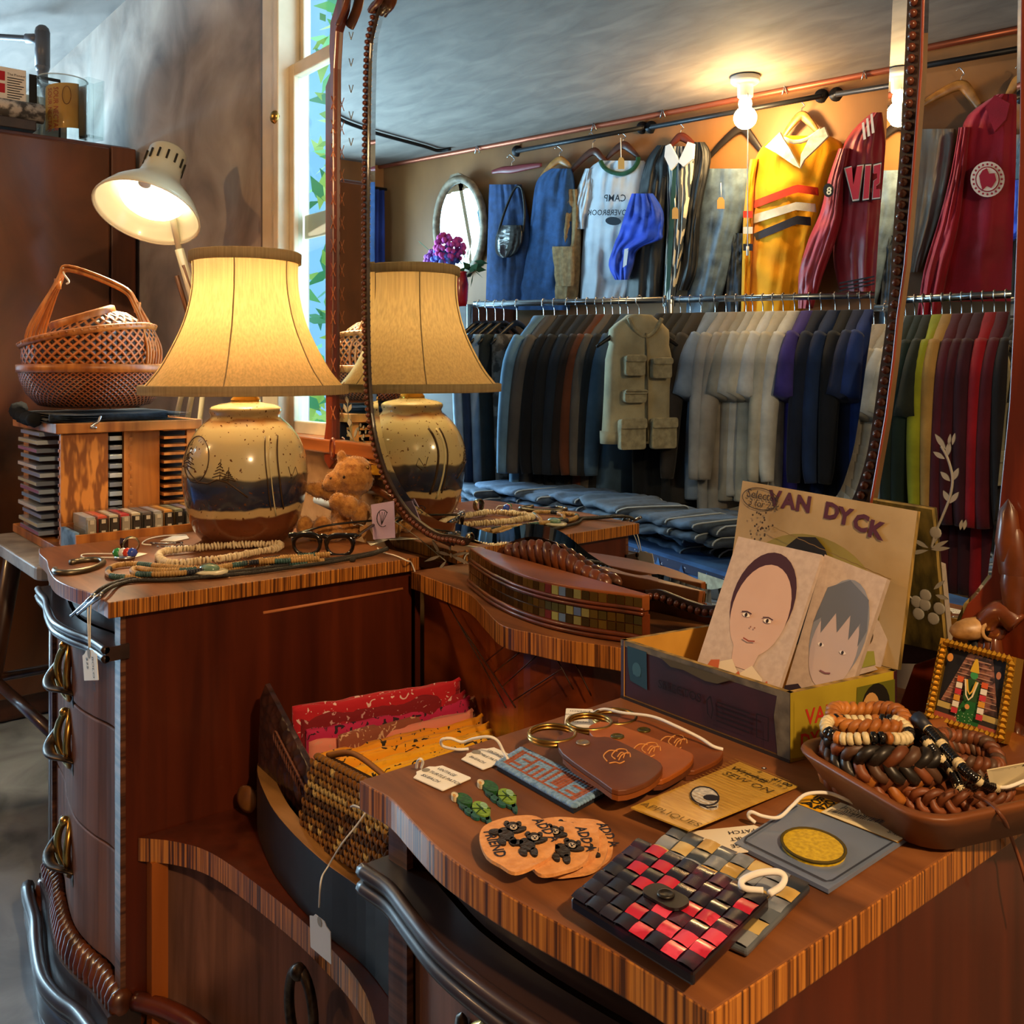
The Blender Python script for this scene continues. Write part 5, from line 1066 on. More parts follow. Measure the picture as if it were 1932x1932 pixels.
# SMILE needlepoint patch with its tag
sm = zq([(938, 1441), (1082, 1522), (1141, 1490), (985, 1412)], TZ + .006)
t = thing('word_patch', 'blue and rust needlepoint patch reading SMILE, with a handwritten tag on a cord', 'patch', tuple((sm[0] + sm[2]) / 2 - V((0, 0, .006))))
blu = cloth('blue_wool', '#7d9fc0', '#56799c', scale=260); rst = cloth('rust_wool', '#9a5236', '#743a26', scale=260)
slab('felt_back', [p - V((0, 0, .0055)) for p in sm], .004, flat('#20222a'), t)
gl_ = {'S': ('1111', '1000', '1111', '0001', '1111'), 'M': ('11111', '10101', '10101', '10101', '10101'), 'I': ('1', '1', '1', '1', '1'), 'L': ('1000', '1000', '1000', '1000', '1111'), 'E': ('1111', '1000', '1111', '1000', '1111')}
rows = [''] * 5
for ch in 'SMILE':
    for r_ in range(5): rows[r_] += gl_[ch][r_] + '0'
NW, NH = len(rows[0]) + 5, 11; st = Sheet(*sm); b = MB()
for i in range(NW):
    for j in range(NH):
        edge = i in (0, NW - 1) or j in (0, NH - 1); ci, cj = i - 3, 8 - j
        on = 0 <= ci < len(rows[0]) and 0 <= cj - 0 < 7 and rows[min(4, int((cj) * 5 / 7))][ci] == '1' and 1 < j < 9
        u, v = (i + .5) / NW, (j + .5) / NH; b.ball(st.P(u, v, .0), .0042 if not edge else .0050, 6, 0 if edge or on else 1, (1, .85, .45))
o = b.build('wool_stitches', [blu, rst], t, True); o['kind'] = 'stuff'
table_tag(t, (863, 1430), (911, 1453), (893, 1400), ['VINTAGE', 'SMILE PATCH', '$6/EACH'], .0052)
strg(t, [(884, 1413), (862, 1414), (836, 1408), (833, 1396, TZ + .012), (850, 1393, TZ + .014), (872, 1400, TZ + .01), (892, 1394, TZ + .016), (920, 1390, TZ + .022), (938, 1397, TZ + .02), (950, 1418, TZ + .01), (958, 1432, TZ + .008)], TZ + .004, .0013)
# bear patches
bo = [(905, 1585), (908, 1565), (922, 1553), (950, 1543), (985, 1538), (1012, 1540), (1032, 1553), (1044, 1575), (1047, 1600), (1035, 1618), (1010, 1632), (985, 1643), (965, 1644), (945, 1632), (918, 1615)]
peach = cloth('peach_felt', '#d99a5e', '#c4844a', scale=120, bump=.3); brn = cloth('dark_brown_plush', '#2a1c12', '#17100b', scale=300, bump=.5)
def rotp(pts, cx_, cy_, a, dx, dy, s=1): return [(cx_ + dx + ((x - cx_) * math.cos(R(a)) * s - (y - cy_) * 1.4 * math.sin(R(a)) * s), cy_ + dy + ((x - cx_) / 1.4 * math.sin(R(a)) + (y - cy_) * math.cos(R(a))) * s) for x, y in pts]
for k, (a, dx, dy, lb) in enumerate(((10, 112, 3, 'peach bear patch mostly hidden at the right end of the fanned stack'), (25, 100, 12, 'peach bear patch, third from the right end of the fanned stack'), (18, 85, 0, 'peach bear patch, second from the right end of the fanned stack'), (14, 68, 8, 'peach bear patch partly covered by the leftmost one'), (0, 0, 0, 'peach felt patch with two dark bears lying on top, reading ADD A FRIEND'))):
    z0 = TZ + .0006 + k * .0026; o2 = rotp(bo, 976, 1590, a, dx, dy, .97 if k < 4 else 1); tr = lambda x, y: rotp([(x, y)], 976, 1590, a, dx, dy)[0]
    t = thing('bear_patch', lb, 'patch', tuple(Pz(976 + dx, 1590 + dy, TZ)), 0, 'bear patches')
    MB().prism([(p.x, p.y) for p in smooth([Pz(x, y, z0 + .0024) for x, y in o2], 3, True)], z0, z0 + .0024).build('felt_patch', peach, t, True)
    zt = z0 + .0024
    for q, (bx, by) in enumerate(((955, 1572), (995, 1592))):
        b = MB(); bb = lambda x, y, r1, r2, r=0, mi=0, h=.0016: pblob(b, *tr(bx + x, by + y), r1, r2, r + a, zt, zt + h, mi)
        bb(0, 0, 16, 11, 20); bb(-20, -4, 13, 5, 0); bb(24, -8, 15, 4.5, -15); bb(-8, 14, 9, 6, 30); bb(13, 14, 8, 7, 60); bb(12, -13, 13, 9); bb(1, -20, 5, 4); bb(24, -19, 5, 4)
        o = b.build('plush_bear', [brn], t, True)
        b = MB(); bb(14, -12, 7, 4.5, 0, 0, .002); o1 = b.build('bear_face', [flat('#b9a894')], o, True)
        b = MB(); bb(11, -14, 1.4, 1, 0, 0, .0024); bb(17, -14, 1.4, 1, 0, 0, .0024); bb(14, -11, 2, 1.2, 0, 0, .0024); b.build('bear_features', [black], o, True)
    m1 = frame(Pz(*tr(912, 1570), zt), Pz(*tr(938, 1622), zt) - Pz(*tr(912, 1570), zt), Pz(*tr(950, 1560), zt) - Pz(*tr(912, 1570), zt))
    m2 = frame(Pz(*tr(1004, 1548), zt), Pz(*tr(1042, 1590), zt) - Pz(*tr(1004, 1548), zt), Pz(*tr(1030, 1542), zt) - Pz(*tr(1004, 1548), zt))
    b = MB(); (text(b, 'FRIEND', m1, .0115, 0, .0006, 0, 'LEFT', 1, .02) if k == 4 else None); text(b, 'ADD A', m2, .0115, 0, .0006, 0, 'LEFT', 1, .02); (b.build('lettering', inkM, t, True) if k in (0, 3, 4) else None)
# leather key holders
lea = [mat('leather_%d' % i, h, h2, scale=22, rough=.5, lo=.3, hi=.7) for i, (h, h2) in enumerate((('#8a4a1c', '#6e3612'), ('#a85a1e', '#8a4512'), ('#6e3a1e', '#542a14')))]
KH = [([(1166, 1362), (1170, 1352), (1187, 1347), (1205, 1351), (1220, 1357), (1290, 1382), (1345, 1405), (1363, 1414), (1360, 1428), (1335, 1443), (1294, 1454), (1230, 1425), (1180, 1385)], 0, (1160, 1358), (1215, 1378), (1272, 1400)),
      ([(1111, 1378), (1114, 1368), (1135, 1361), (1160, 1366), (1186, 1374), (1250, 1398), (1295, 1416), (1308, 1424), (1303, 1438), (1275, 1458), (1234, 1472), (1180, 1440), (1125, 1395)], 1, (1112, 1368), (1165, 1390), (1222, 1414)),
      ([(1052, 1396), (1055, 1388), (1078, 1380), (1100, 1384), (1125, 1390), (1152, 1391), (1205, 1416), (1247, 1439), (1243, 1458), (1215, 1478), (1166, 1491), (1130, 1470), (1062, 1421)], 2, (1042, 1390), (1100, 1402), (1165, 1426))]
for k, (pl, mi, rg, sn, lg) in enumerate(KH):
    z0 = TZ + .0006 + k * .007; zt = z0 + .0085
    t = thing('leather_key_holder', ('orange brown leather key holder under the white string, nearest the cigar box', 'orange leather key holder in the middle of the three', 'dark brown leather key holder lying on top, nearest the word patch')[k], 'key holder', tuple(Pz(*lg, TZ)), 0, 'leather key holders')
    P = [Pz(x, y, zt) for x, y in pl]
    MB().prism([(p.x, p.y) for p in smooth(P, 3, True)], zt - .0045, zt).build('leather_top', lea[mi], t, True, bevel=.0008)
    MB().prism([(p.x, p.y) for p in smooth(P[2:], 3, True)], z0, zt - .0046).build('leather_back', [lea[2] if k < 2 else lea[0]], t, True)
    b = MB(); c0 = Pz(*rg, z0 + .005); r = .021
    b.tube([c0 + V((r * math.cos(a), r * math.sin(a), .0)) for a in [2*math.pi*i/28 for i in range(28)]], .0018, 6, closed=True); b.tube([c0 + V((r * math.cos(a), r * math.sin(a), .003)) for a in [2*math.pi*i/28 for i in range(28)]], .0018, 6, closed=True); b.build('key_ring', brass, t, True)
    b = MB(); b.lathe([(.0062, 0), (.0062, .001), (.004, .0016), (.0038, .001), (.001, .001)], 16, 0, Matrix.Translation(Pz(*sn, zt))); b.build('snap', mat('snap_%d' % k, '#5a5226' if k < 2 else '#a08a72', metal=.7, rough=.35), t, True)
    b = MB(); lx, ly = lg
    for q in range(5):
        b.tube(smooth([Pz(lx + x * 1.1, ly + y, zt + .0003) for x, y in (((-18, 10), (-24, 0), (-14, -10), (0, -9)), ((-4, 6), (-10, -1), (0, -12), (14, -12), (18, -4)), ((2, 8), (8, -2), (20, -6), (22, 2)), ((-14, 14), (-4, 12), (4, 14), (12, 10)), ((0, 2), (6, -6), (12, -4), (10, 4)))[q]], 4), .0006, 4)
    b.build('stamped_design', flat('#c98a4a'), t, True)
    if k == 0:
        table_tag(t, (1120, 1368), (1062, 1340 + 24), (1127, 1338), ['VINTAGE', 'LEATHER', 'KEYCHAINS', '$10/EACH'], .006) if 0 else None
        o_, ex, ey = (1127, 1340), (1068, 1338), (1096, 1371)
        table_tag(t, o_, ex, ey, ['VINTAGE', 'LEATHER', 'KEYCHAINS', '$10/EACH'], .0048)
        strg(t, [(1117, 1346), (1140, 1338, TZ + .012), (1175, 1345, TZ + .016), (1230, 1352, TZ + .02), (1275, 1370, TZ + .02), (1320, 1392, TZ + .015), (1345, 1408, TZ + .012), (1364, 1414, TZ + .010)], TZ + .004, .0016)
# sew-on card
c4 = zq([(1190, 1523), (1300, 1566), (1505, 1483), (1395, 1437)], TZ + .004); c4 = [Pz(1190, 1523, TZ + .012), Pz(1300, 1566, TZ + .012), Pz(1505, 1483, TZ + .002), Pz(1395, 1437, TZ + .002)]
t = thing('sew_on_card', 'gold sew on applique card with a white and black patch', 'applique card', tuple(Pz(1345, 1500, TZ)))
gold = mat('gold_card', '#c99f42', '#b58a32', scale=70, sv=(1, 6, 1), rough=.3, coat=.4)
s = Sheet(*c4); b = MB(); b.extrude(s.c, (0, 0, -.0012)); b.build('card', gold, t, True)
s.text('Wrights', .06, .86, .0115, '#3a2c12', bold=.03); s.text('SEW ON', .10, .755, .0135, '#4a3a1a', sx=.95); s.text('$1.00', .66, .935, .0085, '#2a2212', bold=.03); s.text('193 138 2', .58, .88, .0062, '#2a2212'); s.text('APPLIQUES', .05, .05, .0108, '#6a5424')
for k in range(22): s.line([(.03, .26 + k * .032), (.97, .26 + k * .032)], .0005, '#a8832f')
s.oval(.50, .96, .035, .018, '#22242c').oval(.50, .96, .018, .009, '#c9c9c9')
s.build('lettering', t)
b = MB(); z = TZ + .008
pblob(b, 1330, 1502, 27, 17, 12, z, z + .0024); pblob(b, 1336, 1516, 20, 10, 10, z, z + .0022, 0); o = b.build('white_patch', [cloth('white_thread', '#c9c6c0', '#9a9a9c', scale=300)], t, True)
b = MB(); pblob(b, 1342, 1504, 15, 5, 4, z + .0022, z + .0032); b.tube([Pz(x, y, z + .0026) for x, y in oval(1330, 1502, 27, 17, 18, 12)], .0007, 4, closed=True); b.tube([Pz(x, y, z + .0026) for x, y in ((1320, 1518), (1335, 1524), (1352, 1522))], .0007, 4); b.build('black_outline', inkM, o, True)
# iron-on card and its tag
t = thing('iron_on_card', 'grey iron on applique packet with a yellow header and a plain yellow patch', 'applique card', tuple(Pz(1555, 1590, TZ)))
c4 = zq([(1386, 1590), (1563, 1678), (1727, 1570), (1530, 1497)], TZ + .004)
s = Sheet(*c4)
b = MB(); b.extrude([p - V((0, 0, .003)) for p in c4], (0, 0, .003)); b.build('packet', mat('grey_packet', '#6f7c92', '#64718a', scale=9, rough=.25, coat=.4), t, True)
s.poly([(0, .78), (1, .78), (1, 1), (.0, 1)], mat('yellow_header', '#e0a418', rough=.5)); s.text('IRON', .06, .935, .0095, '#1e1808', bold=.03, sx=1.15); s.text('ON', .07, .87, .0095, '#1e1808', bold=.03, sx=1.2); s.text('APPLIQUES', .04, .795, .0105, '#1e1808', bold=.03, sx=1.5)
s.line([(.05, .74), (.04, .1), (.07, .05), (.93, .05), (.96, .09), (.97, .76)], .0016, '#2e3442'); s.build('printed_header', t)
st = Sheet(s.P(.27, .77, .0012), s.P(1.0, .77, .0012), s.P(1.01, 1.0, .0012), s.P(.30, 1.0, .0012)); st.poly([(0, 0), (1, 0), (1, 1), (0, 1)], '#d9c9a0')
st.text('Iron-On', .10, .72, .008, '#5a5040'); st.text('Patch', .10, .55, .008, '#5a5040'); st.text('Kmart', .66, .62, .009, '#2a2a34', bold=.02, shear=.2); st.text('$4.00', .8, .25, .007, '#6a5f4a')
rnd = random.Random(2); x = .06
while x < .78: wd = rnd.choice((.006, .01, .016)); st.poly([(x, .10), (x + wd, .10), (x + wd, .38), (x, .38)], '#2a2624'); x += wd + rnd.choice((.008, .012))
st.build('price_sticker', t)
b = MB(); z = TZ + .004; o2 = oval(1535, 1595, 62, 30, 26, 14); b.prism([(p.x, p.y) for p in (Pz(x, y, z + .003) for x, y in o2)], z, z + .003); o = b.build('yellow_patch', cloth('yellow_thread', '#c9a81a', '#a88a10', scale=300), t, True)
MB().tube([Pz(x, y, z + .003) for x, y in o2], .0012, 5, closed=True).build('patch_outline', flat('#4a3e10'), o, True)
table_tag(t, (1438, 1560), (1345, 1578), (1396, 1538), ['VINTAGE', 'K-MART', 'PATCH'], .009) if 0 else None
pricetag('tag_card', t, Pz(1440, 1562, TZ + .002), Pz(1392, 1590, TZ + .002) - Pz(1440, 1562, TZ + .002), Pz(1400, 1537, TZ + .002) - Pz(1440, 1562, TZ + .002), .085, .042, ['VINTAGE', 'K-MART', 'PATCH'], .0095, flat('#d9cfbb')) if 0 else pricetag('tag_card', t, Pz(1448, 1556, TZ + .002), Pz(1340, 1545, TZ + .002) - Pz(1432, 1536, TZ + .002), Pz(1400, 1588, TZ + .002) - Pz(1432, 1545, TZ + .002), .070, .036, ['VINTAGE', 'K-MART', 'PATCH'], .0068, flat('#d9cfbb'))
strg(t, [(1425, 1552), (1412, 1540, TZ + .008), (1418, 1532, TZ + .012), (1440, 1540, TZ + .010), (1470, 1542, TZ + .010), (1495, 1520, TZ + .014), (1520, 1499, TZ + .016), (1560, 1496, TZ + .014), (1595, 1508, TZ + .012), (1622, 1522, TZ + .008), (1624, 1530, TZ + .007)], TZ + .004, .0014)
# woven purses
def woven(name, label, cs, z, th, cols, nx, ny, pick, grp):
    c4 = zq(cs, z + th); t = thing(name, label, 'purse', tuple((c4[0] + c4[2]) / 2 - V((0, 0, th))), 0, grp); s = Sheet(*c4)
    MB().extrude([p - V((0, 0, .001)) for p in c4], (0, 0, -(th - .0015))).build('purse_body', cols[0], t, True, bevel=.002)
    b = MB()
    for i in range(nx):
        for j in range(ny):
            mi = pick(i, j); u0, u1, v0, v1 = i / nx, (i + 1) / nx, j / ny, (j + 1) / ny; g = .03 / nx
            rows = []
            for q in range(4):
                rr = []
                for p in range(4):
                    u, v = u0 + g + (u1 - u0 - 2 * g) * p / 3, v0 + g + (v1 - v0 - 2 * g) * q / 3
                    k = (p in (1, 2)) if (i + j) % 2 else (q in (1, 2)); rr.append(s.P(u, v, .0007 if k else .0))
                rows.append(rr)
            b.grid(rows, mi)
    b.build('woven_strips', cols, t, True)
    b = MB(); m = frame(s.P(.52, .46, .002), s.c[1] - s.c[0], s.c[3] - s.c[0]); b.prism(rrect(.030, .018, .007), -.001, .0008, 0, m); fl_ = b.build('flap_tab', flat('#1c1418', .35), t, True)
    b = MB(); b.lathe([(.0055, 0), (.0055, .0012), (.004, .0018), (.0035, .0012), (.001, .0012)], 18, 0, frame(s.P(.52, .46, .0029), s.c[1] - s.c[0], s.c[3] - s.c[0])); b.build('snap_button', mat('dark_snap', '#2a2622', metal=.6, rough=.35), fl_, True)
    return t
rnd = random.Random(12)
yel = [mat('pale_wrapper_%d' % i, h, h2, scale=30, rough=.28, coat=.4, lo=.4, hi=.6) for i, (h, h2) in enumerate((('#2e333c', '#59616a'), ('#b58f42', '#cbb070'), ('#3a424c', '#8a8f94'), ('#c9a558', '#a88434'), ('#1c2026', '#30363e')))]
red = [mat('dark_wrapper_%d' % i, h, h2, scale=34, rough=.25, coat=.5, lo=.55, hi=.62) for i, (h, h2) in enumerate((('#150a12', '#2e0c1c'), ('#1a0c16', '#3a0f20'), ('#b81a30', '#d9425a'), ('#20131c', '#50202e')))]
RM = {(2, 5), (1, 4), (3, 4), (2, 3), (4, 2), (3, 1), (5, 1), (6, 0), (5, 3), (7, 5), (6, 1), (7, 1), (6, 3), (4, 0), (1, 6), (7, 2)}
woven('woven_purse', 'yellow and grey woven wrapper purse lying under the red one', [(1150, 1672), (1410, 1788), (1530, 1666), (1272, 1556)], TZ + .0008, .007, yel, 8, 6, lambda i, j: rnd.choice((1, 3)) if (i + 2 * j) % 3 == 0 else rnd.choice((0, 2, 4, 2)), 'woven wrapper purses')
woven('woven_purse', 'dark red and black woven wrapper purse lying on top, near the table corner', [(1076, 1690), (1308, 1832), (1452, 1690), (1204, 1580)], TZ + .0085, .010, red, 8, 7, lambda i, j: 2 if (i, j) in RM else rnd.choice((0, 0, 1, 3)), 'woven wrapper purses')
t = thing('thread_loop', 'loop of white string lying on the two woven purses', 'string', tuple(Pz(1440, 1665, TZ + .02)))
strg(t, [(1440, 1680, TZ + .020), (1405, 1676, TZ + .020), (1400, 1662, TZ + .022), (1430, 1648, TZ + .026), (1465, 1645, TZ + .026), (1480, 1655, TZ + .024), (1474, 1672, TZ + .021), (1452, 1686, TZ + .021)], r=.0022, name='string_loop')
# ---------------------------------------------------------------- cigar box with small paintings
A, B_, Cc, Dd = V((-.709, .738, TZ)), V((-.494, .731, TZ)), V((-.4665, .866, TZ)), V((-.683, .876, TZ)); BH = .0625
box = thing('cigar_box', 'open old paper covered cigar box with a yellow portrait lid, on the right pedestal', 'box', (-.588, .80, TZ))
maroon = mat('maroon_paper', '#3a1620', '#28101a', scale=26, rough=.5, lo=.3, hi=.7); ochre = mat('ochre_lining', '#c9953a', '#b07f2c', scale=14, rough=.7); yl = mat('old_yellow_label', '#b5a02c', '#8f7c1e', scale=10, rough=.55); aged = mat('aged_cream_paper', '#b0966a', '#94794c', scale=11, rough=.7, detail=8); edgeM = mat('worn_gold_edge', '#a8853e', '#54441e', scale=90, sv=(1, 1, .3), rough=.6); gtape = mat('grey_edge_tape', '#6e6450', '#4a4234', scale=60, rough=.6)
bt = (A + B_ + Cc + Dd) / 4; up = V((0, 0, BH))
def wallp(nm, P, Q, m_out, th=.0055):
    d = (Q - P).normalized(); n = V((0, 0, 1)).cross(d) * th; b = MB(); z0 = V((0, 0, .0006))
    b.add([P + z0, Q + z0, Q + up, P + up], [(0, 1, 2, 3)], 0); b.add([P + n + z0, Q + n + z0, Q + n + up, P + n + up], [(3, 2, 1, 0)], 1); b.add([P + up, Q + up, Q + n + up, P + n + up], [(0, 1, 2, 3)], 2); b.add([P + z0, P + n + z0, P + n + up, P + up], [(0, 1, 2, 3)], 0); b.add([Q + z0, Q + n + z0, Q + n + up, Q + up], [(3, 2, 1, 0)], 0)
    return b.build(nm, [m_out, ochre, edgeM], box, True)
fw = wallp('front_wall', A, B_, maroon); rwl = wallp('end_wall', B_, Cc, yl); wallp('back_wall', Cc, Dd, maroon); wallp('left_wall', Dd, A, maroon)
MB().extrude([A + V((0, 0, .001)), B_ + V((0, 0, .001)), Cc + V((0, 0, .001)), Dd + V((0, 0, .001))], (0, 0, .003)).build('box_floor', ochre, box, True)
s = Sheet(A, B_, B_ + up, A + up)
s.poly([(0, .90), (1, .90), (1, 1), (0, 1)], gtape); s.poly([(.94, 0), (1, 0), (1, 1), (.94, 1), (.92, .6)], gtape); s.poly([(0, 0), (1, 0), (1, .05), (0, .05)], flat('#2a1c14'))
s.poly([(.05, .93), (.18, .93), (.185, .30), (.07, .36), (.055, .6)], '#24465a'); s.oval(.115, .58, .03, .12, '#3a6478'); s.line([(.09, .5), (.14, .5)], .002, '#3a6478')
s.text('SELECTOS', .26, .42, .0120, '#160a12', bold=.012, sx=1.05); s.poly([(.27, 0.93), (.70, .93), (.62, .80), (.55, .78), (.42, .84), (.34, .82)], flat('#4e4632'))
for k in range(5): s.line([(.62, .52 - k * .07), (.80 + .02 * (k % 2), .52 - k * .07)], .0014, '#180c14')
s.line([(.585, .58), (.565, .5), (.57, .3), (.59, .24), (.6, .4), (.585, .58)], .0016, '#180c14'); s.line([(.84, .56), (.90, .56), (.90, .22), (.84, .22), (.84, .56)], .0014, '#180c14'); s.build('front_print', fw)
s = Sheet(B_, Cc, Cc + up, B_ + up)
s.poly([(.03, .05), (.97, .05), (.97, .88), (.03, .88)], yl); s.text('VAN', .13, .50, .020, '#a82a1a', bold=.02, sx=.95); s.text('DYCK', .08, .16, .020, '#a82a1a', bold=.02, sx=.85); s.poly([(.58, .05), (.97, .05), (.97, .88), (.60, .88)], '#5a5a14')
s.oval(.78, .52, .14, .36, '#17120c').oval(.73, .50, .085, .26, '#b98a52'); s.poly([(.60, .05), (.92, .05), (.84, .22), (.66, .22)], '#17120c'); s.line([(.69, .56), (.72, .57)], .0012, '#2a1a10').line([(.75, .57), (.78, .56)], .0012, '#2a1a10').line([(.73, .53), (.72, .46), (.74, .45)], .0008, '#7a5028').line([(.71, .38), (.76, .38)], .001, '#8a3a28'); s.build('end_label', rwl)
L0, L1 = Dd + up + V((.001, .002, 0)), Cc + up + V((.0, .002, 0)); LV = V((.003, .032, .150))
b = MB(); LV2 = LV + V((0, 0, .010)); b.add([L0, L1, L1 + LV, L0 + LV2], [(0, 1, 2, 3)], 0); n = V((0, .0055, -.001)); b.extrude([L0, L1, L1 + LV, L0 + LV2], n, 2); lid = b.build('lid', [aged, maroon, edgeM], box, True)
s = Sheet(L0, L1, L1 + LV, L0 + LV2); gM = mat('olive_ground', '#7a6a1a', '#9a8a3a', scale=7, rough=.6)
s.poly([(0, 0), (1, 0), (1, 1), (0, 1)], aged)
s.poly([(.10, 0)] + [(.48 + .40 * math.cos(a), .30 + .42 * math.sin(a)) for a in [R(180 - 9 * k) for k in range(21)]] + [(.88, 0)], gM)
for k, ch in enumerate('VAN DYCK'):
    if ch != ' ': u = .19 + k * .083; dvv = -.34 * (u - .42); s.text(ch, u, .865 - .38 * max(0, u - .40) ** 1.6, .0235, '#4e2434', (1, dvv * .9), bold=.045, sx=1.05)
s.line(oval(.135, .895, .115, .075, 24) + [(.25, .895)], .001, '#3a2c24'); s.text('Selectos', .045, .893, .0135, '#3a2c24', shear=.1, bold=.004); s.text('3 for 25¢', .065, .838, .0115, '#3a2c24', shear=.1)
s.poly([(.30, .47), (.33, .60), (.40, .69), (.50, .71), (.56, .65), (.60, .55), (.63, .42), (.60, .30), (.34, .30)], '#1c1612'); s.oval(.425, .50, .070, .125, '#c0945e'); s.poly([(.36, .58), (.42, .645), (.50, .62), (.50, .57), (.42, .60)], '#1c1612')
s.line([(.385, .52), (.415, .525)], .0016, '#3a2416').line([(.44, .525), (.475, .52)], .0016, '#3a2416').line([(.425, .51), (.415, .46), (.435, .455)], .001, '#8a6038').line([(.40, .425), (.45, .425)], .0012, '#8a4030'); s.poly([(.28, .30), (.34, .38), (.40, .36), (.52, .36), (.62, .33), (.68, .18), (.68, .0), (.25, .0)], '#2a2218')
rnd = random.Random(3)
for k in range(26): u, v = .19 + rnd.gauss(0, .03), .72 + rnd.gauss(0, .07); s.oval(u, v, .006, .008, '#3a2a1a', 0, 6)
s.line([(.25 + .03 * k, .725 - .008 * k + .004 * (k % 2)) for k in range(24)], .0008, '#7a5f36'); s.build('lid_picture', lid)
# paintings standing in the box
def painting(name, label, q, th):
    t = thing(name, label, 'painting', tuple((q[0] + q[1]) / 2)); n = (q[1] - q[0]).cross(q[3] - q[0]).normalized(); MB().extrude(Sheet(*q).c, -n * th).build('canvas_board', mat('canvas_' + name, '#b9a79c', '#ad9b90', scale=160, rough=.45), t, True); return t, Sheet(*q)
q = [Py(1310, 1266, .772), Py(1462, 1322, .778), Py(1551, 1047, .848), Py(1393, 1012, .846)]
t, s = painting('child_portrait', 'small canvas portrait of a dark haired pale figure, left one in the cigar box', q, .006)
hair = '#3e2430'; skin = mat('painted_skin', '#c4a698', '#ba9888', scale=8, rough=.5)
s.oval(.52, .60, .36, .345, hair, 0, 30).oval(.53, .53, .33, .325, skin, 0, 30).poly([(.36, .26), (.68, .26), (.64, .12), (.40, .12)], skin)
s.poly([(.18, .0), (.84, .0), (.80, .10), (.64, .16), (.52, .08), (.40, .16), (.24, .11)], '#cfc0a6').poly([(.10, 0), (.30, .0), (.26, .13), (.16, .11)], '#b05a36').poly([(.74, .0), (.95, 0), (.86, .10)], '#b05a36').poly([(.46, .05), (.58, .05), (.52, .10)], '#b05a36')
for u in (.40, .66): s.oval(u, .47, .045, .014, '#e2d6c6').oval(u, .47, .016, .014, '#2a1c1c').line([(u - .06, .485), (u, .494), (u + .06, .485)], .0012, hair)
s.oval(.50, .40, .009, .006, '#8a5a48').oval(.55, .40, .009, .006, '#8a5a48').line([(.46, .315), (.53, .305), (.60, .315)], .0014, '#8a4032'); s.build('paint', t)
q = [Py(1474, 1322, .800), Py(1585, 1362, .805), Py(1674, 1092, .860), Py(1556, 1046, .858)]
t, s = painting('fringed_portrait', 'small canvas portrait of a figure with a grey fringe, right one in the cigar box', q, .008)
s.oval(.56, .55, .42, .36, mat('grey_hair_paint', '#6e7486', '#8a90a2', scale=9, rough=.4), 0, 28).oval(.56, .44, .36, .28, mat('cool_skin_paint', '#b9a6a4', '#a8a0b0', scale=8, rough=.4), 0, 28).poly([(.14, .55), (.20, .80), (.50, .90), (.85, .82), (.96, .62), (.90, .50), (.84, .66), (.74, .52), (.66, .68), (.54, .54), (.44, .66), (.30, .50), (.24, .60)], '#5f6678')
for u in (.36, .72): s.oval(u, .43, .05, .012, '#d9d6da').oval(u, .43, .02, .012, '#2e2c3a')
s.line([(.47, .27), (.56, .265), (.64, .275)], .0014, '#7a5060').poly([(0, 0), (.9, 0), (.8, .10), (.5, .06), (.2, .14), (0, .10)], '#2e2430'); s.build('paint', t)
q = [Py(1560, 1290, .842), Py(1660, 1262, .862), Py(1686, 1165, .882), Py(1590, 1140, .872)]
t, s = painting('picture_card', 'plain tan picture card standing behind the fringed portrait in the cigar box', q, .003)
s.oval(.62, .58, .10, .14, '#4a3a2a').oval(.60, .50, .09, .11, '#b98a62').poly([(.3, .1), (.9, .1), (.8, .36), (.45, .38)], '#8a8a3a'); s.build('paint', t)
# ---------------------------------------------------------------- wooden dish of bracelets
RZ = .797; Lp, Fp, Qp = Pz(1484, 1400, RZ), Pz(1748, 1556, RZ), Pz(1932, 1497, RZ); e1 = (Fp - Lp); W1 = e1.length; e1.normalize(); e2 = V((-e1.y, e1.x, 0)); W2 = .20; dc = (Lp + Fp) / 2 + e2 * (W2 / 2)
dish = thing('wooden_dish', 'square wooden dish with rounded corners holding a tangle of bracelets', 'dish', (dc.x, dc.y, TZ))
def drect(k, z): return [dc + e1 * x + e2 * y + V((0, 0, z - dc.z)) for x, y in rrect(W1 - k * 2, W2 - k * 2, .028, 5)]
b = MB(); b.loft([drect(.030, TZ + .0006), drect(.018, TZ + .004), drect(.004, RZ - .008), drect(0, RZ - .002), drect(.001, RZ), drect(.006, RZ), drect(.010, RZ - .006), drect(.024, TZ + .010), drect(.034, TZ + .008)]); b.build('dish_body', mat('dish_wood', '#7e4820', '#5c3012', scale=14, sv=(1, .2, 1), rough=.45), dish, True)
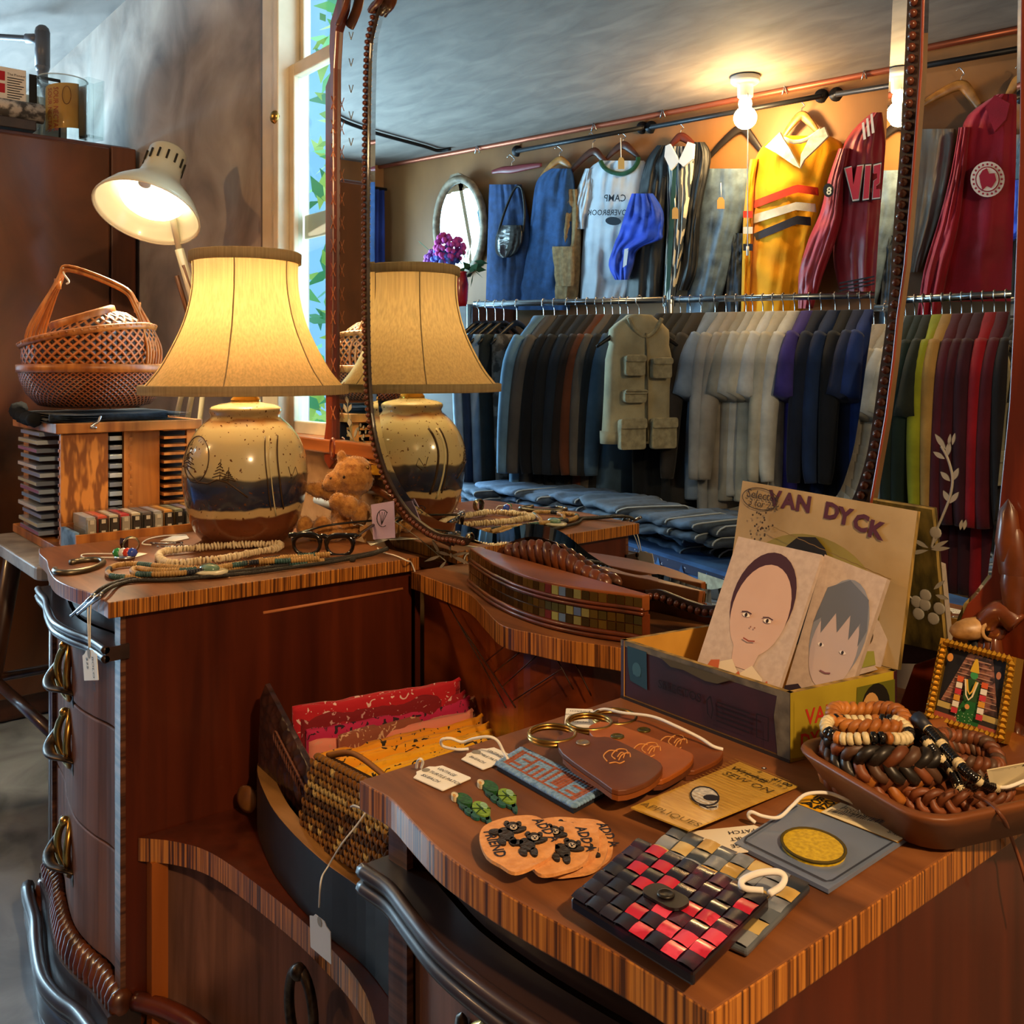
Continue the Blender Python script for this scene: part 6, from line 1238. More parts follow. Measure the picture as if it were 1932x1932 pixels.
def braid(name, label, cx_, cy_, rx, z, r, cols, sq=1.0, tilt=(0, 0), turns=8, kind='braid', rot=0):
    c0 = Pz(cx_, cy_, z); rad = rx * (c0 - CO).dot(dv) / F; t = thing('bracelet', label, 'bracelet', tuple(c0), 0, 'bracelets in the wooden dish'); n = 130
    def path(a): x, y = rad * math.cos(a), rad * sq * math.sin(a); p = rv2 * (x * math.cos(rot) - y * math.sin(rot)) + dv * (x * math.sin(rot) + y * math.cos(rot)); return p + V((0, 0, tilt[0] * x + tilt[1] * y + .002 * math.sin(3 * a)))
    if kind == 'braid':
        for k, m in enumerate(cols):
            ph = 2 * math.pi * k / len(cols); pts = []
            for i in range(n):
                a = 2 * math.pi * i / n; p = path(a); d = V((p.x, p.y, 0)).normalized(); w_ = turns * a + ph; pts.append(p + d * (r * .5 * math.sin(2 * w_)) + V((0, 0, r * 1.15 * math.sin(w_))))
            MB().tube(pts, r * .52, 6, closed=True).build('braided_strand', m, t)
    else:
        bs = [MB() for _ in cols]; nb = int(2 * math.pi * rad / (r * 1.15)); MB().tube([path(2*math.pi*i/n) for i in range(n)], r * .3, 5, closed=True).build('bracelet_cord', black, t)
        for i in range(nb):
            a = 2 * math.pi * i / nb; p = path(a); d = (path(a + .02) - p).normalized(); q = d.to_track_quat('Z', 'Y').to_matrix().to_4x4(); q.translation = p; ci = (0, 0, 0, 0, 1, 1, 2)[i % 7] if len(cols) > 2 else (0, 0, 0, 1)[i % 4]
            bs[ci % len(cols)].lathe([(r * .75, -r * .5), (r, -r * .25), (r, r * .25), (r * .75, r * .5)], 8, 0, q)
        for m, bb, nn in zip(cols, bs, ('pale_beads', 'dark_beads', 'brown_beads')):
            if bb.v: bb.build(nn, m, t)['kind'] = 'stuff'
    return t
tanl = mat('tan_lace', '#b5722e', '#8a4e1c', scale=40, rough=.5); brl = mat('brown_lace', '#7e4526', '#5c3018', scale=40, rough=.5); dkl = mat('dark_lace', '#2a2420', '#1a1614', scale=40, rough=.4); cord2 = mat('umber_lace', '#4e3424', rough=.5); cb = mat('cream_bead', '#cdbd94', rough=.4); bb_ = mat('black_bead', '#0c0c0e', rough=.15, coat=.5)
braid('b', 'brown braided leather bracelet at the bottom right of the dish', 1795, 1485, 100, TZ + .018, .0062, [brl, brl, brl], .72, (0, .0))
braid('b', 'wide brown flat braided bracelet under the dark one', 1662, 1452, 98, TZ + .022, .0085, [brl, brl, tanl], .80, (-.02, .02))
braid('b', 'reddish brown braided bracelet at the right of the dish, behind the bead strands', 1828, 1425, 50, TZ + .034, .0065, [brl, brl, cord2], .95, (-.12, .25))
braid('b', 'thick dark grey and brown braided bracelet in the middle of the heap', 1668, 1412, 98, TZ + .040, .0092, [dkl, dkl, cord2, brl], .82, (-.04, .03), 6)
braid('b', 'tan braided leather bracelet on top at the back of the heap', 1640, 1366, 66, TZ + .054, .0072, [tanl, tanl, tanl], .75, (.0, .05))
braid('b', 'cream and black bead bracelet lying on top of the heap', 1636, 1376, 76, TZ + .058, .0052, [cb, bb_, tanl], .66, (.0, .03), kind='beads')
for k, (pts, lb) in enumerate((([(1738, 1362), (1765, 1392), (1795, 1425), (1830, 1462), (1862, 1480), (1885, 1486)], 'black and cream bead strand with a dark wrapped end, uppermost across the heap'), ([(1745, 1395), (1765, 1422), (1790, 1445), (1805, 1472), (1812, 1492)], 'black and cream bead strand lying just under the uppermost one'))):
    t = thing('bead_strand', lb, 'bracelet', tuple(Pz(*pts[2], TZ + .05)), 0, 'bracelets in the wooden dish'); P = smooth([Pz(x, y, TZ + .062 - .007 * i - .008 * k) for i, (x, y) in enumerate(pts)], 8)
    MB().tube(P, .002, 6).build('strand_cord', black, t, True); b1, b2 = MB(), MB(); nseg = len(P)
    for i in range(1, nseg, 1):
        d = (P[i] - P[i-1]).normalized(); q = d.to_track_quat('Z', 'Y').to_matrix().to_4x4(); q.translation = P[i]; (b1 if i % 8 in (3, 4) or i > nseg - 8 and i % 2 else b2).lathe([(.003, -.0028), (.0045, -.0014), (.0045, .0014), (.003, .0028)], 8, 0, q)
    b1.build('cream_beads', cb, t, True)['kind'] = 'stuff'; b2.build('dark_beads', bb_, t, True)['kind'] = 'stuff'
    if k == 0: MB().tube([P[0] + (P[0] - P[3]).normalized() * .006, P[4]], [.006, .0052], 8).build('wrapped_end', mat('dark_blue_wrap', '#1c2230', rough=.5), t, True)
t = thing('leather_thong', 'thin brown leather thong hanging from the dish over the table edge', 'cord', tuple(Pz(1870, 1522, TZ + .03)))
MB().tube(smooth([Pz(1840, 1502, TZ + .028), Pz(1866, 1515, TZ + .036), Pz(1893, 1545, TZ + .03), Px(1912, 1590, -.322), Px(1932, 1650, -.318), Px(1945, 1720, -.318)], 5), .0016, 6).build('thong', brl, t, True)
t = thing('dish_tag', 'cream handwritten price card stuck upright at the right side of the dish', 'price tag', tuple(Pz(1900, 1450, TZ + .04)))
a, bq, cq = Pz(1868, 1486, TZ + .028), Pz(1945, 1470, TZ + .036), Pz(1868, 1440, TZ + .050)
q = [Pz(1968, 1432, TZ + .05), Pz(1862, 1452, TZ + .05), Pz(1872, 1496, TZ + .026), Pz(1975, 1470, TZ + .026)]
MB().extrude(q, (0, .0, -.0008)).build('card', flat('#d9cda8'), t, True); s = Sheet(*q); s.text('$5/EACH', .30, .12, .017, '#2a2420', shear=.1); s.text('BRACELETS', .32, .42, .011, '#2a2420', shear=.1); s.text('LEATHER', .40, .72, .011, '#2a2420', shear=.1)
s.build('handwriting', t)
MB().tube(smooth([Pz(1886, 1486, TZ + .03), Pz(1905, 1484, TZ + .032), Pz(1940, 1470, TZ + .036)], 4), .0016, 5).build('string', string, t, True)
# ---------------------------------------------------------------- framed picture and odds and ends at the back
bl, br = Pz(1747, 1357, TZ + .030), Pz(1899, 1404, TZ + .030); tl, tr = Py(1779, 1204, bl.y + .022), Py(1922, 1242, br.y + .022)
t = thing('framed_picture', 'small gold framed picture of a temple tower and a green robed figure, behind the dish', 'picture', tuple((bl + br) / 2)); s = Sheet(bl, br, tr, tl)
goldM = mat('gold_frame', '#b58a2c', metal=.85, rough=.3); b = MB()
def fb(u0, v0, u1, v1): b.extrude([s.P(u0, v0, .004), s.P(u1, v0, .004), s.P(u1, v1, .004), s.P(u0, v1, .004)], -s.n * .014)
fb(0, 0, .11, 1); fb(.89, 0, 1, 1); fb(.11, 0, .89, .08); fb(.11, .92, .89, 1); b.build('frame_moulding', goldM, t, True)
b = MB()
for k in range(14):
    for u, v, rng in ((.055, .05 + .066 * k, 1), (.945, .05 + .066 * k, 1)) + (((.10 + .062 * k, .96, 1), (.10 + .062 * k, .04, 1)) if k < 14 else ()):
        p = s.P(u, v, .0045); w_ = .0042; ux = (s.c[1] - s.c[0]).normalized() * w_; uy = (s.c[3] - s.c[0]).normalized() * w_; b.add([p - ux, p - uy, p + ux, p + uy, p + s.n * .004], [(0, 1, 4), (1, 2, 4), (2, 3, 4), (3, 0, 4)])
b.build('frame_studs', goldM, t, True)
MB().extrude([s.P(.1, .07, .0), s.P(.9, .07, .0), s.P(.9, .93, .0), s.P(.1, .93, .0)], -s.n * .006).build('picture_backing', flat('#15151c'), t, True)
s.poly([(.10, .07), (.90, .07), (.90, .93), (.10, .93)], '#1a1a22'); tw = mat('temple_print', '#9a6a58', '#5a3830', kind='brick', scale=330, rough=.5)
s.poly([(.14, .28), (.86, .26), (.70, .90), (.38, .91)], mat('temple_tower', '#8a5a4c', '#3e2622', scale=160, rough=.5, lo=.42, hi=.58))
for k in range(9): v = .33 + k * .064; s.line([(.16 + .026 * k, v), (.84 - .018 * k, v)], .0007, '#b08a78')
s.poly([(.12, .20), (.88, .18), (.88, .25), (.12, .27)], '#b09a5a').poly([(.12, .13), (.88, .11), (.88, .18), (.12, .20)], '#2e2622').poly([(.10, .07), (.90, .07), (.90, .12), (.10, .14)], '#9a4a3a')
s.poly([(.40, .09), (.66, .09), (.68, .22), (.60, .36), (.44, .36), (.38, .22)], '#1e5a28').poly([(.42, .36), (.62, .36), (.62, .58), (.56, .62), (.48, .62), (.42, .58)], '#2a4a22').oval(.52, .665, .05, .045, '#3a8a4a').poly([(.46, .70), (.58, .70), (.555, .80), (.535, .86), (.505, .86), (.485, .80)], '#c9a02a')
for sx in (-1, 1):
    c_u = .52 + sx * .16
    for k, h in enumerate(('#c9562a', '#d9d0c0', '#b8323a', '#c98a2a', '#d9d0c0', '#b8323a')): s.poly([(c_u - .04, .55 - k * .075), (c_u + .04, .55 - k * .075), (c_u + .04, .615 - k * .075), (c_u - .04, .615 - k * .075)], h)
s.line([(.46, .60), (.49, .48), (.52, .44), (.55, .48), (.58, .60)], .0016, '#d9a83a').line([(.44, .60), (.48, .42), (.52, .37), (.56, .42), (.60, .60)], .0014, '#d9c9a0').oval(.52, .29, .03, .03, '#c98a4a').oval(.20, .80, .04, .05, '#c9863a').oval(.84, .74, .03, .045, '#a86a4a')
rnd = random.Random(1)
for k in range(22): s.oval(.52 + rnd.uniform(-.11, .11), .17 + rnd.uniform(-.07, .07), .006, .005, '#b9c9a0', 0, 6)
s.build('printed_picture', t)
p = Py(1836, 1186, .895); t = thing('carved_bead', 'carved beige bone bead with a round hole, on a dark stem behind the framed picture', 'ornament', (p.x, p.y, TZ))
MB().tube([(0, .004, .001), (0, .004, p.z - TZ - .008)], [.012, .006], 12).build('dark_stem', black, t)
b = MB(); m = frame((0, 0, p.z - TZ), rv2 + V((0, 0, .15)), V((0, 0, 1))); q = m.to_3x3(); b.ball((0, 0, p.z - TZ), .013, 14, 0, (1.7, .8, .9), q); bone = mat('carved_bone', '#b58f5e', '#7e5c34', scale=60, rough=.4); o = b.build('bead_body', bone, t)
b = MB(); b.lathe([(.0075, -.002), (.0095, 0), (.0095, .003), (.0065, .003), (.006, -.001)], 18, 0, m @ Matrix.Translation((.011, -.001, .0095))); b.build('bead_collar', bone, t)
b = MB(); b.lathe([(.0062, 0), (.001, .0005)], 16, 0, m @ Matrix.Translation((.011, -.001, .0116))); b.build('bead_hole', flat('#140c06'), t)
t = tag(MB().tube(smooth([Pz(1900, 1385, TZ + .02), Pz(1922, 1395, TZ + .016), Pz(1945, 1412, TZ + .012)], 4), [.013, .014, .014, .013, .012, .010, .009, .008, .006], 10).build('carved_horn', carved), 'curved piece of polished brown horn beside the framed picture', 'ornament')
# ---------------------------------------------------------------- the clothes wall behind the viewer, seen in the looking glass
den = lambda n, h: mat('denim_' + n, h, tuple(x * .55 for x in lin(h)), scale=26, rough=.9, lo=.3, hi=.7, bump=.2, bscale=200)
def lerp_rows(rows, y):
    for (y0, a0, b0), (y1, a1, b1) in zip(rows, rows[1:]):
        if y0 <= y <= y1: t = (y - y0) / (y1 - y0); return a0 + (a1 - a0) * t, b0 + (b1 - b0) * t
    return rows[-1][1:]
def drape(b, rows, off, th, seed=0, nx=22, ny=30, fold=.020, mi=0):   # a hanging cloth whose outline is given row by row
    y0, y1 = rows[0][0], rows[-1][0]; fr, bk = [], []
    sm_ = [(p.x, p.y, p.z) for p in smooth([(r[0], r[1], r[2]) for r in rows], 3)]
    for i in range(ny + 1):
        y = y0 + (y1 - y0) * i / ny; a, c = lerp_rows(sm_, min(y, y1)); f_, b_ = [], []
        for j in range(nx + 1):
            s = j / nx; px = a + (c - a) * s; e = math.sqrt(max(0, 1 - (2 * s - 1) ** 2)); d = th * (.25 + .75 * e) + fold * (noise.noise(V((s * 5 + seed, i * .06, seed * 3.1))) * (.4 + i / ny) + .55 * noise.noise(V((s * 13 + seed, i * .10, seed))) + .5 * noise.noise(V((s * 4 + i * .35, i * .3 - s * 2, seed))))
            f_.append(Wl(px, y, off + max(.004, d) * (1 if 0 < j < nx else .4))); b_.append(Wl(px, y, off))
        fr.append(f_); bk.append(b_)
    b.grid(fr, mi); b.grid(bk, mi, True, True)
    for k in (0, -1): b.grid([fr[k], bk[k]], mi)
    b.grid([[r[0] for r in fr], [r[0] for r in bk]], mi); b.grid([[r[-1] for r in fr], [r[-1] for r in bk]], mi); return b
def wpoly(b, pts, off, mi=0): b.add([Wl(x, y, off) for x, y in pts], [tuple(range(len(pts)))], mi); return b
def wall_thing(name, label, cat, px, py, group=None): return thing(name, label, cat, tuple(Wl(px, py, .05)), 0, group)
def wtube(pts, off, r, n=8): return MB().tube([Wl(x, y, off) for x, y in pts], r, n)
def wtext(b, st, px, py, off, size, mi=0, bold=.01, tilt=0):           # lettering that reads from the room
    o = Wl(px, py, off); m = frame(o, Wl(px - 20, py + tilt, off) - o, V((0, 0, 1))); return text(b, st, m, size, mi, .001, 0, 'LEFT', 1, bold)
hw = mat('hanger_wood', '#a8783e', '#8a5c2a', scale=30, rough=.4); hwd = mat('dark_hanger_wood', '#4e2a1c', '#3a1e14', scale=30, rough=.4)
def hanger(px, py, xl, yl, xr, yr, off, m, label, hook=28):
    t = wall_thing('clothes_hanger', label, 'hanger', px, py); b = MB(); L = smooth([Wl(xl, yl, off), Wl((px + xl) / 2, py + (yl - py) * .42, off), Wl(px, py + 2, off), Wl((px + xr) / 2, py + (yr - py) * .42, off), Wl(xr, yr, off)], 5)
    b.tube(L, [.010 + .012 * math.sin(math.pi * i / (len(L) - 1)) for i in range(len(L))], 8, fl=.4, up=(0, 1, 0)); b.build('hanger_arm', m, t, True)
    b = MB(); b.tube(smooth([Wl(px, py, off), Wl(px + 1, py - hook * .45, off), Wl(px + 6, py - hook * .65, off), Wl(px - 3, py - hook, off), Wl(px - 8, py - hook * .8, off)], 4), .0022, 5); b.build('hanger_hook', steel, t, True); return t
hanger(965, 318, 928, 325, 1022, 311, .05, mat('red_hanger', '#6e2a30', rough=.4), 'dark red skirt hanger with clips above the first denim skirt', 26)
hanger(1055, 300, 1020, 335, 1082, 322, .05, hw, 'pale wooden hanger inside the dark denim dress', 24)
hanger(1118, 284, 1055, 352, 1152, 318, .06, hwd, 'long sloping dark wooden hanger above the khaki shorts', 34)
hanger(1175, 272, 1140, 305, 1205, 298, .05, hwd, 'dark wooden hanger inside the white tee shirt', 22)
hanger(1284, 256, 1258, 285, 1315, 280, .07, mat('red_brown_hanger', '#5a261a', rough=.35), 'red brown wooden hanger inside the striped shirt', 24)
hanger(1398, 240, 1330, 306, 1440, 290, .04, flat('#1c1614', .5), 'black hanger above the faded jeans', 22)
hanger(1512, 216, 1475, 262, 1545, 252, .05, hw, 'pale wooden hanger inside the yellow rugby shirt', 26)
hanger(1818, 184, 1742, 224, 1855, 232, .05, hw, 'pale wooden hanger above the grey skirt', 30)
hanger(1925, 176, 1902, 208, 1960, 215, .06, hw, 'pale wooden hanger inside the crimson coach jacket', 24)
def garment_wall(name, label, cat, parts, px, py):
    t = wall_thing(name, label, cat, px, py, None)
    for nm, rows, off, th, m in parts: drape(MB(), rows, off, th, hash(nm) % 7 + px * .01).build(nm, m, t, True)
    return t
garment_wall('denim_skirt', 'dark blue denim skirt at the left end of the clothes wall, behind a black bag', 'skirt', [('skirt_body', [(348, 923, 984), (370, 922, 990), (420, 921, 1000), (480, 919, 1006), (585, 916, 1000)], .05, .05, den('deep', '#1d3a66'))], 950, 470)
t = garment_wall('denim_dress', 'long dark denim dress hanging next to the khaki shorts', 'dress', [('dress_body', [(318, 1040, 1078), (340, 1013, 1084), (400, 1003, 1086), (480, 992, 1082), (585, 966, 1075)], .07, .06, den('mid', '#21487a'))], 1040, 470)
t = wall_thing('leather_bag', 'black shiny shoulder bag hanging over the denim skirt', 'bag', 962, 445)
drape(MB(), [(425, 945, 985), (440, 937, 988), (460, 934, 986), (478, 936, 975), (486, 945, 962)], .11, .05, 3, fold=.004).build('bag_body', mat('black_leather', '#0c0c0e', rough=.28, coat=.5), t, True)
MB().tube(smooth([Wl(x, y, .13) for x, y in ((938, 448), (952, 400), (970, 358), (982, 352), (988, 372), (990, 410), (986, 440))], 5), .007, 8).build('bag_strap', black, t, True)
t = garment_wall('cargo_shorts', 'khaki cargo shorts clipped beside the white tee shirt', 'shorts', [('shorts_body', [(357, 1043, 1092), (400, 1041, 1096), (470, 1035, 1096), (530, 1027, 1094), (564, 1026, 1090)], .06, .06, cloth('khaki', '#8a7250'))], 1060, 460)
drape(MB(), [(465, 1042, 1082), (475, 1042, 1083), (520, 1046, 1084), (540, 1050, 1082)], .13, .012, 2, fold=.003).build('cargo_pocket', cloth('khaki', '#8a7250'), t, True)
wh = cloth('white_cotton', '#b9bfc8', '#a4abb6', scale=6)
t = garment_wall('tee_shirt', 'white ringer tee shirt with a green collar and camp lettering', 'shirt', [('tee_body', [(303, 1132, 1215), (318, 1112, 1224), (345, 1104, 1222), (390, 1104, 1214), (450, 1100, 1206), (520, 1096, 1200), (566, 1095, 1182)], .06, .07, wh), ('sleeve', [(318, 1104, 1124), (360, 1088, 1122), (405, 1079, 1112), (432, 1086, 1104)], .06, .05, wh)], 1155, 420)
MB().tube(smooth([Wl(x, y, .13) for x, y in ((1133, 304), (1140, 316), (1155, 325), (1175, 328), (1193, 320), (1203, 306), (1204, 297))], 4), .012, 8).build('green_collar', cloth('green_rib', '#1e4a34'), t, True)
b = MB(); wtext(b, 'CAMP', 1181, 380, .155, .050); wtext(b, 'OVERBROOK', 1183, 406, .155, .040); wpoly(b, oval(1157, 417, 15, 8, 16, 5), .155); b.build('lettering', flat('#1c2430'), t, True)
jb = mat('black_nylon', '#15161a', '#0d0e11', scale=8, rough=.55, bump=.2, bscale=30)
t = garment_wall('windbreaker', 'black windbreaker with a bright blue sleeve panel, open over a striped shirt', 'jacket', [('jacket_left_side', [(274, 1240, 1264), (300, 1220, 1263), (350, 1206, 1262), (400, 1196, 1259), (450, 1190, 1256), (500, 1185, 1252), (562, 1180, 1250)], .09, .06, jb), ('jacket_right_side', [(268, 1310, 1330), (300, 1306, 1342), (400, 1294, 1322), (500, 1278, 1318), (548, 1270, 1300)], .09, .05, jb),
    ('blue_sleeve', [(365, 1192, 1232), (400, 1180, 1252), (440, 1168, 1250), (452, 1162, 1248), (470, 1156, 1205), (500, 1148, 1196), (528, 1160, 1186)], .15, .05, cloth('royal_blue_nylon', '#1a3fb8', '#142f8a', scale=8, rough=.6))], 1230, 420)
b = MB(); wpoly(b, [(1178, 470), (1186, 468), (1182, 500), (1175, 505)], .205); b.build('white_flash', flat('#b9bcc4'), t, True)
t = garment_wall('striped_shirt', 'striped button shirt with a white collar inside the open windbreaker', 'shirt', [('shirt_body', [(276, 1256, 1310), (300, 1252, 1312), (400, 1258, 1302), (500, 1254, 1286), (578, 1250, 1274)], .10, .06, mat('shirt_stripes', '#b9b2a4', '#2c3542', kind='wave', scale=16, sv=(1, 0, 0), rough=.8, lo=.45, hi=.5, distort=.3, detail=0))], 1280, 420)
b = MB(); b.extrude([Wl(x, y, .17) for x, y in ((1258, 276), (1266, 272), (1284, 305), (1268, 322), (1256, 296))], V((0, .01, 0))); b.extrude([Wl(x, y, .17) for x, y in ((1300, 268), (1312, 272), (1310, 300), (1292, 315), (1282, 306))], V((0, .01, 0))); b.build('collar', wh, t, True)
b = MB(); wpoly(b, [(1270, 310), (1277, 310), (1272, 420), (1264, 540), (1256, 560), (1262, 420)], .168); b.build('button_band', flat('#1e3a30'), t, True)
t = garment_wall('faded_jeans', 'faded blue jeans clipped by the waistband next to the yellow rugby shirt', 'trousers', [('jeans_body', [(318, 1326, 1412), (350, 1322, 1412), (400, 1316, 1410), (470, 1309, 1384), (540, 1298, 1368), (602, 1294, 1345)], .06, .06, den('faded', '#5d7184')), ('second_leg', [(440, 1372, 1410), (500, 1372, 1406), (600, 1366, 1402)], .05, .05, den('dark', '#26303e'))], 1360, 440)
t = wall_thing('kraft_tag', 'small kraft price tag hanging on the faded jeans', 'price tag', 1360, 385); wpoly(MB(), [(1353, 378), (1357, 372), (1363, 372), (1367, 378), (1367, 394), (1353, 394)], .16).build('tag_card', flat('#b5803a'), t, True); wtube([(1360, 345), (1361, 372)], .16, .002).build('tag_string', string, t, True)
for k, (x, y, lb) in enumerate(((1172, 310, 'small kraft price tag hanging at the collar of the white tee shirt'), (1274, 404, 'small kraft price tag hanging on the striped shirt'))):
    t = wall_thing('kraft_tag', lb, 'price tag', x, y); wpoly(MB(), [(x - 6, y - 8), (x - 3, y - 13), (x + 3, y - 13), (x + 6, y - 8), (x + 6, y + 9), (x - 6, y + 9)], .19).build('tag_card', flat('#b5803a'), t, True); wtube([(x - 1, y - 50 if k == 0 else y - 30), (x, y - 13)], .19, .002).build('tag_string', string, t, True)
yr = cloth('golden_jersey', '#d9920a', '#c07c06', scale=7)
t = garment_wall('rugby_shirt', 'golden yellow rugby shirt with a white collar and red, white and navy chest stripes', 'shirt', [('rugby_body', [(256, 1470, 1565), (268, 1448, 1588), (285, 1432, 1594), (310, 1424, 1588), (360, 1420, 1566), (400, 1420, 1552), (480, 1416, 1536), (560, 1410, 1522), (592, 1408, 1514)], .07, .09, yr), ('sleeve', [(300, 1416, 1432), (350, 1408, 1424), (420, 1402, 1422), (500, 1400, 1420), (596, 1397, 1416)], .08, .07, yr)], 1490, 420)
for nm, h, a in (('red_stripe', '#c0341a', ((379, 394), (348, 363), (355, 370))), ('white_stripe', '#cdc5b4', ((405, 422), (381, 396), (386, 402))), ('navy_stripe', '#24232e', ((441, 456), (407, 423), (412, 428)))):
    b = MB()
    def stripe(px): t_ = (px - 1421) / 82; (l0, l1), (m0, m1), (r0, r1) = a; return (l0 + (m0 - l0) * t_, l1 + (m1 - l1) * t_) if t_ <= 1 else (m0 + (r0 - m0) * (t_ - 1) / .6, m1 + (r1 - m1) * (t_ - 1) / .6)
    R0, R1 = [], []
    for i in range(15):
        xe = (1552 - (a[0][0] - 379) * .24); px = 1422 + (xe - 1422) * i / 14; u, v = stripe(px); s = i / 14; o_ = .07 + .09 * (.25 + .75 * math.sqrt(max(0, 1 - (2*s - 1)**2))) + .016; R0.append(Wl(px, u, o_)); R1.append(Wl(px, v, o_))
    b.grid([R0, R1]); dy = (0, 30, 62)[('red_stripe', 'white_stripe', 'navy_stripe').index(nm)]; b.grid([[Wl(x, 398 + dy, .165) for x in (1402, 1411, 1420)], [Wl(x, 411 + dy, .165) for x in (1402, 1411, 1420)]]); b.build(nm, cloth(nm, h, scale=9), t, True)
b = MB(); cw = cloth('cream_collar', '#cfc6ae'); b.extrude([Wl(x, y, .19) for x, y in ((1474, 250), (1446, 278), (1468, 290), (1500, 312), (1512, 318), (1492, 280), (1480, 262))], V((0, .012, 0))); b.extrude([Wl(x, y, .19) for x, y in ((1558, 240), (1565, 258), (1545, 278), (1520, 302), (1512, 318), (1514, 292), (1528, 264), (1545, 248))], V((0, .012, 0))); b.tube(smooth([Wl(x, y, .15) for x, y in ((1478, 262), (1500, 268), (1525, 262), (1550, 245))], 4), .012, 6); b.build('collar', cw, t, True)
rj = mat('crimson_satin', '#8a1426', '#6e0e1e', scale=6, rough=.5, sheen=.05, bump=.3, bscale=12)
t = garment_wall('varsity_jacket', 'crimson satin varsity jacket with large outlined letters and striped trim', 'jacket', [('jacket_body', [(212, 1646, 1664), (232, 1622, 1667), (262, 1597, 1670), (300, 1585, 1670), (400, 1577, 1666), (480, 1572, 1662), (525, 1578, 1658), (550, 1585, 1655)], .09, .09, rj), ('sleeve', [(280, 1582, 1604), (340, 1562, 1594), (400, 1548, 1590), (450, 1526, 1578), (510, 1508, 1556), (545, 1506, 1545), (582, 1506, 1534)], .15, .07, rj)], 1610, 400)
b = MB()
for k in range(3): wpoly(b, [(1584, 533 + 7 * k), (1650, 520 + 7 * k), (1650, 523 + 7 * k), (1584, 536 + 7 * k)], .205, 0)
for k in range(3): wpoly(b, [(1626 + 8 * k, 232 - 8 * k), (1630 + 8 * k, 230 - 8 * k), (1634 + 8 * k, 262 - 6 * k), (1629 + 8 * k, 264 - 6 * k)], .205, 1)
b.build('striped_trim', [flat('#14141a'), flat('#c9bcb4')], t, True)
b = MB(); lf = lambda pts, o, mi: wpoly(b, pts, o, mi)
V_ = [(1590, 316), (1606, 312), (1609, 352), (1618, 311), (1632, 309), (1622, 380), (1608, 382)]; I_ = [(1632, 309), (1645, 308), (1640, 378), (1626, 380)]; S_ = [(1664, 305), (1647, 309), (1646, 326), (1655, 325), (1655, 336), (1647, 341), (1644, 378), (1662, 376), (1662, 358), (1653, 359), (1653, 351), (1661, 346)]
for L in (V_, I_, S_):
    cx_ = sum(p[0] for p in L) / len(L); cy_ = sum(p[1] for p in L) / len(L)
    lf(L, .212, 0); lf([(cx_ + (x - cx_) * .90, cy_ + (y - cy_) * .95) for x, y in L], .216, 1); lf([(cx_ + (x - cx_) * .76, cy_ + (y - cy_) * .88) for x, y in L], .220, 2)
wpoly(b, oval(1563, 359, 10, 13, 18), .235, 0); b.build('letters', [flat('#141014'), flat('#b9aaa2'), flat('#9a1c30')], t, True)
b = MB(); wtext(b, '8', 1568.5, 367, .238, .045, 0, .02); b.build('number_patch', flat('#d9d0b0'), t, True)
garment_wall('grey_skirt', 'pale grey satin skirt hanging at the right end, partly behind the crimson jacket', 'skirt', [('skirt_body', [(264, 1738, 1808), (300, 1737, 1806), (400, 1732, 1786), (500, 1722, 1752), (522, 1720, 1746)], .05, .05, mat('grey_satin', '#8a847c', '#76706a', scale=5, rough=.4))], 1760, 380)
t = garment_wall('coach_jacket', 'deep crimson coach jacket with a round white emblem, right end of the wall', 'jacket', [('jacket_body', [(203, 1885, 1918), (228, 1845, 1935), (258, 1822, 1940), (350, 1806, 1940), (450, 1790, 1940), (575, 1770, 1938)], .08, .10, cloth('crimson_nylon', '#8f1228', '#74101f', scale=6, rough=.6)), ('sleeve', [(262, 1816, 1838), (350, 1800, 1828), (440, 1776, 1815), (520, 1752, 1796), (600, 1740, 1782)], .14, .07, cloth('crimson_nylon', '#8f1228'))], 1870, 400)
b = MB(); wpoly(b, oval(1869, 356, 31, 32, 28), .215, 0); wpoly(b, oval(1869, 356, 22, 23, 24), .218, 1); wpoly(b, oval(1869, 356, 20, 21, 24), .220, 0); wpoly(b, [(1860, 340), (1868, 336), (1872, 346), (1882, 345), (1885, 358), (1876, 372), (1868, 368), (1860, 376), (1856, 362), (1854, 350)], .222, 1)
for k in range(20): a = 2*math.pi*k/20; wpoly(b, oval(1869 + 26 * math.cos(a), 356 + 27 * math.sin(a), 2.2, 2.2, 6), .218, 1)
b.build('round_emblem', [flat('#c9b3a8'), flat('#8f1228')], t, True)
b = MB(); b.extrude([Wl(x, y, .19) for x, y in ((1885, 206), (1868, 228), (1884, 272), (1905, 250), (1912, 222))], V((0, .014, 0))); b.build('collar', cloth('crimson_nylon', '#8f1228'), t, True)
# rods, pipe, bulb, cable
pipe = mat('black_iron_pipe', '#26262a', metal=.6, rough=.45)
for (x0, y0, x1, y1, lb) in ((976, 285, 1212, 241, 'black iron clothes rod on the wall above the denim and the white tee shirt'), (1229, 240, 1550, 181, 'black iron clothes rod on the wall above the rugby shirt'), (1578, 178, 1990, 112, 'black iron clothes rod on the wall at the right end')):
    t = wall_thing('clothes_rod', lb, 'rod', (x0 + x1) / 2, (y0 + y1) / 2); wtube([(x0, y0), (x1, y1)], .10, .012, 10).build('pipe', pipe, t, True)
    for x, y in ((x0, y0), (x1, y1)):
        b = MB(); p0, p1 = Wl(x, y, .10), Wl(x, y, .005); b.tube([p0, p1], .011, 10); b.tube([Wl(x, y, .012), Wl(x, y, .0)], .032, 16); b.build('flange', pipe, t, True)
t = wall_thing('copper_pipe', 'copper pipe running along the top of the clothes wall under the ceiling', 'pipe', 1250, 213)
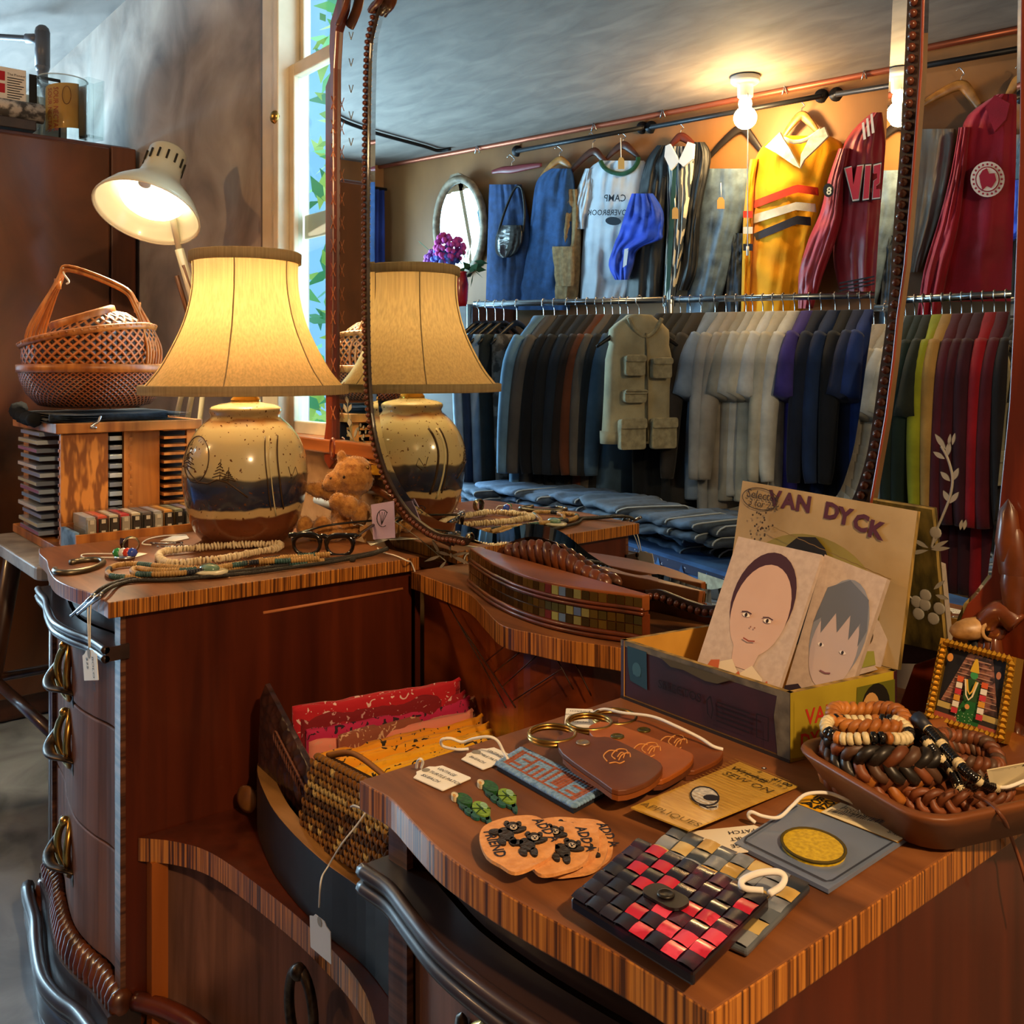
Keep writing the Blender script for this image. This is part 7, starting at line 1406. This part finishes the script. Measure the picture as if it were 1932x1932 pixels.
MB().tube([Wl(700, 318, .03) , Wl(770, 305, .03), Wl(1280, 209, .03), Wl(1682, 131, .03), Wl(1990, 75, .03)], .014, 10).build('pipe_run', mat('copper', '#a8604a', metal=.7, rough=.4), t, True)
for x in (900, 1120, 1250, 1480, 1630): y = 305 - (x - 770) * .1912; wtube([(x - 4, y + 10), (x, y - 8), (x + 5, y + 8)], .05, .004, 6).build('pipe_clip', steel, t, True)
t = thing('ceiling_cable', 'black cable sagging along the ceiling at the left corner', 'cable', tuple(Vz(760, 270, 2.4)))
MB().tube(smooth([Vz(600, 205, 2.405), Vz(640, 228, 2.405), Vz(705, 250, 2.405), Vz(800, 276, 2.405), Vz(826, 284, 2.405), Vz(850, 281, 2.41)], 4), .011, 6).build('cable', black, t, True)
fp = Vz(1406, 146, 2.415); bp_ = V((fp.x, fp.y, 2.415))
t = thing('ceiling_light', 'bare lit bulb in a white ceiling socket with a long pull cord', 'light', tuple(bp_))
b = MB(); b.lathe([(.065, 0), (.065, -.02), (.055, -.03), (.035, -.035), (.035, -.085), (.03, -.09)], 24); b.build('socket', mat('white_porcelain', '#b9b9b4', rough=.35), t)
b = MB(); b.ball((0, 0, -.118), .030, 16, 0, (1, 1, 1.15)); b.build('bulb', mat('lit_bare_bulb', (1, .78, .45), emit=25), t)
b = MB(); b.tube([(.03, .02, -.08), (.036, .03, -.4), (.05, .05, -.76)], .0022, 5); b.tube([(.05, .05, -.76), (.05, .05, -.80)], .006, 8); b.build('pull_cord', string, t)
l = light('bare_bulb_light', 'POINT', (0, 0, -.18), 30, WARM, .05); l.parent = t
# oval mirror, flowers
t = wall_thing('oval_mirror', 'oval wall mirror in a pale carved frame at the left of the clothes wall', 'mirror', 868, 420)
ov_ = [(868 + 42 * math.cos(R(a)), 428 + 84 * math.sin(R(a))) for a in range(0, 360, 8)]
b = MB(); b.extrude([Wl(x, y, .045 + (428 - y) * .00042) for x, y in ov_], V((0, -.008, 0))); b.build('oval_glass', MIR, t, True)
b = MB(); b.tube([Wl(868 + 45 * math.cos(R(a)), 428 + 90 * math.sin(R(a)), .045 - 90 * math.sin(R(a)) * .00042) for a in range(0, 360, 8)], .024, 8, closed=True); b.extrude([Wl(x, y, .09) for x, y in ((842, 352), (850, 330), (864, 326), (880, 334), (892, 352), (868, 344))], V((0, -.02, 0))); b.build('carved_frame', mat('pale_carved_frame', '#8a7a64', '#5e5040', scale=30, rough=.6), t, True)
vp_ = Wl(862, 584, .30); t = thing('flower_vase', 'tall red vase of pink and blue hydrangeas beside the oval mirror', 'vase', tuple(vp_))
MB().lathe([(.05, 0), (.06, .05), (.065, .14), (.055, .20), (.06, .21)], 20).build('vase_body', mat('red_glaze', '#8a1420', rough=.25, coat=.4), t)
rnd = random.Random(9)
for nm, c0, h, r in (('pink_hydrangea', (848, 468), '#a83e8a', .085), ('blue_hydrangea', (840, 490), '#5260b0', .075), ('violet_hydrangea', (822, 492), '#8a4a9a', .06)):
    b = MB(); c = Wl(*c0, .30) - vp_
    for i in range(90): d = V([rnd.gauss(0, 1) for _ in range(3)]).normalized(); b.ball(c + d * r * rnd.uniform(.8, 1), .016, 5)
    b.build(nm, flat(h, .8), t)
b = MB()
for i in range(16):
    c = Wl(878 + rnd.uniform(-16, 18), 500 + rnd.uniform(-10, 18), .30) - vp_; d = V([rnd.gauss(0, 1) for _ in range(3)]).normalized(); e = d.orthogonal().normalized(); b.add([c, c + d * .04 + e * .02, c + d * .08, c + d * .04 - e * .02], [(0, 1, 2, 3)])
b.tube([Wl(845, 490, .3) - vp_, V((0, 0, .1))], .006, 5); b.tube([Wl(790, 455, .3) - vp_, Wl(830, 490, .3) - vp_], .002, 4); b.build('leaves', flat('#2e5236'), t)
t = thing('side_cupboard', 'low dark cupboard under the red flower vase', 'cupboard', (vp_.x, vp_.y, 0), math.atan(-.2125)); b = MB(); b.box((-.40, -.20, .0), (.26, .2, vp_.z - .002)); b.build('cupboard_body', dkwood, t)
# curtain by the shop front
t = thing('curtain', 'long dark blue curtain hanging in the corner beside the shop front window', 'curtain', (XL + .06, -.98, 2.2)); rows = []
for i in range(8): rows.append([V((XL + .06 + .025 * math.sin(j * 1.5) + .004 * i * math.sin(j), -1.14 + .010 * j, 2.25 - i * .31)) for j in range(33)])
b = MB(); b.grid(rows); b.build('cloth', cloth('blue_curtain', '#2a3f8a', '#1a2860', scale=5), t, True); MB().tube([(XL + .06, -1.16, 2.26), (XL + .06, -.78, 2.26)], .01, 8).build('curtain_rod', pipe, t, True)
# ---------------------------------------------------------------- clothes racks
def fd(v): return V((v[0], -v[1], v[2]))
RA, RB = Pd(894, 574, 4.40), Pd(1650, 557, 3.88); GW = fd((-rv2 * .60 - dv * .80).normalized()); GT = V((-GW.y, GW.x, 0))
chrome = mat('chrome_rail', '#9aa2aa', metal=1, rough=.25); UP = V((0, 0, 1))
ORD = ['first', 'second', 'third', 'fourth', 'fifth', 'sixth', 'seventh', 'eighth', 'ninth', 'tenth', 'eleventh', 'twelfth', 'thirteenth', 'fourteenth', 'fifteenth', 'sixteenth', 'seventeenth', 'eighteenth', 'nineteenth', 'twentieth']
def rack(label, p0, p1, posts=(1, 1)):
    a, c = flip(p0), flip(p1); t = thing('clothes_rack', label, 'clothes rack', ((a.x + c.x) / 2, (a.y + c.y) / 2, 0)); MB().tube([a, c], .014, 10).build('rail', chrome, t, True)
    for p, on in zip((a, c), posts):
        if on:
            d = (p - (a + c) / 2).normalized() * .02; MB().tube([p + d, V((p.x, p.y, .03)) + d], .014, 10).build('post', chrome, t, True); b = MB(); b.tube([V((p.x, p.y, .02)) + d - GW * .24, V((p.x, p.y, .02)) + d + GW * .24], .014, 8); b.build('foot', chrome, t, True)
    return a, c
def at_(px): u = (px - 894) / 756; w_ = u * 3.88 / (4.40 * (1 - u) + 3.88 * u) if 0 else u; return RA.lerp(RB, u)
rack('chrome clothes rack on the left, holding trousers, dark jackets and the fishing vest', RA, at_(1279)); rack('chrome clothes rack in the middle, holding black, grey and white tops', at_(1296), RB)
hproto = None
def hang(p, mater=None, gw=GW):
    global hproto
    if hproto is None or mater is not None:
        t = thing('clothes_hanger', '', 'hanger'); b = MB(); b.tube(smooth([(-.19, 0, -.19), (-.1, 0, -.135), (0, 0, -.09), (.1, 0, -.135), (.19, 0, -.19)], 4), [.006 + .008 * math.sin(math.pi * i / 16) for i in range(17)], 8, fl=.6, up=(0, 1, 0)); b.build('hanger_arm', mater or flat('#0e0e10', .4), t)
        b = MB(); b.tube(smooth([(0, 0, -.09), (0, 0, -.03), (.014, 0, -.012), (.012, 0, .012), (-.004, 0, .018), (-.014, 0, .006)], 4), .0022, 5); b.build('hanger_hook', steel, t)
        if mater is None: hproto = t
    else: t = copy_tree(hproto)
    t.location = p; t.rotation_euler = (0, 0, math.atan2(gw.y, gw.x)); return t
def garment(name, label, px, col, L=.74, sl='short', w_=.225, th=.042, at=None, gw=GW, seed=0, c2=None, mm=None, grp='clothes on the racks', hm=None):
    p = flip(at or at_(px)); h = hang(p, hm, gw); h['label'] = 'hanger holding the ' + label.split(',')[0][:60]; h['group'] = 'hangers on the racks'
    gt = V((-gw.y, gw.x, 0)); o = p + V((0, 0, -.075)); m = mm or cloth('cloth_' + (col if isinstance(col, str) else '').lstrip('#'), col, c2, scale=9)
    t = thing(name, label, 'trousers' if sl == 'legs' else 'top', tuple(o), 0, grp); rings = []
    prof = [(.05, .015, .7), (.07, .0, .8), (.13, -.045, .95), (w_ * .88, -.105, 1), (w_ * .98, -.165, 1.05), (w_ * 1.0, -.28, 1.1), (w_ * 1.06, -.45, 1.15), (w_ * 1.12, -L + .05, 1.2), (w_ * 1.12, -L, 1.1)] if sl != 'legs' else [(.15, -.07, .7), (.17, -.12, .8), (.175, -.3, .8), (.16, -.55, .75), (.15, -L, .7)]
    pr = [(q.x, q.y, q.z) for q in smooth(prof, 2)]
    for ww, z, tt in pr:
        r_ = []
        for j in range(24):
            a = 2 * math.pi * j / 24; x = ww * math.copysign(abs(math.cos(a)) ** .8, math.cos(a)); y = th * tt * math.copysign(abs(math.sin(a)) ** .7, math.sin(a)) * (1 + .35 * noise.noise(V((x * 16 + seed, z * 2, seed)))) + .012 * noise.noise(V((x * 9, z * 3, seed + 9.))) * min(1, -z * 2 + .1)
            r_.append(gw * x + gt * y + V((0, 0, z)))
        rings.append(r_)
    MB().loft(rings).build('trouser_body' if sl == 'legs' else 'top_body', m, t)
    if sl in ('short', 'long'):
        for s in (-1, 1):
            pts = [(w_ * .74, -.10, .048), (w_ * 1.02, -.19, .062), (w_ * 1.28, -.34, .066)] if sl == 'short' else [(w_ * .74, -.10, .048), (w_ * 1.02, -.21, .062), (w_ * 1.22, -.40, .056), (w_ * 1.32, -.60, .046), (w_ * 1.34, -.67, .036)]
            P = smooth([gw * (s * x) + gt * (.006 * math.sin(seed + k)) + V((0, 0, z)) for k, (x, z, r) in enumerate(pts)], 4); rr = [q.x for q in smooth([(r, 0, 0) for _, _, r in pts], 4)]
            MB().tube(P, rr, 12, fl=.62, up=tuple(gt)).build('sleeve', m, t)
    return t
GL = [(905, 'pale blue denim trousers', '#8fa6bc', .80, 'legs'), (922, 'navy trousers', '#26344e', .82, 'legs'), (940, 'pale blue cotton trousers', '#93a8bb', .80, 'legs'), (958, 'dark olive trousers', '#2a2e2c', .80, 'legs'), (985, 'grey camouflage trousers', '#55504a', .80, 'legs'),
      (1040, 'washed denim jacket', '#5d7f9c', .74, 'long'), (1062, 'charcoal and grey varsity top', '#4e4a48', .76, 'long'), (1088, 'black long jacket', '#141418', .82, 'long'), (1108, 'black wool jacket', '#1a1b1f', .80, 'long'), (1128, 'dark navy jacket', '#1c2430', .80, 'long'), (1146, 'dark brown leather jacket', '#241a18', .82, 'long'), (1162, 'rust brown shirt', '#5a2e1a', .78, 'long'), (1178, 'grey brown shirt', '#57504a', .76, 'long'), (1193, 'faded black shirt', '#1f2023', .78, 'long'), (1208, 'steel blue denim shirt', '#3d5670', .80, 'long')]
for k, (px, lb, h, L, sl) in enumerate(GL):
    mm = mat('camouflage', '#6a655e', '#35312c', scale=22, rough=.9, lo=.45, hi=.55) if 'camou' in lb else None
    garment('trousers' if sl == 'legs' else 'jacket' if 'jacket' in lb else 'shirt', '%s on the left rack, %s from its left end' % (lb, ORD[k]), px, h, L, sl, seed=k * 1.7, mm=mm, hm=hw if px in (1040, 1062) else None)
vt = garment('fishing_vest', 'beige fishing vest with many pockets at the right end of the left rack', 1222, '#9a8f72', .50, 'none', at=Pd(1206, 566, 3.82), w_=.148, th=.05, seed=4.2, gw=fd((-rv2 * .93 - dv * .36).normalized()))
vo = V(vt.location); vw = fd((-rv2 * .93 - dv * .36).normalized()); vn = V((-vw.y, vw.x, 0)); vn = vn if vn.y > 0 else -vn
for x, z, ww, hh in ((.06, -.19, .055, .08), (.06, -.31, .06, .05), (.07, -.46, .07, .12), (-.07, -.46, .07, .12), (-.06, -.2, .055, .08)):
    b = MB(); m = frame(vo + vw * x + vn * .062 + V((0, 0, z)), vw, UP); b.prism(rrect(ww * 1.6, hh, .012), -.01, .022, 0, m); b.prism(rrect(ww * 1.65, hh * .35, .01, 3, 0, hh * .36), .022, .03, 0, m); b.build('vest_pocket', cloth('cloth_8f8468', '#8f8468'), vt, True, bevel=.004)
GR = [(1278, 'black tee shirt', '#101116', .80, 'short'), (1292, 'black crew neck tee shirt', '#14151a', .80, 'short'), (1308, 'jet black tee shirt', '#0e0f13', .82, 'short'), (1326, 'dark charcoal tee shirt', '#1d1e22', .82, 'short'), (1346, 'charcoal brown top', '#2c2724', .78, 'long'), (1372, 'slate blue grey tee shirt', '#6f7f96', .76, 'short'), (1392, 'light grey marl sweatshirt', '#8a8a8c', .80, 'long'), (1410, 'warm grey sweatshirt', '#8c8680', .80, 'long'), (1428, 'stone grey tee shirt', '#8a8780', .76, 'short'),
      (1440, 'pale grey tee shirt', '#a5a7a8', .74, 'short'), (1458, 'off white tee shirt', '#b5b0a4', .76, 'short'), (1476, 'bright white tee shirt', '#bfc2c6', .74, 'short'), (1494, 'cream sweatshirt', '#b0aa9c', .80, 'long'), (1514, 'white long sleeved tee shirt', '#bcbcba', .76, 'long'), (1540, 'purple tee shirt', '#3a2f7a', .74, 'short'), (1560, 'dark navy top', '#141c30', .80, 'long'), (1584, 'navy sweatshirt with a white badge', '#182a4e', .86, 'long'), (1608, 'black navy top', '#12151e', .80, 'long'), (1626, 'navy ringer tee shirt', '#1b2748', .72, 'short'), (1644, 'blue polo shirt', '#1e3470', .72, 'short')]
for k, (px, lb, h, L, sl) in enumerate(GR): garment('sweatshirt' if sl == 'long' else 'tee_shirt', '%s on the middle rack, %s from its left end' % (lb, ORD[k]), px, h, L, sl, seed=k * 2.3 + 1)
QA, QB = Pd(1700, 573, 3.62), Pd(1960, 580, 3.30); QB.z = QA.z
rack('chrome clothes rack at the right, holding green, yellow and maroon tops', QA, QB)
GX = [(1728, 'pale blue grey shirt', '#7f8c96', .80, 'long'), (1746, 'dark green sweatshirt', '#18241f', .88, 'long'), (1762, 'forest green sweatshirt', '#14231f', .90, 'long'), (1778, 'olive black top', '#20241c', .84, 'short'), (1798, 'lime yellow top', '#8a8a1e', .84, 'long'), (1814, 'tan corduroy shirt', '#a07a42', .90, 'long'), (1834, 'maroon sweatshirt', '#4a1420', .90, 'long'), (1852, 'dark maroon sweatshirt', '#3e101c', .90, 'long'), (1872, 'plum top', '#38121e', .90, 'long'), (1892, 'bright red sweatshirt', '#8a0e1a', .92, 'long'), (1912, 'wine red top', '#4e0f1c', .90, 'long'), (1936, 'black checked shirt', '#1a1416', .86, 'long')]
for k, (px, lb, h, L, sl) in enumerate(GX):
    u = (px - 1700) / 260; garment('sweatshirt' if sl == 'long' else 'tee_shirt', '%s on the right rack, %s from its left end' % (lb, ORD[k]), px, h, L, sl, seed=k * 1.9 + 5, at=QA.lerp(QB, u))
MB().tube([vo + vn * .054 + vw * .0 + V((0, 0, -.06)), vo + vn * .066 + V((0, 0, -.25)), vo + vn * .066 + V((0, 0, -.49))], .004, 6).build('vest_zip', flat('#4a4436'), vt, True)
MB().tube(smooth([vo + vn * .05 + vw * x + V((0, 0, z)) for x, z in ((-.075, .0), (-.045, -.05), (0, -.075), (.045, -.05), (.075, .0))], 4), .008, 8).build('vest_collar', cloth('cloth_8f8468', '#8f8468'), vt, True)
# bed with a quilt and folded jeans
E0, E1 = Vz(1120, 1006, .49), Vz(1420, 1100, .49); ed = (E1 - E0); ed.z = 0; ed.normalize(); en = V((ed.y, -ed.x, 0)); en = en if en.y < 0 else -en
bed = thing('day_bed', 'low bed covered with a blue patchwork quilt, piled with folded jeans', 'bed', tuple((E0 + E1) / 2 + en * .3 - V((0, 0, .49))))
bl0 = E0 - ed * 1.25; br0 = E1 + ed * .5; W_ = .62
b = MB(); b.prism([(p.x, p.y) for p in (bl0, br0, br0 + en * W_, bl0 + en * W_)], .12, .49); b.build('mattress', mat('quilt_blue', '#2c5a96', '#20447a', scale=12, rough=.9), bed, True, bevel=.02)
for q in (bl0 + en * .05 + ed * .05, br0 + en * .05 - ed * .05, br0 + en * (W_ - .05) - ed * .05, bl0 + en * (W_ - .05) + ed * .05): MB().tube([V((q.x, q.y, .13)), V((q.x, q.y, 0))], .025, 8).build('leg', dkwood, bed, True)
qa, qb = E0 - ed * .3 - en * .004, E1 + ed * .4 - en * .004; s = Sheet(V((qa.x, qa.y, .14)), V((qb.x, qb.y, .14)), V((qb.x, qb.y, .485)), V((qa.x, qa.y, .485)))
if s.n.dot(en) > 0: s.n = -s.n
navy = mat('navy_dots', '#1c2044', '#b9b9c9', scale=60, rough=.9, lo=.66, hi=.70); s.poly([(0, .92), (1, .92), (1, 1), (0, 1)], navy)
for k in range(12):
    u = k / 12; s.poly([(u, .62), (u + .083, .62), (u + .042, .985)], cloth('quilt_sky', '#3a6aa8') if k % 2 else cloth('quilt_mid', '#2a5290')); s.poly([(u + .05, .45), (u + .115, .45), (u + .083, .86)], mat('quilt_grey', '#7a7684', '#4e4a58', scale=60, rough=.9))
s.poly([(.60, .45), (.82, .45), (.82, .97), (.60, .97)], cloth('quilt_cream', '#c9c0a4')); s.line([(.61, .6), (.66, .74), (.72, .82), (.80, .80)], .004, '#a89f86'); s.line([(.60, .15), (.68, .36), (.78, .40)], .004, '#a89f86'); s.build('quilt_border', bed)
JN = [(900, 902, 0.6, '#526480'), (935, 915, 0.61, '#45566f'), (985, 912, 0.63, '#5a6f8f'), (1030, 924, 0.62, '#495c77'), (1085, 927, 0.63, '#546783'), (1135, 932, 0.63, '#435166'), (1190, 942, 0.64, '#434f61'), (1250, 960, 0.63, '#515f73'), (1305, 968, 0.63, '#495c76'), (1350, 975, 0.62, '#3a4658'), (1180, 962, 0.58, '#364051'), (1235, 959, 0.585, '#3d4859'), (1310, 970, 0.585, '#374152'), (1365, 974, 0.585, '#495a72'), (1120, 950, 0.575, '#3c485a'), (1295, 994, 0.545, '#4f6484'), (1345, 998, 0.545, '#43556f'), (1240, 982, 0.54, '#313b4b'), (1360, 1018, 0.512, '#15161a'), (1060, 945, 0.575, '#3d4a5f'), (1000, 935, 0.575, '#46566e'), (945, 930, 0.57, '#3b485d')]
for k, (px, py, z, h) in enumerate(JN):
    c0 = Vz(px, py, z); t = thing('folded_jeans', 'folded %s jeans, one of the pairs piled on the quilt' % ('black' if h == '#15161a' else 'blue grey'), 'jeans', tuple(c0), math.atan2(ed.y, ed.x) + random.uniform(-.15, .15), 'folded jeans on the bed'); m = den('fold%d' % k, tuple(x * .9 for x in lin(h))); b = MB(); sd = MB(); rnd = random.Random(k)
    for j in range(2):
        rings = []; ox, oy = rnd.uniform(-.012, .012), rnd.uniform(-.018, .012)
        for i in range(15):
            u = i / 14 - .5; r_ = []
            for q in range(16):
                a = 2 * math.pi * q / 16; y = (.135 + .012 * noise.noise(V((u * 5, k, j)))) * math.copysign(abs(math.cos(a)) ** .35, math.cos(a)); zz = .0165 * math.copysign(abs(math.sin(a)) ** .8, math.sin(a)); r_.append(V((ox + u * .36 + .012 * noise.noise(V((y * 8, j, k))), oy + y, zz - .017 - .034 * j + .016 * noise.noise(V((u * 6, y * 9, k + j * .25))))))
            rings.append(r_)
        b.loft(rings)
        sd.tube([rings[i][8] + V((0, -.001, 0)) for i in range(15)], .0036, 5); sd.tube([rings[14][q] + V((.001, 0, 0)) for q in (8, 7, 6, 5, 4, 3, 2, 1, 0)], .0028, 5)
    b.build('folded_legs', m, t)
    sd.build('pale_seam', flat('#96a0aa', .9), t)
